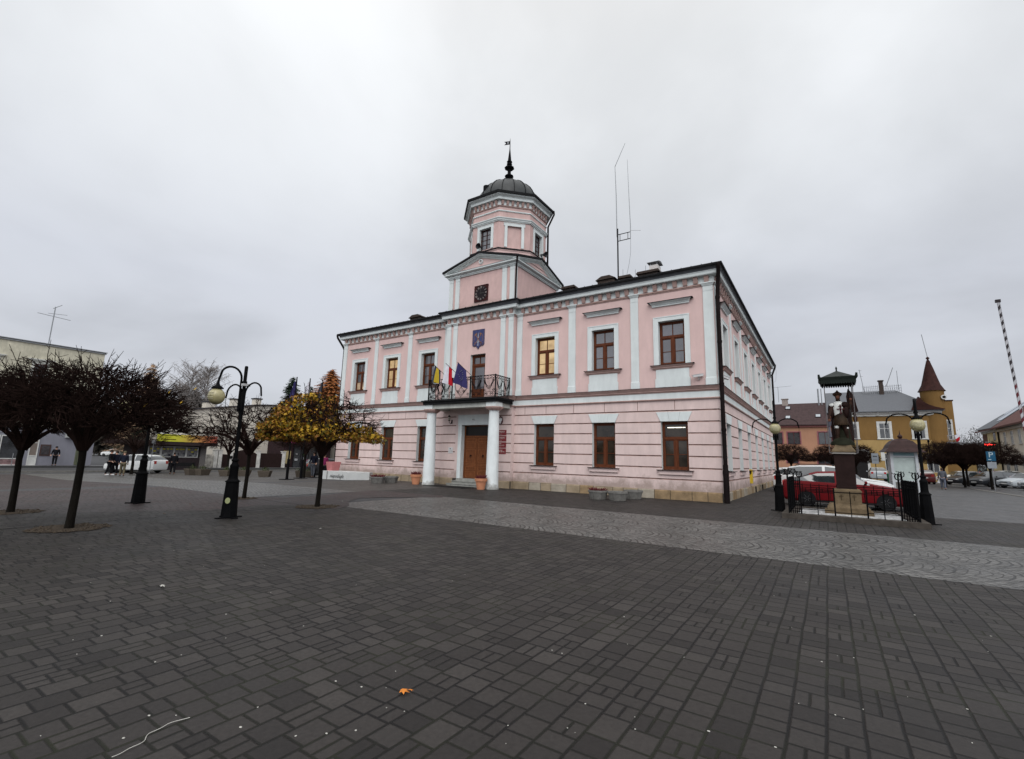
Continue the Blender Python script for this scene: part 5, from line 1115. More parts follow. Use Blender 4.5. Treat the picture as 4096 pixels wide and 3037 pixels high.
# x fraction from the front, bottom, belt, roof (m), half width factor
KINDS_={
 'hatch':[(0,.30,.55,.56,.80),(.02,.20,.66,.68,.90),(.10,.18,.76,.80,.97),(.22,.18,.84,.90,1),(.285,.18,.88,.955,1),(.42,.18,.93,1.40,1),(.60,.18,.95,1.47,1),(.625,.18,.95,1.47,1),(.82,.18,.98,1.43,1),(.90,.20,1.0,1.34,.99),(.975,.24,1.0,1.06,.95),(.995,.28,.92,.95,.90),(1,.34,.80,.82,.86)],
 'mpv':[(0,.28,.55,.56,.80),(.02,.20,.68,.70,.90),(.08,.18,.80,.84,.97),(.17,.18,.90,.95,1),(.21,.18,.94,1.0,1),(.38,.18,.99,1.46,1),(.55,.18,1.0,1.55,1),(.575,.18,1.0,1.55,1),(.80,.18,1.05,1.53,1),(.93,.20,1.10,1.46,.99),(.985,.24,1.06,1.16,.95),(.995,.28,.95,.98,.90),(1,.34,.80,.82,.86)],
 'suv':[(0,.36,.66,.67,.82),(.02,.28,.82,.84,.92),(.08,.24,.94,.98,.98),(.22,.24,1.0,1.06,1),(.27,.24,1.02,1.09,1),(.38,.24,1.06,1.55,1),(.58,.24,1.08,1.64,1),(.605,.24,1.08,1.64,1),(.82,.24,1.12,1.61,1),(.92,.26,1.15,1.53,.99),(.98,.30,1.12,1.20,.95),(.995,.34,1.02,1.05,.92),(1,.40,.85,.87,.88)],
 'coupe':[(0,.30,.60,.61,.82),(.02,.20,.74,.75,.92),(.10,.18,.82,.84,.97),(.24,.18,.88,.93,1),(.30,.18,.92,.98,1),(.43,.18,.95,1.33,1),(.54,.18,.96,1.40,1),(.565,.18,.96,1.40,1),(.70,.18,.98,1.37,1),(.77,.18,1.0,1.28,1),(.93,.20,1.0,1.045,.97),(.985,.24,.98,1.0,.93),(1,.34,.84,.86,.88)],
}
def car(name,label,kind,pnt,loc,rz,L_=4.2,W=1.76,rails=0,parts=1,group=None):
    T=thing(name,label,'car',loc,rz,group); st=KINDS_[kind]; hw=W/2; b=B(); rows=[]
    for t,zb,zbelt,zroof,wf in st:
        x=L_/2-t*L_; w=hw*wf; cab=max(0,min(1,(zroof-zbelt-.06)/.35)); wr=w*(.97-.22*cab)
        R_=[(0,zb),(w*.86,zb),(w*.97,zb+.10),(w,(zb+zbelt)/2+.02),(w*.985,zbelt-.10),(w*.95,zbelt),(wr,zroof-.035-.02*cab),(wr*.86,zroof-.004),(wr*.45,zroof+.012),(0,zroof+.016)]
        ring=[b.V((x,y,z)) for y,z in R_]+[b.V((x,-y,z)) for y,z in R_[-2:0:-1]]; rows.append(ring)
    n=len(rows[0]); side=(5,n-6)   # belt->roof quads
    for i in range(len(rows)-1):
        zr0,zr1=st[i][3]-st[i][2],st[i+1][3]-st[i+1][2]; cab=zr0>.2 and zr1>.2
        for j in range(n):
            j2=(j+1)%n; mi=0
            topq=j in (6,7,8,9,10,11)
            if j in side and cab and (st[i+1][0]-st[i][0])>.03: mi=1
            if j in side and ((zr0<.2)!=(zr1<.2)): mi=1 if abs(zr0-zr1)>.2 else 0
            if topq and zr0<.2 and zr1>.2: mi=1
            if topq and zr1<.2 and zr0>.2: mi=1
            b.F((rows[i][j],rows[i+1][j],rows[i+1][j2],rows[i][j2]),mi)
    b.F(rows[0],0); b.F(rows[-1][::-1],0)
    # pull glass in slightly at pillars: thin body coloured frames are left by splitting stations
    wr=.315 if kind!='suv' else .36; xs=(L_/2-L_*.19,-L_/2+L_*.20)
    body=b.obj('body',[pnt,CGL,BLKP],T)
    for x in xs:
        for s in (-1,1):
            c=B(); c.T=Matrix.Translation((x,s*hw,wr-.01))@Matrix.Rotation(PI/2,4,'X'); c.lathe([(wr*1.20,-.28),(wr*1.20,.28)],n=24,mi=2); co=c.obj('cut',[pnt,CGL,BLKP])
            md=body.modifiers.new('b','BOOLEAN'); md.operation='DIFFERENCE'; md.solver='EXACT'; md.object=co
            dg=bpy.context.evaluated_depsgraph_get(); nm=bpy.data.meshes.new_from_object(body.evaluated_get(dg)); body.modifiers.clear(); body.data=nm; bpy.data.objects.remove(co)
    body.data.polygons.foreach_set('use_smooth',[True]*len(body.data.polygons)); body.data.set_sharp_from_angle(angle=R(28))
    b=B()
    for s in (-1,1):   # door seams, sill strip, window pillars
        yy=s*(hw*1.0); 
        for t in (.43,.61,.80 if kind!='coupe' else .70): x=L_/2-t*L_; b.box(x-.006,x+.006,yy-.004,yy+.004,.30,.80)
        b.box(-L_*.28,L_*.28,yy-.02,yy+.006,.20,.26)
    b.obj('trim_seams',BLKP,body)
    for x in xs:
        for s in (-1,1):
            w=B(); w.T=Matrix.Translation((x,s*(hw-.10),wr))@Matrix.Rotation(PI/2,4,'X'); w.lathe([(wr*.62,-.09),(wr*.92,-.10),(wr,-.06),(wr,.06),(wr*.92,.10),(wr*.62,.09)],n=24,mi=0); wo=w.obj('wheel',TYRE,T,smooth=40)
            w=B(); w.T=Matrix.Translation((x,s*(hw-.10),wr))@Matrix.Rotation(PI/2,4,'X'); sg=-s; w.lathe([(wr*.64,-.07*sg),(wr*.60,.085*sg),(wr*.54,.05*sg)],n=20,cap=False); w.lathe([(.05,.05*sg),(.045,.085*sg),(.0,.086*sg)],n=10)
            for k in range(6):
                a=k*PI/3; w.tube([(.04*math.cos(a),.04*math.sin(a),.07*sg),(wr*.57*math.cos(a),wr*.57*math.sin(a),.065*sg)],.028,4)
            w.obj('rim',RIM,wo)
    fz=st[2][2]-.12; 
    for s in (-1,1):
        w=B(); w.T=Matrix.Translation((L_/2-.13,s*hw*.70,st[1][2]-.05)); w.ell((0,0,0),.13,.17,.075,12,6); w.obj('headlight',LAMPW,T,smooth=60)
        w=B(); zz=st[-3][2]-.10; w.box(-L_/2-.008,-L_/2+.16,s*hw*.70-.10,s*hw*.70+.12,zz-.16,zz+.08); w.obj('tail_light',LAMPR,T)
        w=B(); xm=L_/2-L_*.33; w.ell((xm,s*(hw+.09),st[4][2]+.10),.05,.10,.07,10,6); w.obj('mirror',pnt,T,smooth=60)
    w=B(); w.box(L_/2-.01,L_/2+.008,-.26,.26,.38,.49); w.box(-L_/2-.012,-L_/2+.03,-.26,.26,.62,.73); w.obj('number_plate',PLATE,T)
    w=B(); w.box(L_/2-.06,L_/2+.004,-hw*.5,hw*.5,.24,.36); w.box(L_/2-.05,L_/2+.002,-hw*.4,hw*.4,.52,.60) ; w.obj('grille',BLKP,T)
    if rails:
        w=B()
        for s in (-1,1): w.tube([(L_*.10,s*hw*.68,st[6][3]-.02),(L_*.08,s*hw*.68,st[6][3]+.05),(-L_*.33,s*hw*.68,st[6][3]+.04),(-L_*.36,s*hw*.68,st[8][3]-.02)],.018,6)
        w.obj('roof_rail',BLKP,T)
    return T
REDC=paint('red_car_paint',(.12,.004,.0065),.5,0); WHC=paint('white_car_paint',(.62,.63,.62)); SILC=paint('silver_car_paint',(.33,.36,.38),.3); DKC=paint('dark_grey_car_paint',(.018,.020,.024)); DRC=paint('dark_red_car_paint',(.10,.010,.008)); GRC=paint('blue_grey_car_paint',(.06,.07,.085))
car('parked_car','red three door car parked behind the statue enclosure','coupe',REDC,(4.12,2.15,0),R(3),L_=4.15,W=1.70)
car('parked_car','white car with black roof rails behind the red car','suv',WHC,(3.95,6.9,0),R(-2),L_=4.5,W=1.82,rails=1)
car('parked_car','white car mostly hidden between the side wall and the lamp post','hatch',WHC,(1.75,13.5,0),R(88))
a_=at(497,1897); car('parked_car','white hatchback parked left of the kiosk behind the group of people','hatch',WHC,at(540,1891),R(211),L_=4.15,W=1.72)
x,y,z=at(452,1827); car('parked_car','distant white car on the rise beside the cream shop building','suv',WHC,(x,y,z),R(211),L_=4.4)
car('parked_car','dark car half hidden behind the left corner of the town hall','hatch',DKC,(-34.0,onx(1316,1850,-34).y,-.33),R(75))
car('parked_car','dark red estate car seen from behind near the walking man','mpv',DRC,(12.25,48.2,0),R(91),L_=4.4,W=1.85)
car('parked_car','silver car seen from behind left of the information stand','suv',SILC,(8.8,54.3,0),R(90),L_=4.3,W=1.8)
FD=R(216); GP='cars parked in the row on the right'
car('parked_car','dark car at the left end of the row of parked cars','hatch',DKC,(16.2,49.5,0),R(222),group=GP,L_=4.3)
car('parked_car','dark estate with a pale bonnet edge, second in the row','mpv',DKC,(17.6,46.2,0),R(218),group=GP,L_=4.4,rails=1)
car('parked_car','silver car with star shaped rims, third in the row','hatch',SILC,(19.4,44.2,0),R(214),group=GP,L_=4.3)
car('parked_car','pale silver car cut by the right edge, fourth in the row','hatch',GRC if 0 else SILC,(19.6,38.6,0),R(212),group=GP,L_=4.3)
car('parked_car','white car behind the second row of dark cars','suv',WHC,(20.6,58.0,0),R(200),group=GP)
car('parked_car','white car behind the silver cars under the striped barrier','mpv',WHC,(23.4,51.0,0),R(205),group=GP)
car('parked_car','small white car beyond the left dark car','hatch',WHC,(17.3,60.0,0),R(200),group=GP)
# ================================================================ statue enclosure
CX,CY=4.17,-2.36
KERB=mat('enclosure_kerb_stone',(.055,.047,.04),.9,var=.3,scale=5,bump=.4)
b=B()
for q in ((2.42,5.92,-4.42,-4.02),(2.42,5.92,-1.28,-.98),(2.42,2.82,-4.02,-1.28),(5.52,5.92,-4.02,-1.28)): b.box(*q,0,.15)
o=b.obj('enclosure_kerb',KERB); tag(o,'low stone kerb forming a square around the saint statue','kerb stone')
# pale gravel bed
m,nt,bs=new_mat('white_gravel'); v=N(nt,'ShaderNodeTexVoronoi',inp={'Scale':9}); tcx=N(nt,'ShaderNodeTexCoord'); L(nt,tcx.outputs['Object'],v.inputs['Vector']); v2=N(nt,'ShaderNodeTexVoronoi',feature='DISTANCE_TO_EDGE',inp={'Scale':9}); L(nt,tcx.outputs['Object'],v2.inputs['Vector'])
r_=N(nt,'ShaderNodeMapRange',inp={1:.01,2:.05,3:.25,4:1}); L(nt,v2.outputs['Distance'],r_.inputs[0]); sc_=N(nt,'ShaderNodeSeparateColor'); L(nt,v.outputs['Color'],sc_.inputs[0]); k_=math_(nt,'MULTIPLY',r_.outputs[0],math_(nt,'ADD',.35,math_(nt,'MULTIPLY',sc_.outputs[0],.45))); cb_=N(nt,'ShaderNodeCombineXYZ'); [L(nt,math_(nt,'MULTIPLY',k_,.62),cb_.inputs[i]) for i in range(3)]; L(nt,cb_.outputs[0],bs.inputs['Base Color']); bs.inputs['Roughness'].default_value=.7; WG=m; bs.inputs['IOR'].default_value=1.3
b=B(); b.box(2.82,5.52,-4.02,-1.28,0,.11); tag(b.obj('white_gravel_bed',WG),kind='stuff')
SAND=mat('statue_sandstone',(.125,.092,.056),.9,var=.3,scale=5,bump=.5,bscale=25); PILL=mat('dark_red_sandstone',(.018,.0095,.0085),.85,var=.35,scale=3,bump=.3)
MON=thing('saint_monument','stone pillar monument with a painted knight saint under a green canopy','monument',(CX,CY,0))
def M_(b,nm,m,par=MON,sm=None): return b.obj(nm,m,par,smooth=sm)
b=B(); b.box(-.64,.64,-.46,.46,.10,.22); b.lathe([(.80,.22),(.80,.30),(.70,.42),(.52,.44)],n=4,ph=PI/4,sx=1.0,sy=.74); M_(b,'pedestal_step',SAND)
b=B(); b.box(-.36,.36,-.33,.33,.43,.84); b.box(-.385,.385,-.355,.355,.80,.84) ; b.lathe([(.52,.84),(.50,.88),(.44,.90)],n=4,ph=PI/4,sy=.93); M_(b,'pedestal_block',SAND)
for s in (-1,1):
    b=B(); b.box(s*.17-.012,s*.17+.012,-.337,-.33,.54,.66); b.box(s*.17-.06,s*.17+.06,-.337,-.33,.66,.675); b.box(s*.17-.012,s*.17+.012,-.337,-.33,.675,.72); M_(b,'carved_mark',mat('carved_dark',(.05,.035,.02),.9))
b=B(); b.lathe([(.375,.90),(.375,.96),(.37,.98),(.39,2.02)],n=4,ph=PI/4,sy=1.0); M_(b,'pillar_shaft',PILL)
b=B(); b.box(-.33,.33,-.33,.33,2.02,2.05); b.box(-.29,.29,-.29,.29,2.05,2.075); M_(b,'pillar_cap_edge',mat('pale_cap_edge',(.28,.26,.24),.8))
b=B(); b.lathe([(.46,2.075),(.46,2.12),(.34,2.24),(.31,2.30),(.31,2.31)],n=4,ph=PI/4); M_(b,'pillar_capital',SAND)
# figure: one skinned body
BRZ=mat('dark_painted_wood',(.032,.016,.011),.55,var=.6,scale=5,bump=.3); KILT=mat('bronze_green_kilt',(.030,.018,.010),.5,var=.7,scale=4); SILV=mat('silver_breastplate',(.62,.63,.60),.35,var=.12); FLESH=mat('statue_flesh',(.13,.055,.035),.6); CAPE=mat('dark_red_cape',(.020,.009,.0075),.7,var=.4); GRN=mat('green_plinth',(.014,.015,.008),.8,var=.4)
Z=2.31
v=[(0,0,Z+.80),(0,-.01,Z+.95),(.0,-.01,Z+1.15),(0,0,Z+1.33),(-.02,-.01,Z+1.42),(-.03,-.03,Z+1.50),(-.035,-.045,Z+1.60),(-.035,-.04,Z+1.67)]; e=[(i,i+1) for i in range(7)]; r=[(.13,.11),(.13,.10),(.16,.11),(.15,.10),(.055,.055),(.05,.055),(.075,.09),(.065,.075)]
def limb(pts,rr,a):
    i=len(v)
    for p,q in zip(pts,rr): v.append(p); r.append((q,q))
    e.append((a,i)); e.extend((i+k,i+k+1) for k in range(len(pts)-1))
limb([(-.19,0,Z+1.32),(-.27,-.06,Z+1.12),(-.31,-.10,Z+.92),(-.315,-.115,Z+.84)],[.075,.055,.038,.042],3)
limb([(.18,0,Z+1.34),(.29,-.08,Z+1.22),(.30,-.12,Z+1.42),(.31,-.13,Z+1.50)],[.07,.052,.04,.045],3)
limb([(-.10,0,Z+.72),(-.12,-.03,Z+.42),(-.13,.0,Z+.10),(-.14,-.13,Z+.05)],[.10,.07,.05,.045],0)
limb([(.09,0,Z+.72),(.13,.02,Z+.42),(.15,.07,Z+.12),(.17,-.05,Z+.06)],[.10,.07,.05,.045],0)
link_mesh(skinned(v,e,r,'figure_body',1),'figure_body',BRZ,MON)
b=B(); b.lathe([(.21,0),(.215,.04),(.20,.18),(.165,.34),(.14,.42)],(0,.0,Z+.66),18,sy=.78)
for i in range(18):
    a=2*PI*i/18; b.tube([(.215*math.cos(a),.168*math.sin(a),Z+.66),(.15*math.cos(a),.115*math.sin(a),Z+1.02)],.013,4)
M_(b,'kilt',KILT,sm=40)
b=B(); b.lathe([(.135,0),(.145,.10),(.165,.26),(.16,.36),(.12,.45),(.07,.48)],(-.03,-.012,Z+.98),20,sy=.72); b.ell((-.20,0,Z+1.33),.095,.085,.08); BP=M_(b,'breastplate',SILV,sm=50)
b=B(); b.box(-.0,.04,-.155,-.145,Z+1.02,Z+1.34); b.box(-.09,.13,-.155,-.145,Z+1.17,Z+1.205); b.box(-.04,.08,-.155,-.145,Z+1.27,Z+1.295); b.obj('cross',mat('cross_dark',(.05,.008,.01),.6),BP)
b=B(); b.lathe([(.10,0),(.105,.05),(.08,.13),(.03,.17)],(-.035,-.03,Z+1.63),14)
for i in range(10): a=2*PI*i/10; b.ell((-.035+.10*math.cos(a),-.03+.10*math.sin(a),Z+1.70+.02*math.sin(3*a)),.035,.035,.05,6,4)
for i in range(5): b.ell((-.035,-.09+.045*i,Z+1.78+.02*math.sin(i)),.03,.035,.04,6,4)
M_(b,'helmet',mat('dark_helmet',(.03,.014,.008),.5),sm=60)
b=B(); b.ell((-.035,-.095,Z+1.60),.055,.045,.075); M_(b,'statue_face',FLESH,sm=60)
b=B(); b.ell((-.315,-.11,Z+.84),.04,.04,.05); b.ell((-.30,-.09,Z+.93),.042,.042,.05)
for k in range(4): b.tube([(-.335+.014*k,-.14,Z+.83),(-.335+.014*k,-.15,Z+.78),(-.33+.014*k,-.12,Z+.755)],.010,5)
b.ell((.31,-.14,Z+1.50),.04,.04,.05); M_(b,'hands',FLESH,sm=60)
# cape falling behind, boots band, pouring bucket, little house
b=B(); pts=[]
rowsz=[(Z+1.38,.20),(Z+1.1,.27),(Z+.8,.30),(Z+.4,.32),(Z+.06,.30)]; G_=[]
for z,w in rowsz:
    G_.append([b.V((-w+2*w*i/10+.03,.10+.05*math.cos(i*1.9)+.02*(Z+1.4-z),z)) for i in range(11)])
G2=[]
for z,w in rowsz: G2.append([b.V((-w+2*w*i/10+.03,.13+.05*math.cos(i*1.9)+.02*(Z+1.4-z),z)) for i in range(11)])
for G3,fl in ((G_,1),(G2,-1)):
    for a in range(4):
        for i in range(10): q=(G3[a][i],G3[a][i+1],G3[a+1][i+1],G3[a+1][i]); b.F(q if fl>0 else q[::-1])
for a in range(4):
    for i in (0,10): b.F((G_[a][i],G_[a+1][i],G2[a+1][i],G2[a][i]))
b.ell((.15,-.03,Z+1.33),.13,.13,.11); b.ell((.17,-.02,Z+1.12),.10,.13,.24); b.ell((-.24,.03,Z+1.15),.10,.12,.26); M_(b,'cape',CAPE,sm=60)
b=B(); b.lathe([(.07,0),(.075,.04),(.07,.08)],(-.12,-.03,Z+.56),10); b.lathe([(.06,0),(.065,.05)],(.14,.01,Z+.54),10); M_(b,'knee_band',SILV)
b=B(); b.lathe([(.05,0),(.075,.14),(.08,.15)],(-.33,-.16,Z+.62),10); b.tube([(-.33,-.16,Z+.62),(-.33,-.20,Z+.45),(-.32,-.24,Z+.25)],[.03,.04,.05],6); M_(b,'bucket',mat('bucket_grey',(.09,.09,.11),.5))
b=B(); b.lathe([(.34,0),(.33,.08),(.26,.16),(.18,.22),(.05,.26)],(0,.02,Z),12,sy=.85); b.lathe([(.20,0),(.17,.40),(.12,.55)],(.07,.10,Z+.1),8,sy=.6); M_(b,'rocky_base',GRN,sm=40)
# banner: folded flag on a spear behind the raised hand
b=B(); b.tube([(.30,-.13,Z+.3),(.29,-.13,Z+1.95)],.014,6); b.lathe([(.02,0),(.035,.06),(.0,.20)],(.29,-.13,Z+1.93),6); M_(b,'spear',mat('spear_dark',(.02,.018,.016),.5))
b=B(); F1=[(.26,Z+1.86),(.33,Z+1.78),(.42,Z+1.60),(.46,Z+1.30),(.50,Z+1.10),(.40,Z+1.06),(.30,Z+1.08),(.22,Z+1.30),(.20,Z+1.60)]
A=[b.V((x,-.06,z)) for x,z in F1]; C_=[b.V((x,-.10-.03*math.sin(x*30),z)) for x,z in F1]; b.F(A); b.F(C_[::-1])
for i in range(len(F1)): b.F((A[i],C_[i],C_[(i+1)%len(F1)],A[(i+1)%len(F1)]))
M_(b,'banner',CAPE)
b=B(); b.ell((.40,-.02,Z+.86),.06,.04,.11); b.tube([(.36,-.05,Z+1.05),(.42,-.04,Z+.96)],[.06,.03],6); M_(b,'banner_tassel',mat('tassel_red',(.030,.010,.007),.7))
# canopy on thin posts
CAN=mat('green_copper_canopy',(.030,.034,.032),.6,var=.3,scale=6); DK=mat('canopy_dark_edge',(.012,.016,.013),.7)
b=B(); hw=.47; zc=4.34; 
b.lathe([(hw*1.414,zc+.20),(.04,zc+.46),(.0,zc+.47)],n=4,ph=PI/4,mi=0,cap=False); b.lathe([(.025,zc+.45),(.02,zc+.52),(.03,zc+.56),(.01,zc+.62)],n=8,mi=1)
sqc=[(-hw,-hw),(hw,-hw),(hw,hw),(-hw,hw)]; b.sweep(sqc,[(-.02,zc+.02),(.02,zc+.02),(.03,zc+.10),(.06,zc+.20),(.0,zc+.215)],mi=1); b.poly([(-hw,-hw,zc+.10),(hw,-hw,zc+.10),(hw,hw,zc+.10),(-hw,hw,zc+.10)],1)
for (x,y) in sqc: b.tube([(x*1.0,y,zc+.12),(x*1.08,y*1.08,zc+.18),(x*1.10,y*1.10,zc+.30)],[.04,.045,.03],6,mi=1)
fc=[Fr((CX*0-hw,-hw),(1,0),(0,-1)),Fr((hw,-hw),(0,1),(1,0)),Fr((hw,hw),(-1,0),(0,1)),Fr((-hw,hw),(0,-1),(-1,0))]
for fr in fc:
    for i in range(14):
        u=2*hw*(i+.5)/14; w_=2*hw/28*.85; b.poly([fr.p(u-w_,.022,zc+.03),fr.p(u+w_,.022,zc+.03),fr.p(u+w_*.8,.022,zc-.02),fr.p(u,.022,zc-.035),fr.p(u-w_*.8,.022,zc-.02)],1)
M_(b,'canopy',[CAN,DK])
for x in (-.38,.38):
    for y in (-.38,.38): b=B(); b.tube([(x,y,2.05),(x*1.02,y,zc+.12)],.014,6); b.tube([(x*1.0,y,2.06),(x*.8,y*.8,2.04)],.014,5); M_(b,'canopy_post',mat('canopy_post_steel',(.11,.10,.10),.5))
# iron fence ------------------------------------------------------------
FE=thing('iron_fence','black wrought iron fence with cup finials around the statue','fence',(0,0,0))
def finial(b,x,y,z):
    b.lathe([(.015,0),(.03,.02),(.012,.04)],(x,y,z),8)
    for k in range(6):
        a=k*PI/3+.3; c,s=math.cos(a),math.sin(a); b.tube([(x+.01*c,y+.01*s,z+.03),(x+.07*c,y+.07*s,z+.06),(x+.085*c,y+.085*s,z+.14),(x+.055*c,y+.055*s,z+.19),(x+.08*c,y+.08*s,z+.21)],.011,5)
    b.tube([(x-.02,y,z+.19),(x-.09,y,z+.20),(x-.13,y,z+.21),(x-.12,y,z+.235)],.009,4)
fx0,fx1,fy0,fy1=2.62,5.72,-4.22,-1.13
for (x,y,h) in ((fx0,fy0,1.28),(fx0+.32,fy0,1.22),(fx1,fy0,1.28),(fx1-.38,fy0,1.24),(fx0,fy1,1.28),(fx1,fy1,1.28)):
    b=B(); b.box(x-.022,x+.022,y-.022,y+.022,.12,h); finial(b,x,y,h); b.obj('fence_post',IRON,FE)
def fpanel(p0,p1,low,n,h,zr,spk=1):
    b=B(); p0,p1=Vector((*p0,0)),Vector((*p1,0))
    for z in zr: b.tube([p0+Vector((0,0,z)),p1+Vector((0,0,z))],.011,4)
    for i in range(n+1):
        q=p0.lerp(p1,i/n); b.tube([q+Vector((0,0,low)),q+Vector((0,0,h))],.0115,4)
        if spk: b.lathe([(.014,0),(.0,.04)],(q.x,q.y,h),4)
    b.obj('fence_panel',IRON,FE)
# low front: open grid with a wider bay at the pedestal
fpanel((fx0+.32,fy0),(3.80,fy0),.15,2,.93,(.30,.82,.90)); fpanel((4.58,fy0),(fx1-.38,fy0),.15,2,.93,(.30,.82,.90)); fpanel((fx0+.32,fy0-.002),(3.80,fy0-.002),.82,6,.92,(.86,)); fpanel((4.58,fy0-.002),(fx1-.38,fy0-.002),.82,6,.92,(.86,)); fpanel((3.80,fy0),(4.58,fy0),.15,2,.86,(.26,.84))
for x in (3.80,4.58): b=B(); b.box(x-.02,x+.02,fy0-.02,fy0+.02,.12,.97); b.obj('fence_post',IRON,FE)
fpanel((fx0,fy0),(fx0+.32,fy0),.15,6,1.24,(.22,.30,1.05,1.14)); fpanel((fx1-.38,fy0),(fx1,fy0),.15,7,1.24,(.22,.30,1.05,1.14))
fpanel((fx0,fy0),(fx0,fy1),.15,26,1.20,(.24,1.02,1.12)); fpanel((fx1,fy0),(fx1,fy1),.15,26,1.20,(.24,1.02,1.12)); fpanel((fx0,fy1),(fx1,fy1),.15,12,.95,(.28,.84,.92))

# ================================================================ planters and pots
def heather(loc,r,n=90,seed=1,h=.20,lab=None,cat='heather',nm='heather_plant',grp=None):
    rr=random.Random(seed); b=B()
    for i in range(n):
        a=rr.uniform(0,2*PI); q=r*.8*math.sqrt(rr.random()); x,y=q*math.cos(a),q*math.sin(a); t=rr.uniform(.5,1)*h; b.tube([(x,y,0),(x*1.2,y*1.2,t*.6),(x*1.45+rr.uniform(-.02,.02),y*1.45,t)],[.012,.014,.004],3)
    o=b.obj(nm,HEATH,loc=loc); return tag(o,lab,cat,grp)
def octbowl(label,loc,r=.42,h=.36,rz=.3,m=CONC,grp='grey concrete planters along the town hall'):
    b=B(); b.lathe([(r*.80,0),(r*.98,h*.78),(r*1.04,h*.80),(r*1.04,h),(r*.86,h),(r*.80,h*.8),(0,h*.78)],n=8,ph=PI/8,cap=False); b.lathe([(r*.8,.0),(0,.001)],n=8,ph=PI/8,cap=False); o=b.obj('concrete_planter',[m],loc=loc,rz=rz)
    return tag(o,label,'planter',grp)
pl=[(-4.15,-2.85,'octagonal concrete planter with dry red heather, left of three by the right wing'),(-3.45,-2.95,'empty octagonal concrete planter, middle of three by the right wing'),(-3.25,-2.1,'empty octagonal concrete planter behind, right of three by the right wing')]
px_=[(-4.10,-2.75),(-3.30,-2.75),(-3.25,-1.90)]
P0=at(2050+572/1.739,1100+1562/1.739); P1=at(2050+710/1.739,1100+1572/1.739); P2=at(2050+822/1.739,1100+1560/1.739)
for P,(q,w,lab) in zip((P0,P1,P2),pl): octbowl(lab,(P[0],P[1]+.36,0))
heather((P0[0],P0[1]+.36,.28),.40,120,2,.20,'dry red heather in the left concrete planter of three','heather',grp='dry heather in planters')
P0=at(1300+780/4.13,1650+1172/4.13); P1=at(1300+1010/4.13,1650+1165/4.13)
octbowl('octagonal concrete planter with heather left of the left column',(P0[0],P0[1]+.38,P0[2])); octbowl('empty octagonal concrete planter just left of the left column',(P1[0]-.05,P1[1]+.40,P1[2]))
heather((P0[0],P0[1]+.38,P0[2]+.28),.40,120,3,.22,'dry red heather in the concrete planter left of the columns','heather',grp='dry heather in planters')
for (x,y,lab,l2) in ((-15.72,-1.88,'terracotta pot at the foot of the left column','dry dark heather in the pot by the left column'),(-10.93,-2.15,'terracotta pot in front of the right column','dry dark heather in the pot by the right column')):
    b=B(); b.lathe([(.19,0),(.275,.40),(.275,.41),(.315,.41),(.325,.55),(.29,.55),(.27,.50),(0,.49)],n=24,cap=False); b.lathe([(.0,.001),(.19,.0)],n=24,cap=False); tag(b.obj('plant_pot',TERRA,loc=(x,y,0),smooth=40),lab,'plant pot','terracotta pots at the portico'); heather((x,y,.48),.28,90,5 if x<-12 else 6,.26,l2,'heather',grp='dry heather in pots')
for i,(u,v,lab) in enumerate(((766,1900,'square concrete tub with shrubs, leftmost of the row by the kiosk'),(808,1901,'square concrete tub, second in the row by the kiosk'),(906,1905,'square concrete tub left of the near lamp base'),(972,1905,'square concrete tub right of the near lamp post'),(1058,1908,'square concrete tub left of the flagpoles'),(1203,1909,'square concrete tub behind the flagpoles'),(1228,1909,'dark square tub beside the bearded man'))):
    x,y,z=at(u,v); b=B(); b.lathe([(.46,0),(.60,.42),(.60,.47),(.52,.47),(.50,.42),(0,.41)],n=4,ph=PI/4,cap=False); m_=mat('brown_exposed_concrete',(.085,.07,.055),.9,var=.3,scale=20)
    tag(b.obj('concrete_tub',m_,loc=(x,y,z),rz=.2*i),lab,'planter','brown concrete tubs along the street')
    rr=random.Random(i); bush('low greenery in the concrete tub number %s'%('one','two','three','four','five','six','seven')[i] if 0 else 'low green plants in '+lab.split('concrete tub')[0].replace('square ','the ')+'tub '+lab.split(',')[-1].strip().replace('square concrete tub','') if 0 else ('low greenery growing in the '+['leftmost tub by the kiosk','second tub by the kiosk','tub left of the near lamp','tub right of the near lamp','tub left of the flagpoles','tub behind the flagpoles','tub beside the bearded man'][i]),(x,y,z+.36),.42,.42,90+i,BUSH,130,'low greenery in tubs',leaf=.07,name='tub_plants')

# ================================================================ white slogan bench, pink trough, mat
WB=mat('white_bench_paint',(.46,.47,.46),.6,var=.08)
b=B(); out=[(-24.3,-2.15),(-21.45,-2.15),(-20.62,-1.05),(-20.9,-.55),(-24.3,-.55)]; z0=-.08; A=[b.V((x,y,z0)) for x,y in out]; C_=[b.V((x,y,.45)) for x,y in out]
for i in range(5): b.F((A[i],A[(i+1)%5],C_[(i+1)%5],C_[i]))
b.F(C_); fb=Fr((0,-2.15),(1,0),(0,-1)); 
fb.box(b,-24.3,-21.45,0,.012,-.08,-.05); o=b.obj('slogan_bench',WB); tag(o,'long white slab bench with black handwritten lettering by the left corner','bench')
b=B(); rot=Matrix(((1,0,0,0),(0,0,-1,0),(0,1,0,0),(0,0,0,1)))
b.text('niepodległa',Matrix.Translation((-22.42,-2.155,.17))@rot@Matrix.Diagonal((1,1.15,1,1)),.30,0,font_shear=.45,ext=.001); b.tube([(-23.2,-2.156,.10),(-22.6,-2.156,.13),(-21.7,-2.156,.09)],.006,4); b.obj('lettering',mat('black_ink',(.01,.01,.01),.6),o)
b=B(); b.box(-23.42,-23.36,-2.166,-2.15,-.07,.45); b.obj('joint',CONC,o)
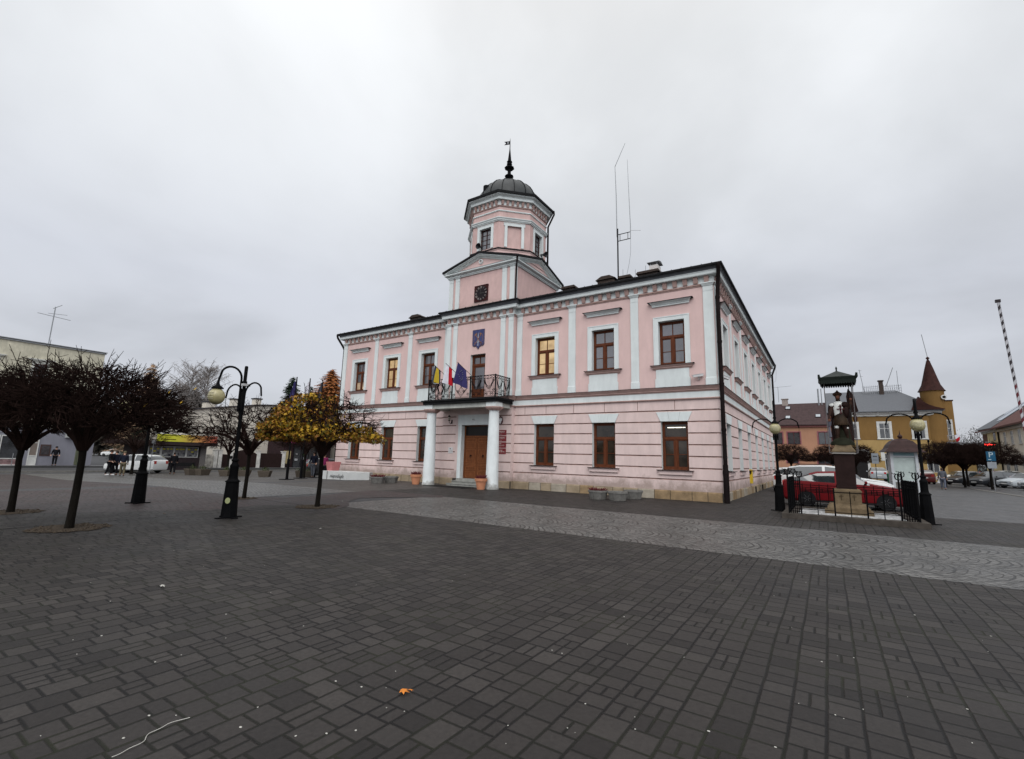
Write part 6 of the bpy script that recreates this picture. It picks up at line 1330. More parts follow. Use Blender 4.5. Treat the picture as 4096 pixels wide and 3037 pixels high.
b=B(); b.T=Matrix.Translation((-24.2,-1.15,.0)); b.lathe([(.38,.45),(.48,.98),(.48,1.03),(.42,1.03)],n=4,ph=PI/4); b.T=None; tag(b.obj('pink_trough',mat('pink_painted_trough',(.42,.16,.16),.7,var=.12)),'pink square trough standing on the white bench at the building corner','trough')
b=B(); b.box(-14.6,-11.9,-2.45,-1.45,.003,.016); 
tag(b.obj('door_mat',mat('black_rubber_mat',(.008,.008,.008),.8)),'black rubber mat lying in front of the entrance steps','door mat')
# manhole cover by the downpipe
b=B(); b.box(-.9,-.35,-.62,-.30,.003,.010); tag(b.obj('drain_cover',mat('drain_iron',(.02,.02,.02),.6)),'flat iron drain cover by the right corner of the town hall','drain cover')

# ================================================================ flags on the balcony
def flag(label,base,tip,stripes,Lh,seed,frac=.62,stars=0,wf=None):
    b0=Vector(base); t0=Vector(tip); T=thing('balcony_flag',label,'flag',tuple(b0),0,'flags on the balcony rail')
    b=B(); d=t0-b0; b.tube([(0,0,0),tuple(d)],.014,6); b.ell(tuple(d),.022,.022,.022,8,4); b.obj('flag_pole',mat('dark_pole_wood',(.05,.028,.018),.6),T)
    b=B(); nu,nv=15,14; rr=random.Random(seed); G_=[]
    for i in range(nu+1):
        s=i/nu; P=d*(1-frac*s)*.985; row=[]
        ll=Lh*(1-.10*s)
        for j in range(nv+1):
            t=j/nv; fold=.055*math.sin(s*9+seed+t*1.3)*t**.6; 
            x=P.x+(-.0-.12*t*(1-s)) +(.22*(0.5-s))*-t*.9+fold*.5; y=P.y+fold; z=P.z-ll*t
            row.append(b.V((x,y,z)))
        G_.append(row)
    for i in range(nu):
        k=int((i+.5)/nu*len(stripes))
        for j in range(nv): b.F((G_[i][j],G_[i+1][j],G_[i+1][j+1],G_[i][j+1]),k)
    c=b.obj('flag_cloth',stripes,T,smooth=180)
    if stars:
        b=B()
        for k in range(12):
            a=2*PI*k/12; s=.52+.20*math.cos(a); t=.50+.22*math.sin(a); q=Vector(G_ and bpy.data.objects[c.name].data.vertices[G_[min(nu,int(s*nu))][min(nv,int(t*nv))]].co)
            b.poly([(q.x+.035*math.cos(PI/2+m*PI*2/5*2),q.y-.03,q.z+.035*math.sin(PI/2+m*PI*2/5*2)) for m in range(5)])
        b.obj('star_ring',mat('star_grey',(.30,.31,.36),.7),c)
c3=lambda x,y:(1680+x/4.13,1250+y/4.13)
FB_=mat('flag_dark_blue_grey',(.035,.04,.06),.9); FY=mat('flag_yellow',(.45,.32,.03),.9); FG=mat('flag_grey',(.045,.045,.06),.9); FWt=mat('flag_white',(.62,.61,.66),.9); FR_=mat('flag_red',(.38,.012,.02),.9); FE_=mat('flag_eu_blue',(.035,.03,.10),.9)
for lab,bs_,tp_,st,Lh,sd,sr in (('black yellow and grey flag, leftmost on the balcony rail',(405,1030),(240,870),[FB_,FY,FG],.88,1,0),('white and red flag in the middle of the balcony rail',(595,1000),(430,845),[FWt,FR_],1.05,2.2,0),('dark blue flag with a ring of stars on the balcony rail',(852,1047),(622,822),[FE_],1.12,3.1,1)):
    p=ony(*c3(*bs_),-1.74); q=ony(*c3(*tp_),-2.15); flag(lab,p,q,st,Lh,sd,stars=sr)
# three tall flagpoles on the forecourt
for i,(u,v,uh,vh,m_,lab) in enumerate(((650+1025/2.064,1350+1175/2.064,1125,325,FE_,'tall black flagpole with a drooping blue flag, leftmost of three'),(650+1140/2.064,1350+1165/2.064,1225,338,FWt,'tall black flagpole with a drooping white flag, middle of three'),(650+1250/2.064,1350+1158/2.064,1315,353,FG,'tall black flagpole with a drooping dark flag, rightmost of three'))):
    x,y,z=at(u,v); q=ony(650+uh/2.064,1350+vh/2.064,y); H=q.z-z; T=thing('flagpole',lab,'flagpole',(x,y,z),0,'flagpoles left of the town hall')
    b=B(); b.box(-.32,.32,-.32,.32,0,.04); b.box(-.06,.06,-.06,.06,.04,1.25); b.tube([(0,0,1.2),(0,0,H)],[.05,.035],8); b.obj('pole',BLACK,T)
    b=B(); G_=[]
    for a in range(9):
        t=a/8; G_.append([b.V((-.05-.60*s*(1-.25*t)*(.35+.65*math.sin(min(1,t*1.6)*PI/2)),.10*math.sin(s*11+t*2+i),H-.12-1.75*t-.55*s)) for s in [k/10 for k in range(11)]])
    for a in range(8):
        for k in range(10): b.F((G_[a][k],G_[a][k+1],G_[a+1][k+1],G_[a+1][k]))
    b.obj('flag_cloth',m_,T,smooth=180)
# ================================================================ houses
def simple_window(fr,c,z0,z1,hw,par,wood,glass=GLASS,sur=None,sw=.12,o=.0,mull=1,tr=.3,sill=None,depth=.12,nm='window'):
    b=B(); w=.06
    for q in ((c-hw,c-hw+w,z0,z1),(c+hw-w,c+hw,z0,z1),(c-hw+w,c+hw-w,z1-w,z1),(c-hw+w,c+hw-w,z0,z0+w)): fr.box(b,q[0],q[1],o+.002,o+.035,q[2],q[3])
    if mull: fr.box(b,c-.03,c+.03,o+.004,o+.045,z0+w,z1-w)
    if tr: zt=z1-(z1-z0)*tr; fr.box(b,c-hw+w,c+hw-w,o+.004,o+.05,zt-.03,zt+.03)
    f=b.obj(nm,wood,par)
    b=B(); fr.box(b,c-hw+w*.5,c+hw-w*.5,o+.001,o+.012,z0+w*.5,z1-w*.5); b.obj('pane',glass,f)
    if sur:
        b=B()
        for q in ((c-hw-sw,c-hw,z0,z1),(c+hw,c+hw+sw,z0,z1),(c-hw-sw,c+hw+sw,z1,z1+sw)): fr.box(b,q[0],q[1],0,.06+o,q[2],q[3])
        b.obj('surround',sur,f)
    if sill: b=B(); fr.box(b,c-hw-sw-.05,c+hw+sw+.05,0,.12+o,z0-.10,z0); b.obj('sill',sill,f)
    return f
DKGL=mat('far_window_glass',(.030,.032,.036),.1,var=.6,scale=1.0,ior=1.8); BRW=mat('dark_red_window_frame',(.07,.014,.014),.6); WHW=mat('white_window_frame',(.5,.5,.48),.6)
def body(name,mat_,par,boxes,**k):
    b=B()
    for q in boxes: b.box(*q)
    return b.obj(name,mat_,par)
# ---- orange house
OH=thing('orange_house','orange two storey house with a brown tiled roof and skylights','house',(0,60,0))
OR=plaster('orange_plaster',(.38,.205,.13),zlo=-9,zhi=-8,grime=.12)
body('wall',OR,OH,[(-12,4.6,0,9,-.2,7.45)])
fo=Fr((0,0),(1,0),(0,-1)); BT=mat('brown_roof_tiles',(.050,.032,.032),.7,var=.25,scale=3,bump=.4,bscale=18,stretch=(1,1,1))
b=B(); b.poly([(-12.4,-.5,7.55),(4.6,-.5,7.55),(4.6,4.5,11.2),(-12.4,4.5,11.2)]); b.poly([(4.6,9.5,7.55),(-12.4,9.5,7.55),(-12.4,4.5,11.2),(4.6,4.5,11.2)]); b.poly([(4.6,-.5,7.55),(4.6,9.5,7.55),(4.6,4.5,11.2)]); b.box(-12.4,4.6,-.52,-.40,7.42,7.56); RF=b.obj('roof',BT,OH)
b=B(); fo.box(b,-12,4.6,0,.25,7.18,7.42); b.obj('eaves_board',mat('pink_eaves_board',(.30,.12,.11),.7),OH)
b=B()
for x,z in ((-.95,10.4),(-.9,8.75),(2.95,8.9)):
    y=(z-7.55)/3.65*5-.5; b.T=Matrix.Translation((x,y,z))@Matrix.Rotation(math.atan2(3.65,5),4,'X'); b.box(-.36,.36,-.42,.42,.02,.10,0); b.box(-.28,.28,-.34,.34,.10,.11,1)
b.T=None; b.obj('skylight',[BLKP,mat('skylight_glass',(.32,.34,.36),.2)],RF)
b=B(); b.box(-1.75,-.95,4.1,4.9,10.8,11.9); b.box(-1.85,-.85,4.0,5.0,11.9,12.0); b.obj('chimney',mat('rough_chimney',(.28,.24,.22),.9,var=.4,scale=8),RF)
b=B(); b.tube([(-2.2,4.5,11.5),(-2.2,4.5,14.0)],.03,4); b.tube([(-3.0,4.5,13.9),(-.3,4.5,14.05)],.02,4); b.obj('aerial',MAST,RF)
for c in (-2.55,-.25,3.6): simple_window(fo,c,4.68,6.45,.80 if c>-1 else .85,OH,BRW,DKGL,mat('rose_surround',(.25,.10,.11),.8),.14,tr=0)
for c,w in ((3.4,.85),(-.6,.7)): simple_window(fo,c,1.9,3.2,w,OH,BRW,DKGL,mat('rose_surround',(.25,.10,.11),.8),.14,tr=0)
for x in (3.35,3.75): 
    b=B(); b.tube([(x-.2,4,10.6),(x-.2,4,13.3)],.12 if x<3.5 else .07,6); b.obj('flue',MAST,RF)
# ---- yellow house with corner turret
YH=thing('yellow_house','ochre and yellow corner house with grey mansard roof and pointed turret','house',(0,62,0))
OC=plaster('ochre_plaster',(.20,.115,.040),zlo=-9,zhi=-8,grime=.15); YE=plaster('yellow_plaster',(.36,.245,.10),zlo=-9,zhi=-8,grime=.15)
body('upper_wall',OC,YH,[(4.6,16.7,0,12,5.45,8.7)]); body('lower_wall',YE,YH,[(4.62,16.7,-.04,12,-.2,5.42)])
b=B(); fo.ext(b,4.6,16.75,[(0,8.72),(.15,8.74),(.2,9.0),(.35,9.05),(.45,9.35),(0,9.37)]); 
for i in range(8): b.lathe([(.13,0),(.13,.1),(.04,.16)],(6.0+i*1.4 if i%2 else 5.6+i*1.4,-.30,9.02),8) if 0 else fo.box(b,5.5+i*1.45,5.75+i*1.45,.2,.30,8.82,8.97)
b.obj('cornice',WHW,YH)
GR=mat('grey_slate_roof',(.105,.11,.12),.6,var=.12,scale=6,bump=.2)
b=B(); b.poly([(4.0,-.6,9.38),(17.0,-.6,9.38),(12.7,4.6,12.9),(4.0,4.6,12.9)]); b.poly([(17.0,-.6,9.38),(17.0,12,9.38),(12.7,8,12.9),(12.7,4.6,12.9)]); b.poly([(4.0,4.6,12.9),(12.7,4.6,12.9),(12.7,8,12.9),(4,8,12.9)]); b.poly([(4.0,-.6,9.38),(4.0,4.6,12.9),(4,8,12.9),(4,12.6,9.38)]); b.poly([(4,8,12.9),(12.7,8,12.9),(17,12.6,9.38),(4,12.6,9.38)]); b.box(4.0,17.0,-.66,-.58,9.28,9.40)
YR=b.obj('roof',GR,YH)
b=B()
for x0,x1 in ((8.8,10.6),(11.3,13.3)): 
    b.tube([(x0,3.8,12.55),(x1,3.8,12.75)],.03,4); b.tube([(x0,3.8,13.4),(x1,3.8,13.5)],.03,4)
    n=8
    for i in range(n+1): x=x0+(x1-x0)*i/n; b.tube([(x,3.8,12.4),(x,3.8,13.65)],.025,4)
    for i in range(n): x=x0+(x1-x0)*(i+.5)/n; b.tube([(x+.1*math.cos(t),3.8,13.05+.16*math.sin(t)) for t in [PI*k/5 for k in range(11)]],.018,3)
b.obj('roof_railing',mat('pale_iron',(.30,.31,.33),.6),YR)
b=B(); b.box(10.75,11.25,3.6,4.1,12.0,14.2); b.box(10.65,11.35,3.5,4.2,14.2,14.35); b.obj('chimney',mat('chimney_brick_dark',(.05,.038,.033),.9),YR)
b=B(); b.tube([(9.0,4,12.6),(8.6,4,16.2)],.035,4); b.tube([(8.5,4,16.1),(8.9,4,16.0)],.02,4); b.tube([(8.6,4,15.2),(9.0,4,15.1)],.02,4); b.tube([(11.6,4,13.4),(12.6,4,16.2)],.04,4); b.tube([(13.0,4,12.9),(13.0,4,15.7)],.03,4); b.obj('aerial',MAST,YR)
for c in (6.9,10.58,14.3): simple_window(fo,c,5.62,7.75,.58,YH,WHW,DKGL,WHW,.26,tr=.35,sill=WHW)
b=B(); fo.box(b,6.9,8.35,.0,.10,-.1,3.9); b.obj('entrance_door',mat('dark_doorway',(.015,.014,.014),.6),YH)
b=B(); fo.box(b,6.6,6.9,.0,.14,-.1,4.1); fo.box(b,8.35,8.65,.0,.14,-.1,4.1); fo.box(b,6.6,8.65,.0,.14,3.9,4.15); b.obj('door_surround',WHW,YH)
for c in (10.9,13.3,15.3): simple_window(fo,c,1.2,3.6,.6,YH,WHW,DKGL,None,.2,o=.04,tr=.3)
b=B(); fo.box(b,9.9,10.3,.045,.10,2.6,3.9); b.obj('white_panel',WHW,YH)
# turret
TX,TY=16.15,1.0
b=B(); b.lathe([(1.27,5.0),(1.27,11.9),(1.32,12.0),(1.32,12.12)],(TX,TY,0),20); b.obj('turret_wall',OC,YH,smooth=30)
CU=mat('copper_brown_roof',(.034,.0145,.0125),.6,var=.35,scale=2,ior=1.3)
b=B(); b.lathe([(1.50,12.05),(1.40,12.18),(1.02,12.95),(.76,14.0),(.48,15.2),(.24,16.1),(.10,16.5)],(TX,TY,0),14); b.lathe([(.22,16.15),(.26,16.2),(.14,16.28)],(TX,TY,0),10); b.lathe([(.05,16.5),(.20,16.6),(.20,16.72),(.05,16.88)],(TX,TY,0),10); b.obj('turret_roof',CU,YH,smooth=30)
b=B(); b.tube([(TX,TY,16.8),(TX-.35,TY,20.1)],.04,5); b.obj('lightning_rod',MAST,YH)
b=B(); cv_=[(14.55,11.2),(14.9,10.6),(15.4,10.15),(16.1,9.8),(17.05,9.5)]
for (xa,za),(xb,zb) in zip(cv_,cv_[1:]): b.poly([(xa,-.75,za),(xb,-.75,zb),(xb,.6,zb+.15),(xa,.6,za+.15)]); b.poly([(xa,-.75,za),(xa,-.75,9.42),(xb,-.75,9.42),(xb,-.75,zb)])
b.poly([(14.55,-.75,11.2),(14.55,.6,11.35),(13.6,.6,9.5),(13.6,-.75,9.42)]); b.poly([(13.6,-.75,9.42),(14.55,-.75,9.42),(14.55,-.75,11.2)]); b.obj('turret_skirt_roof',CU,YH)
body('corner_bay',OC,YH,[(16.7,18.0,.35,8,-.2,10.6)]); body('corner_bay_parapet',CU,YH,[(16.65,18.1,.3,2.0,10.6,10.75)])
fb2=Fr((0,.35),(1,0),(0,-1)); simple_window(fb2,17.2,5.5,8.0,.42,YH,WHW,DKGL,WHW,.14,tr=.4)
b=B(); b.T=Matrix.Translation((17.15,-.2,11.1)); b.T=b.T@Matrix.Rotation(PI/2,4,'X'); b.lathe([(.30,-.35),(.30,.06),(.2,.07)],n=14,mi=0); b.lathe([(.2,.0),(.18,.08)],n=12,mi=1); b.obj('round_window',[WHW,BLKP],YH)
b=B(); b.box(16.9,18.7,-.75,.35,5.0,5.15); 
for i in range(13): b.tube([(16.95+i*.145,-.72,5.15),(16.95+i*.145,-.72,6.0)],.02,4)
b.tube([(16.9,-.72,6.0),(18.7,-.72,6.0)],.03,4); b.obj('corner_balcony',mat('pale_iron',(.30,.31,.33),.6),YH)
b=B(); b.T=Matrix.Translation((17.7,-1.0,5.2)); b.tube([(-.25,.6,.2),(.1,-.1,1.0)],.02,5,mi=2); b.poly([(-.1,0,.75),(.35,-.1,1.1),(.35,-.1,.65),(-.05,0,.30)],0); b.poly([(-.05,0,.30),(.35,-.1,.65),(.3,-.1,.15),(-.02,0,-.15)],1); b.T=None; o=b.obj('wall_flag',[FWt,FR_,MAST],loc=(0,62,0)); tag(o,'small white and red flag on the corner balcony of the yellow house','flag')
body('side_wing',YE,YH,[(16.7,20.5,5.5,12,-.2,3.2)])
# ---- pale house on the right edge
RH=thing('pale_house','pale yellow and cream house with a red tiled roof at the right edge','house',(24.0,0,0))
PY_=plaster('pale_yellow_plaster',(.56,.47,.27),zlo=-9,zhi=-8,grime=.15); PW=plaster('cream_white_plaster',(.66,.62,.54),zlo=-9,zhi=-8,grime=.2); TR_=mat('red_brown_tiles',(.10,.045,.038),.7,var=.3,scale=4,bump=.5,bscale=12)
fh=Fr((0,0),(0,1),(-1,0))
body('wall',PW,RH,[(0,12,52,71.5,-.2,7.3)]); body('yellow_wall',PY_,RH,[(-.05,12,71.5,79.8,-.2,7.5)])
b=B(); b.poly([(-.7,72.0,7.55),(-.7,51,7.55),(5.5,51,12.6),(5.5,72.0,12.6)]); b.poly([(12.7,51,7.4),(12.7,72,7.4),(5.5,72,12.6),(5.5,51,12.6)]); b.box(-.72,-.6,51,80.8,7.35,7.56); b.poly([(-.7,51,7.5),(12.7,51,7.4),(5.5,51,12.6)]); b.obj('roof',TR_,RH)
b=B(); b.poly([(-.7,80.8,7.75),(-.7,72.0,7.6),(5.5,72.0,12.6),(5.5,76.5,12.6)]); b.poly([(12,80.8,7.7),(-.7,80.8,7.75),(5.5,76.5,12.6)]); b.obj('slate_roof',GR,RH)
b=B(); y0,y1=72.3,75.3; f_=lambda y,t:(-.7+6.2*t,y,7.62+5.0*t+.06); b.poly([f_(y1,.22),f_(y0,.22),f_(y0,.78),f_(y1,.78)]); b.poly([f_(78.6,.3),f_(75.9,.3),f_(75.9,.8),f_(77.6,.8)]); b.obj('solar_panel',mat('solar_panel_glass',(.16,.19,.23),.15),RH)
b=B(); b.box(4.6,6.2,64.5,65.6,11.0,13.3); b.obj('chimney',mat('rough_chimney',(.28,.24,.22),.9),RH)
b=B(); fh.box(b,52,71.4,0,.22,7.0,7.3); fh.box(b,71.6,79.9,.05,.2,7.1,7.45); b.obj('cornice',WHW,RH)
for c,z0,z1,hw in ((73.6,5.9,7.05,.55),(73.4,3.5,4.75,.5)): simple_window(fh,c,z0,z1,hw,RH,BRW,DKGL,None,o=.05,tr=0)
for c in (69.0,66.0,63.0,60.0,57.0,54.2): simple_window(fh,c,5.1,6.85,.52,RH,WHW,DKGL,PW,.15,tr=.35,sill=WHW)
for c in (69.3,66.2,62.6,59.0): simple_window(fh,c,1.6,3.6,.7,RH,WHW,DKGL,None,tr=.3)
b=B(); b.poly([fh.p(70.3,.25,3.0),fh.p(67.7,.25,3.0),fh.p(67.7,.25,3.6),fh.p(69.0,.25,4.9),fh.p(70.3,.25,3.6)]); fh.box(b,67.7,70.3,.0,.24,3.0,3.15); b.obj('entrance_gable',PW,RH)
b=B(); b.tube([(-.12,71.5,7.3),(-.12,71.4,.0)],.09,6); b.obj('downpipe',PIPE,RH)
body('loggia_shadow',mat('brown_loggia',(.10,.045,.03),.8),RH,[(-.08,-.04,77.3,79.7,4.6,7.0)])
# red LED sign on a bracket, oval sign above
b=B(); p=ony(3960,1779,60); b.box(-.55,.55,-.06,.06,-.22,.22,0); q=B(); q.T=Matrix.Rotation(PI/2,4,'X'); 
o=b.obj('led_sign',[BLKP],loc=(p.x,60,p.z)); tag(o,'small display sign with glowing red digits in front of the pale house','display sign'); o['text']='' ; del o['text']
q=B(); q.text('6.98 6.79',Matrix.Translation((0,-.065,0))@MX,.30,0); q.obj('red_digits',mat('red_led',(.8,.02,.02),.5,emit=(1,.03,.03),estr=6),o) if 0 else None
q=B(); rr=random.Random(3)
for i in range(16): x=-.48+i*.06; q.box(x,x+.04,-.075,-.062,-.12+.06*rr.random(),.10-.05*rr.random())
q.obj('red_digits',mat('red_led',(.8,.02,.02),.5,emit=(1,.04,.03),estr=9),o)
q=B(); q.tube([(.0,.0,-.22),(0,.0,-p.z)],.05,6); q.box(-.9,.1,-.03,.03,.26,.34); q.obj('sign_pole',MAST,o)

# ---- information stand
IS=thing('information_stand','white map case under a brown bell shaped roof on the side square','information stand',(7.52,16.0,0),R(8))
WT=mat('case_white',(.42,.44,.46),.5,var=.1); b=B()
for x in (-.60,.60):
    for y in (-.30,.30): b.box(x-.07,x+.07,y-.07,y+.07,0,2.62)
b.box(-.60,.60,-.34,-.26,2.28,2.62); b.box(-.60,.60,-.34,-.26,.78,.88); b.box(-.6,.6,.26,.34,.78,2.62); b.box(-.64,-.56,-.3,.3,.8,2.6); b.box(.56,.64,-.3,.3,.8,2.6); b.obj('case_frame',WT,IS)
b=B(); b.box(-.53,.53,-.28,-.25,.88,2.26); b.obj('map_panel',mat('pale_map_sheet',(.36,.42,.40),.35,var=.12,scale=3),IS)
b=B(); b.box(-.5,.5,-.347,-.341,2.36,2.54,0); b.obj('header_strip',mat('header_blue_green',(.16,.25,.27),.5),IS)
b=B(); b.lathe([(1.42,2.58),(1.36,2.62),(1.10,2.80),(.98,3.0),(.72,3.24),(.35,3.38),(.08,3.42)],n=4,ph=PI/4,sy=.8,mi=0)
b.obj('bell_roof',mat('brown_copper_roof',(.032,.016,.015),.5,var=.3,scale=4),IS); b=B(); b.lathe([(.05,3.40),(.13,3.50),(.13,3.58),(.04,3.66),(.03,3.72),(.0,3.95)],n=10); b.obj('roof_knob',mat('brown_copper_roof',(.032,.016,.015),.5),IS)
# ---- notice board, green bin
x,y,z=at(3050+880/1.944,1300+1185/1.944); b=B(); p=ony(3050+875/1.944,1300+1037/1.944,31); b.tube([(p.x,31,0),(p.x,31,2.0)],.03,6,mi=0); b.box(p.x-.24,p.x+.24,30.95,30.99,1.95,2.85,1); b.box(p.x-.15,p.x+.15,30.94,30.95,2.55,2.62,0); b.box(p.x-.17,p.x+.17,30.94,30.95,2.25,2.28,0); tag(b.obj('notice_sign',[BLKP,mat('pale_sign_board',(.20,.22,.24),.6)]),'grey rectangular street sign left of the information stand','sign')
b=B(); b.lathe([(.26,.05),(.32,.95),(.34,1.0),(.30,1.12),(.0,1.2)],n=10); tag(b.obj('waste_bin',mat('green_bin_plastic',(.02,.10,.05),.5),loc=(8.35,33,0),smooth=40),'green round litter bin beside the information stand','bin')
# ---- parking sign
p0=ony(3600+1632/4.492,1700+565/4.492,34); T=thing('parking_sign','blue parking sign with a white letter P on a post','road sign',(p0.x,34,0)); b=B(); b.tube([(0,.03,0),(0,.03,3.2)],.03,6); b.obj('sign_post',MAST,T)
b=B(); b.box(-.28,.28,-.01,.01,2.40,3.20,0); b.text('P',Matrix.Translation((.0,-.013,2.90))@MX,.62,1,ext=.002); b.box(-.18,.0,-.014,-.011,2.50,2.56,1); b.obj('sign_plate',[mat('traffic_blue',(.012,.07,.13),.5),mat('traffic_white',(.36,.42,.44),.5)],T)
b=B(); b.box(-.28,.28,-.01,.01,1.80,2.33,0); b.obj('sub_plate',mat('grey_sub_plate',(.22,.24,.26),.5),T)
# ---- striped raised barrier
T=thing('road_barrier','raised red and white striped road barrier at the right edge','barrier',(10.62,5.28,0)); b=B(); b.box(-.2,.2,-.2,.2,0,1.0); b.obj('barrier_housing',mat('barrier_red',(.30,.02,.02),.5),T)
b=B(); P0=Vector((-.20,0,.9)); P1=Vector((-.52,0,8.56)); n=46
for i in range(n):
    a,c_=P0.lerp(P1,i/n),P0.lerp(P1,(i+1)/n); d_=.032; mi=i%2; red=1 if i<26 else 2
    for q in (( -1,-1),): 
        A=[b.V(a+Vector((sx_*d_,sy_*.03,(sx_*.05)))) for sx_,sy_ in ((-1,-1),(1,-1),(1,1),(-1,1))]; C_=[b.V(c_+Vector((sx_*d_,sy_*.03,(sx_*.05)))) for sx_,sy_ in ((-1,-1),(1,-1),(1,1),(-1,1))]
        for k in range(4): b.F((A[k],A[(k+1)%4],C_[(k+1)%4],C_[k]),0 if mi else red)
b.tube([P0+Vector((.05,0,.05)),P1+Vector((.05,0,.05))],.008,4,mi=0); b.box(P1.x-.08,P1.x+.08,-.05,.05,P1.z-.02,P1.z+.10,2); b.obj('barrier_arm',[mat('barrier_white',(.38,.38,.40),.6),mat('barrier_dark_red',(.10,.02,.025),.5),mat('barrier_black',(.03,.025,.028),.5)],T)
# ---- street lamp with two arcs in front of the yellow house
T=thing('double_lamp','small twin armed lamp in front of the yellow house','street lamp',(13.45,50,0)); b=B(); b.tube([(0,0,0),(0,0,4.7)],.06,6); b.ell((0,0,4.75),.12,.12,.18)
for s in (-1,1): b.tube([(0,0,3.95)]+[(s*(.45-.45*math.cos(t)),0,4.0+.42*math.sin(t)) for t in [PI*i/8 for i in range(1,8)]],.03,5)
b.obj('lamp_post',IRON,T)

# ================================================================ west side
# ---- big cream shop building
BL=thing('cream_shop_building','large cream block with a grey ground floor and shop windows at the left edge','building',(-58,0,-.30))
GP_=plaster('grey_ground_floor',(.20,.20,.23),zlo=-9,zhi=-8,grime=.12); fl=Fr((0,0),(0,1),(1,0)); CRM=plaster('cream_stained',(.70,.66,.52),stain=(.25,.24,.19),zlo=5,zhi=30,amt=.35,grime=.35)
body('upper_wall',CRM,BL,[(-14,0,-40,-5.0,3.5,11.35)]); body('ground_floor_wall',GP_,BL,[(-14,.06,-40,-4.7,0,3.5)])
b=B(); b.box(-14.2,.12,-40,-4.9,11.35,11.42); b.box(-14.2,.16,-40,-4.85,11.50,11.56); b.box(-14,.0,-40,-5.0,11.42,11.50); b.obj('parapet_flashing',mat('zinc_flashing',(.26,.27,.28),.6),BL)
for c in (-9.6,-12.9,-16.2,-19.5,-22.8): 
    simple_window(fl,c,7.6,9.5,.40,BL,BRW,DKGL,mat('white_lintel',(.50,.50,.46),.8),.22,tr=.3); b=B(); fl.box(b,c-.95,c+.95,0,.22,9.86,9.96); fl.box(b,c-.8,c+.8,0,.14,9.76,9.86); b.obj('window_hood',mat('white_lintel',(.50,.50,.46),.8),BL)
b=B(); 
for y0,y1 in ((-11.25,-9.85),(-12.9,-11.3),(-14.6,-12.95)):
    for q in ((y0,y0+.07,.05,2.75),(y1-.07,y1,.05,2.75),(y0+.07,y1-.07,2.66,2.75),(y0+.07,y1-.07,.05,.13),(y0+.07,y1-.07,.62,.70)): fl.box(b,q[0],q[1],.07,.13,q[2],q[3])
sw=b.obj('shop_window_frames',WHW,BL)
b=B(); fl.box(b,-14.55,-9.9,.062,.08,.68,2.7); b.obj('pane',DKGL,sw); b=B(); fl.box(b,-14.55,-9.9,.062,.08,.10,.64); b.obj('lower_pane',mat('frosted_pink_panel',(.22,.14,.14),.5,var=.5,scale=4),sw)
b=B(); 
for q in ((-9.35,-9.27,.05,2.6),(-8.80,-8.72,.05,2.6),(-9.27,-8.80,2.5,2.6),(-9.27,-8.80,.05,.12),(-9.27,-8.80,.9,.98),(-9.27,-8.80,2.1,2.16)): fl.box(b,q[0],q[1],.07,.13,q[2],q[3])
fl.box(b,-9.27,-8.80,.065,.09,.12,.9); d_=b.obj('shop_door',WHW,BL); b=B(); fl.box(b,-9.27,-8.80,.062,.08,.98,2.5); b.obj('pane',mat('door_curtain_glass',(.16,.13,.11),.3),d_)
b=B(); fl.box(b,-8.58,-7.85,.06,.12,.95,2.0,0); fl.box(b,-8.50,-7.93,.12,.13,1.05,1.9,1); b.obj('framed_poster',[mat('brown_frame',(.06,.035,.03),.6),mat('dark_poster',(.035,.03,.032),.4,var=.8,scale=5)],BL)
b=B(); fl.box(b,-7.0,-6.05,.08,.42,2.72,3.3,0); b.T=Matrix.Translation(fl.p(-6.72,.42,3.01))@Matrix.Rotation(PI/2,4,'Y'); b.lathe([(.24,0),(.24,.02),(.20,.03),(.03,.035)],n=16,mi=1); b.T=None; b.obj('air_conditioner',[mat('ac_white',(.40,.41,.40),.5),BLKP],BL)
b=B(); fl.box(b,-6.0,-5.35,.061,.09,.1,3.2,0)
for i in range(9): y=-5.98+i*.075; b.tube([fl.p(y,.14,.1),fl.p(y,.14,1.75)],.015,4,mi=1)
b.tube([fl.p(-6.0,.14,1.65),fl.p(-5.35,.14,1.65)],.02,4,mi=1); b.obj('green_gate',[mat('pale_yellow_panel',(.22,.21,.12),.8),mat('green_iron',(.03,.06,.055),.6)],BL)
b=B(); b.T=Matrix.Translation(fl.p(-11.0,1.1,2.95)); b.lathe([(.02,0),(.75,.05),(.80,.12),(.0,.32)],n=20,sx=.6); b.T=None; b.obj('round_awning',mat('grey_awning',(.11,.12,.13),.6),BL) if 0 else None
b=B(); P=Vector(onx(160,1495,-58)); pz=P.z+.30; b.tube([(0,P.y,11.3),(0,onx(143,1370,-58).y,0) if 0 else (0,P.y,11.4)],.03,4); b.tube([(-.3,P.y+.25,11.4),(-.3,P.y+.25,15.3)],.045,5); b.tube([(-.3,P.y-.9,14.4),(-.3,P.y+1.5,14.25)],.025,4); b.tube([(-.3,P.y-.2,14.55),(-.3,P.y+1.2,14.7)],.02,4); b.tube([(-.3,P.y+.1,15.1),(-.3,P.y+.7,15.6)],.03,4); b.obj('roof_aerial',MAST,BL)
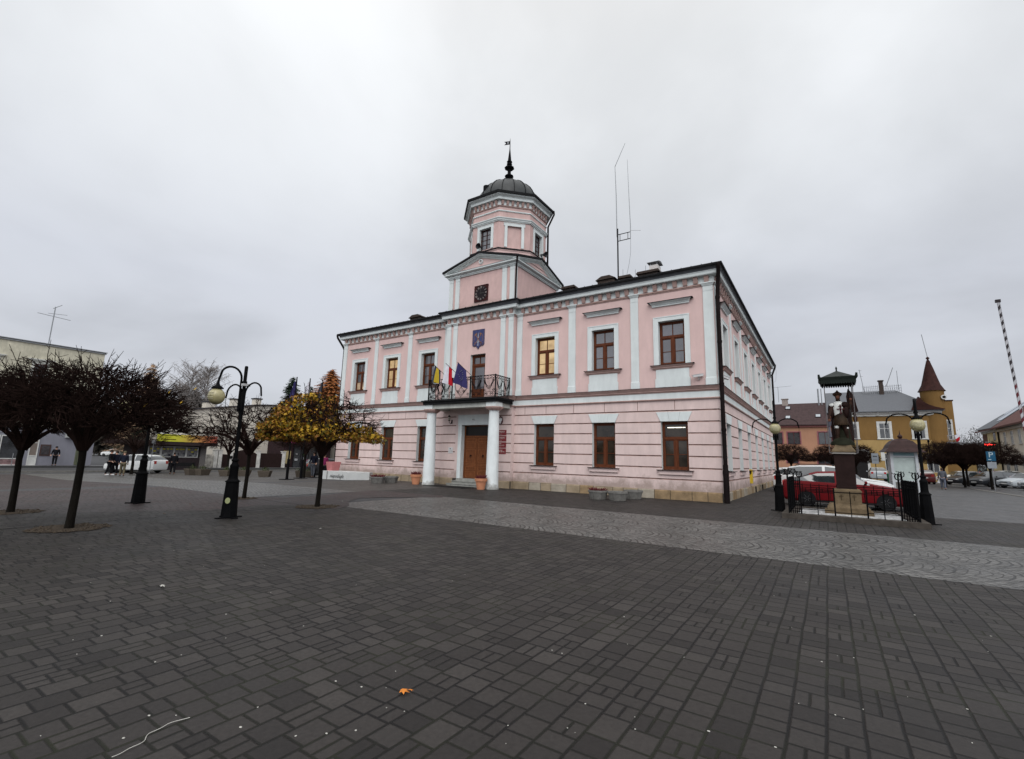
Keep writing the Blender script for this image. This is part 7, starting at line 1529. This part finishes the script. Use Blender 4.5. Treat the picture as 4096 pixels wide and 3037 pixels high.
# ---- kiosk
KS=thing('kiosk','small shop kiosk with a long yellow and orange sign board','kiosk',(-47,0,-.36))
DKW=mat('dark_kiosk_panel',(.030,.022,.024),.7,var=.3)
body('kiosk_wall',DKW,KS,[(-4,0,-4.4,.45,0,1.15),(-4,-.3,-4.4,.45,1.15,2.3)]); fk=Fr((0,0),(0,1),(1,0))
body('stone_pier',mat('pebble_dash_pier',(.13,.12,.115),.95,var=.4,scale=25,bump=.6),KS,[(-.6,.05,.45,.95,0,2.55)])
b=B(); b.box(-4.3,.9,-5.8,1.5,2.3,2.62); b.box(-4.3,.55,-5.8,1.6,2.62,2.66); b.obj('kiosk_roof',mat('dark_kiosk_roof',(.032,.022,.022),.7),KS)
# banner with its real lettering, colours run from yellow to orange-red
m,nt,bs=new_mat('sign_gradient_print'); t_=N(nt,'ShaderNodeTexCoord'); s_x=N(nt,'ShaderNodeSeparateXYZ'); L(nt,t_.outputs['Object'],s_x.inputs[0]); g_=N(nt,'ShaderNodeMapRange',inp={1:-3.6,2:1.4,3:0,4:1}); L(nt,s_x.outputs['Y'],g_.inputs[0]); r_=N(nt,'ShaderNodeValToRGB'); e=r_.color_ramp.elements; e[0].position=.28; e[0].color=(.50,.50,.03,1); e[1].position=1; e[1].color=(.55,.10,.07,1); x=e.new(.62); x.color=(.50,.27,.07,1); L(nt,g_.outputs[0],r_.inputs['Fac']); L(nt,r_.outputs['Color'],bs.inputs['Base Color']); bs.inputs['Roughness'].default_value=.5
fk2=Fr((.92,0),(0,1),(1,0)); rotk=Matrix(((0,0,1,0),(1,0,0,0),(0,1,0,0),(0,0,0,1)))
b=B(); b.box(.86,.92,-3.62,1.42,2.62,3.27,0)
TXT=mat('sign_text_red',(.045,.012,.004),.6)
for tx,u,z,s in (('CHEMIA GOSPODARCZA',-.25,3.10,.25),('ŚRODKI CZYSTOŚCI',-.25,2.84,.24),('BUDMAR',-2.75,3.14,.15),('PROFIT',-2.75,2.98,.15)): b.text(tx,Matrix.Translation(fk2.p(u,.004,z))@rotk@Matrix.Diagonal((.88,1,1,1)),s,1)
for i in range(14): b.box(.922,.926,-3.3+i*.085,-3.24+i*.085,2.76,2.86,1)
b.obj('sign_board',[m,TXT],KS)
b=B(); b.poly([(.3,-4.0,3.3),(.3,-2.5,3.3),(.3,-2.5,3.85)]); b.poly([(.35,-4.0,3.3),(.35,-2.5,3.85),(.35,-2.5,3.3)]); b.box(.3,.35,-4.0,-2.5,3.28,3.3); b.obj('white_gable_board',mat('white_board',(.5,.5,.48),.6),KS)
for i in range(4):
    y0=-3.85+i*1.03; b=B(); 
    for q in ((y0,y0+.05,1.2,2.2),(y0+.95,y0+1.0,1.2,2.2),(y0+.05,y0+.95,2.15,2.2),(y0+.05,y0+.95,1.2,1.25)): fk.box(b,q[0],q[1],-.05,.03,q[2],q[3])
    f=b.obj('kiosk_window',WHW,KS); b=B(); fk.box(b,y0+.05,y0+.95,-.06,-.03,1.25,2.15); b.obj('pane',mat('display_window',(.05,.055,.065),.2,var=.9,scale=5,col2=(.20,.20,.20)),f)
    b=B(); rr=random.Random(i)
    for k in range(3): y=y0+.12+k*.28+rr.uniform(-.03,.03); z=1.85+rr.uniform(-.35,.08) if k==1 and i in (0,3) else 1.88; fk.box(b,y,y+.2,-.028,-.024,z,z+.13,0)
    for k in range(5): y=y0+.08+rr.random()*.7; z=1.27+rr.random()*.28; fk.box(b,y,y+rr.uniform(.08,.2),-.029,-.026,z,z+rr.uniform(.06,.18),1+k%2)
    b.obj('window_display',[mat('yellow_price_cards',(.42,.38,.04),.6),mat('pale_goods',(.28,.29,.28),.6),mat('dark_goods',(.04,.04,.05),.6)],f)
# bench in front of the kiosk
x0=-41.5; b=B(); T=thing('street_bench','dark slatted street bench in front of the kiosk','bench',(-42.0,-2.9,-.36)); b=B(); b.box(-.2,.2,-1.0,1.0,.42,.46); b.obj('seat',BLKP,T); b=B(); b.box(-.26,-.22,-1.0,1.0,.52,.84); b.obj('backrest',BLKP,T)
for y in (-.85,.85): b=B(); b.box(-.24,.2,y-.03,y+.03,0,.42); b.box(-.26,-.22,y-.03,y+.03,.0,.84); b.obj('leg',CONC,T)
# ---- long cream house, gates, shop
CH=thing('cream_house','long windowless cream house with chimneys behind the kiosk','house',(-54,0,-.36)); fc_=Fr((0,0),(0,1),(1,0))
CR2=plaster('pale_cream_plaster',(.60,.555,.48),zlo=-9,zhi=-8,grime=.15)
b=B(); ys=[(2.0,5.9),(3.2,6.15),(9.0,7.15),(13.6,7.6)]
for (ya,za),(yb,zb) in zip(ys,ys[1:]): b.poly([(0,ya,0),(0,yb,0),(0,yb,zb+.36),(0,ya,za+.36)]); b.poly([(-10,ya,za+.36),(-10,yb,zb+.36),(-10,yb,0),(-10,ya,0)])
b.poly([(0,2.0,0),(0,2.0,6.26),(-10,2.0,6.26),(-10,2.0,0)]); b.poly([(0,13.6,0),(-10,13.6,0),(-10,13.6,7.96),(0,13.6,7.96)]); b.obj('wall',CR2,CH)
b=B(); 
for (ya,za),(yb,zb) in zip(ys,ys[1:]): b.poly([(.25,ya-.1,za+.30),(.25,yb,zb+.30),(.25,yb,zb+.42),(.25,ya-.1,za+.42)]); b.poly([(.25,ya-.1,za+.42),(.25,yb,zb+.42),(-10,yb,zb+.42),(-10,ya-.1,za+.42)]); b.poly([(.25,ya-.1,za+.30),(0,ya-.1,za+.30),(0,yb,zb+.30),(.25,yb,zb+.30)])
RFc=b.obj('roof_edge',mat('dark_flat_roof',(.06,.055,.06),.7),CH)
for y0,y1,zt in ((3.4,4.4,7.25),(8.9,9.6,8.25),(6.3,6.8,7.9)): b=B(); b.box(-.9,0.002,y0,y1,5.5,zt,0); b.box(-1.0,.1,y0-.1,y1+.1,zt,zt+.12,1); b.obj('chimney',[CR2,mat('chimney_cap_dark',(.05,.05,.055),.7)],RFc)
b=B(); b.tube([(.08,5.55,0),(.08,5.5,5.5)],.05,6); b.obj('downpipe',PIPE,CH)
GW=thing('gate_wall','white gate posts with dark brown arched garage gates','gate',(-50,0,-.36)); GD=mat('dark_brown_gate',(.022,.012,.011),.7,var=.3,stretch=(1,6,1))
for y in (3.2,3.65,4.75,7.75,10.75): b=B(); b.box(-.2,.2,y-.18,y+.18,0,1.95); b.box(-.26,.26,y-.24,y+.24,1.95,2.03); b.obj('gate_post',mat('gate_post_white',(.50,.49,.46),.8,var=.25,scale=3),GW)
def gate(y0,y1,arch,h=1.6):
    b=B(); pts=[(y0,0),(y1,0)]+[(y1-(y1-y0)*i/10,h+arch*math.sin(PI*i/10)) for i in range(11)]; A=[b.V((-.05,y,z)) for y,z in pts]; C_=[b.V((.05,y,z)) for y,z in pts]; b.F(C_); b.F(A[::-1]); n=len(pts)
    for i in range(n): b.F((A[i],C_[i],C_[(i+1)%n],A[(i+1)%n]))
    y=y0
    while y<y1-.1: b.box(.05,.062,y+.09,y+.10,.05,h-.05); y+=.14
    b.obj('gate_leaf',GD,GW)
gate(3.83,4.57,0,1.55); gate(4.93,7.57,.42,1.65); gate(7.93,10.57,0,1.75)
body('low_white_wall',mat('rough_white_wall',(.40,.38,.34),.9,var=.5,scale=3),GW,[(-.1,.1,.9,3.1,0,1.5)])
body('letter_box',BLKP,GW,[(.2,.28,4.62,4.86,1.1,1.4)])
# shop with dark front
SH=thing('dark_front_shop','low shop with a dark glass front and pink and blue hanging signs','shop',(-50.5,0,-.36)); fs_=Fr((0,0),(0,1),(1,0))
body('shop_wall',mat('dark_shop_front',(.028,.016,.018),.7,var=.3),SH,[(-8,0,11.0,17.5,0,4.9)]); body('shop_cornice',mat('dark_red_fascia',(.05,.016,.016),.7),SH,[(-.2,.9,12.2,17.5,3.0,3.6)])
b=B()
for i in range(13):
    for k in range(4): b.box(.01,.03,12.7+i*.30,12.93+i*.30,3.75+k*.25,3.9+k*.25)
b.obj('lattice_board',mat('pale_lattice',(.34,.35,.36),.7),SH)
b=B(); fs_.box(b,11.05,11.95,.0,.06,.6,2.1); b.obj('yellow_poster',mat('pale_yellow_poster',(.42,.35,.18),.7),SH)
b=B(); fs_.box(b,12.3,15.9,.01,.05,.1,2.8,0); 
for y in (12.3,13.3,14.3,15.2,15.9): fs_.box(b,y-.04,y+.04,.05,.09,.1,2.8,1)
fs_.box(b,13.45,13.95,.052,.06,1.6,2.4,2); fs_.box(b,12.5,12.9,.052,.06,.95,1.2,3); fs_.box(b,13.6,13.9,.052,.06,.8,1.35,3); fs_.box(b,12.6,12.85,.052,.06,1.7,1.8,3); b.obj('shop_window',[DKGL,BLKP,mat('green_poster',(.05,.14,.02),.6),mat('white_papers',(.34,.35,.36),.6)],SH)
for (ya,yb,za,zb,m_,lab,nm) in ((10.3,11.5,3.85,4.75,mat('sign_blue',(.04,.05,.17),.5),'blue panel','blue_hanging_sign'),(10.65,11.95,3.05,3.75,mat('sign_pink',(.50,.06,.20),.5),'pink','pink_hanging_sign')):
    b=B(); b.box(.9,.98,ya,yb,za,zb,0); b.box(.05,.9,ya+.4,ya+.46,zb-.1,zb-.05,1)
    if nm[0]=='p': b.text('~',Matrix.Translation((.985,11.3,3.4))@rotk,.5,2); b.box(.98,.985,10.85,11.75,3.3,3.33,2)
    b.obj(nm,[m_,MAST,mat('sign_pale_pink',(.55,.30,.40),.5)],SH)
# pale house further back
PB=thing('far_pale_house','pale beige house glimpsed past the left corner of the town hall','house',(-46,17.5,-.36)); body('wall',CR2,PB,[(-8,0,1.0,14,0,5.6)]); b=B(); b.poly([(.4,.6,5.6),(.4,14,5.6),(-4,14,8.0),(-4,.6,8.0)]); b.poly([(-8.4,14,5.6),(-8.4,.6,5.6),(-4,.6,8.0),(-4,14,8.0)]); b.poly([(.4,.6,5.6),(-4,.6,8.0),(-8.4,.6,5.6)]); b.obj('roof',BT,PB)
fp=Fr((0,0),(0,1),(1,0)); 
for y in (2.6,5.2,7.8): simple_window(fp,y,3.2,4.6,.4,PB,WHW,DKGL,None,tr=.3); simple_window(fp,y,.9,2.3,.4,PB,WHW,DKGL,None,tr=.3)
bush('dark bush in front of the far pale house',(-40.5,15.5,-.36),1.2,2.3,44,BUSH,700)
# thin sign pole near the trees on the far left and traffic pole by the hatchback
b=B(); b.tube([(0,0,0),(0,0,2.6)],.025,6); b.box(-.15,.15,-.01,.01,2.3,2.6); tag(b.obj('sign_pole',MAST,loc=at(596,1897),rz=.6),'thin metal post with a small plate in front of the white hatchback','sign post')
x,y,z=at(43,1868); b=B(); b.tube([(0,0,0),(0,0,1.2)],.03,6); tag(b.obj('metal_post',MAST,loc=(x,y,z)),'short thin metal post in front of the shop windows at the left edge','post')
# ---- the town's edge: low hills and wood behind everything
b=B(); rr=random.Random(12); ring=[]
for i in range(96):
    a=2*PI*i/96; h=6+3*math.sin(a*3+1)+2.0*math.sin(a*11)+rr.uniform(-.6,.6); ring.append((a,max(3.0,h)))
rows=[[b.V((rad*math.cos(a)-5,rad*math.sin(a)+15,(h*k if k>0 else -.5))) for a,h in ring] for rad,k in ((330,0),(350,.7),(380,1.0),(460,1.1))]
for A,C_ in zip(rows,rows[1:]):
    for i in range(96): b.F((A[i],A[(i+1)%96],C_[(i+1)%96],C_[i]))
tag(b.obj('hills',mat('distant_wood',(.045,.05,.05),.95,var=.4,scale=.05)),kind='structure')
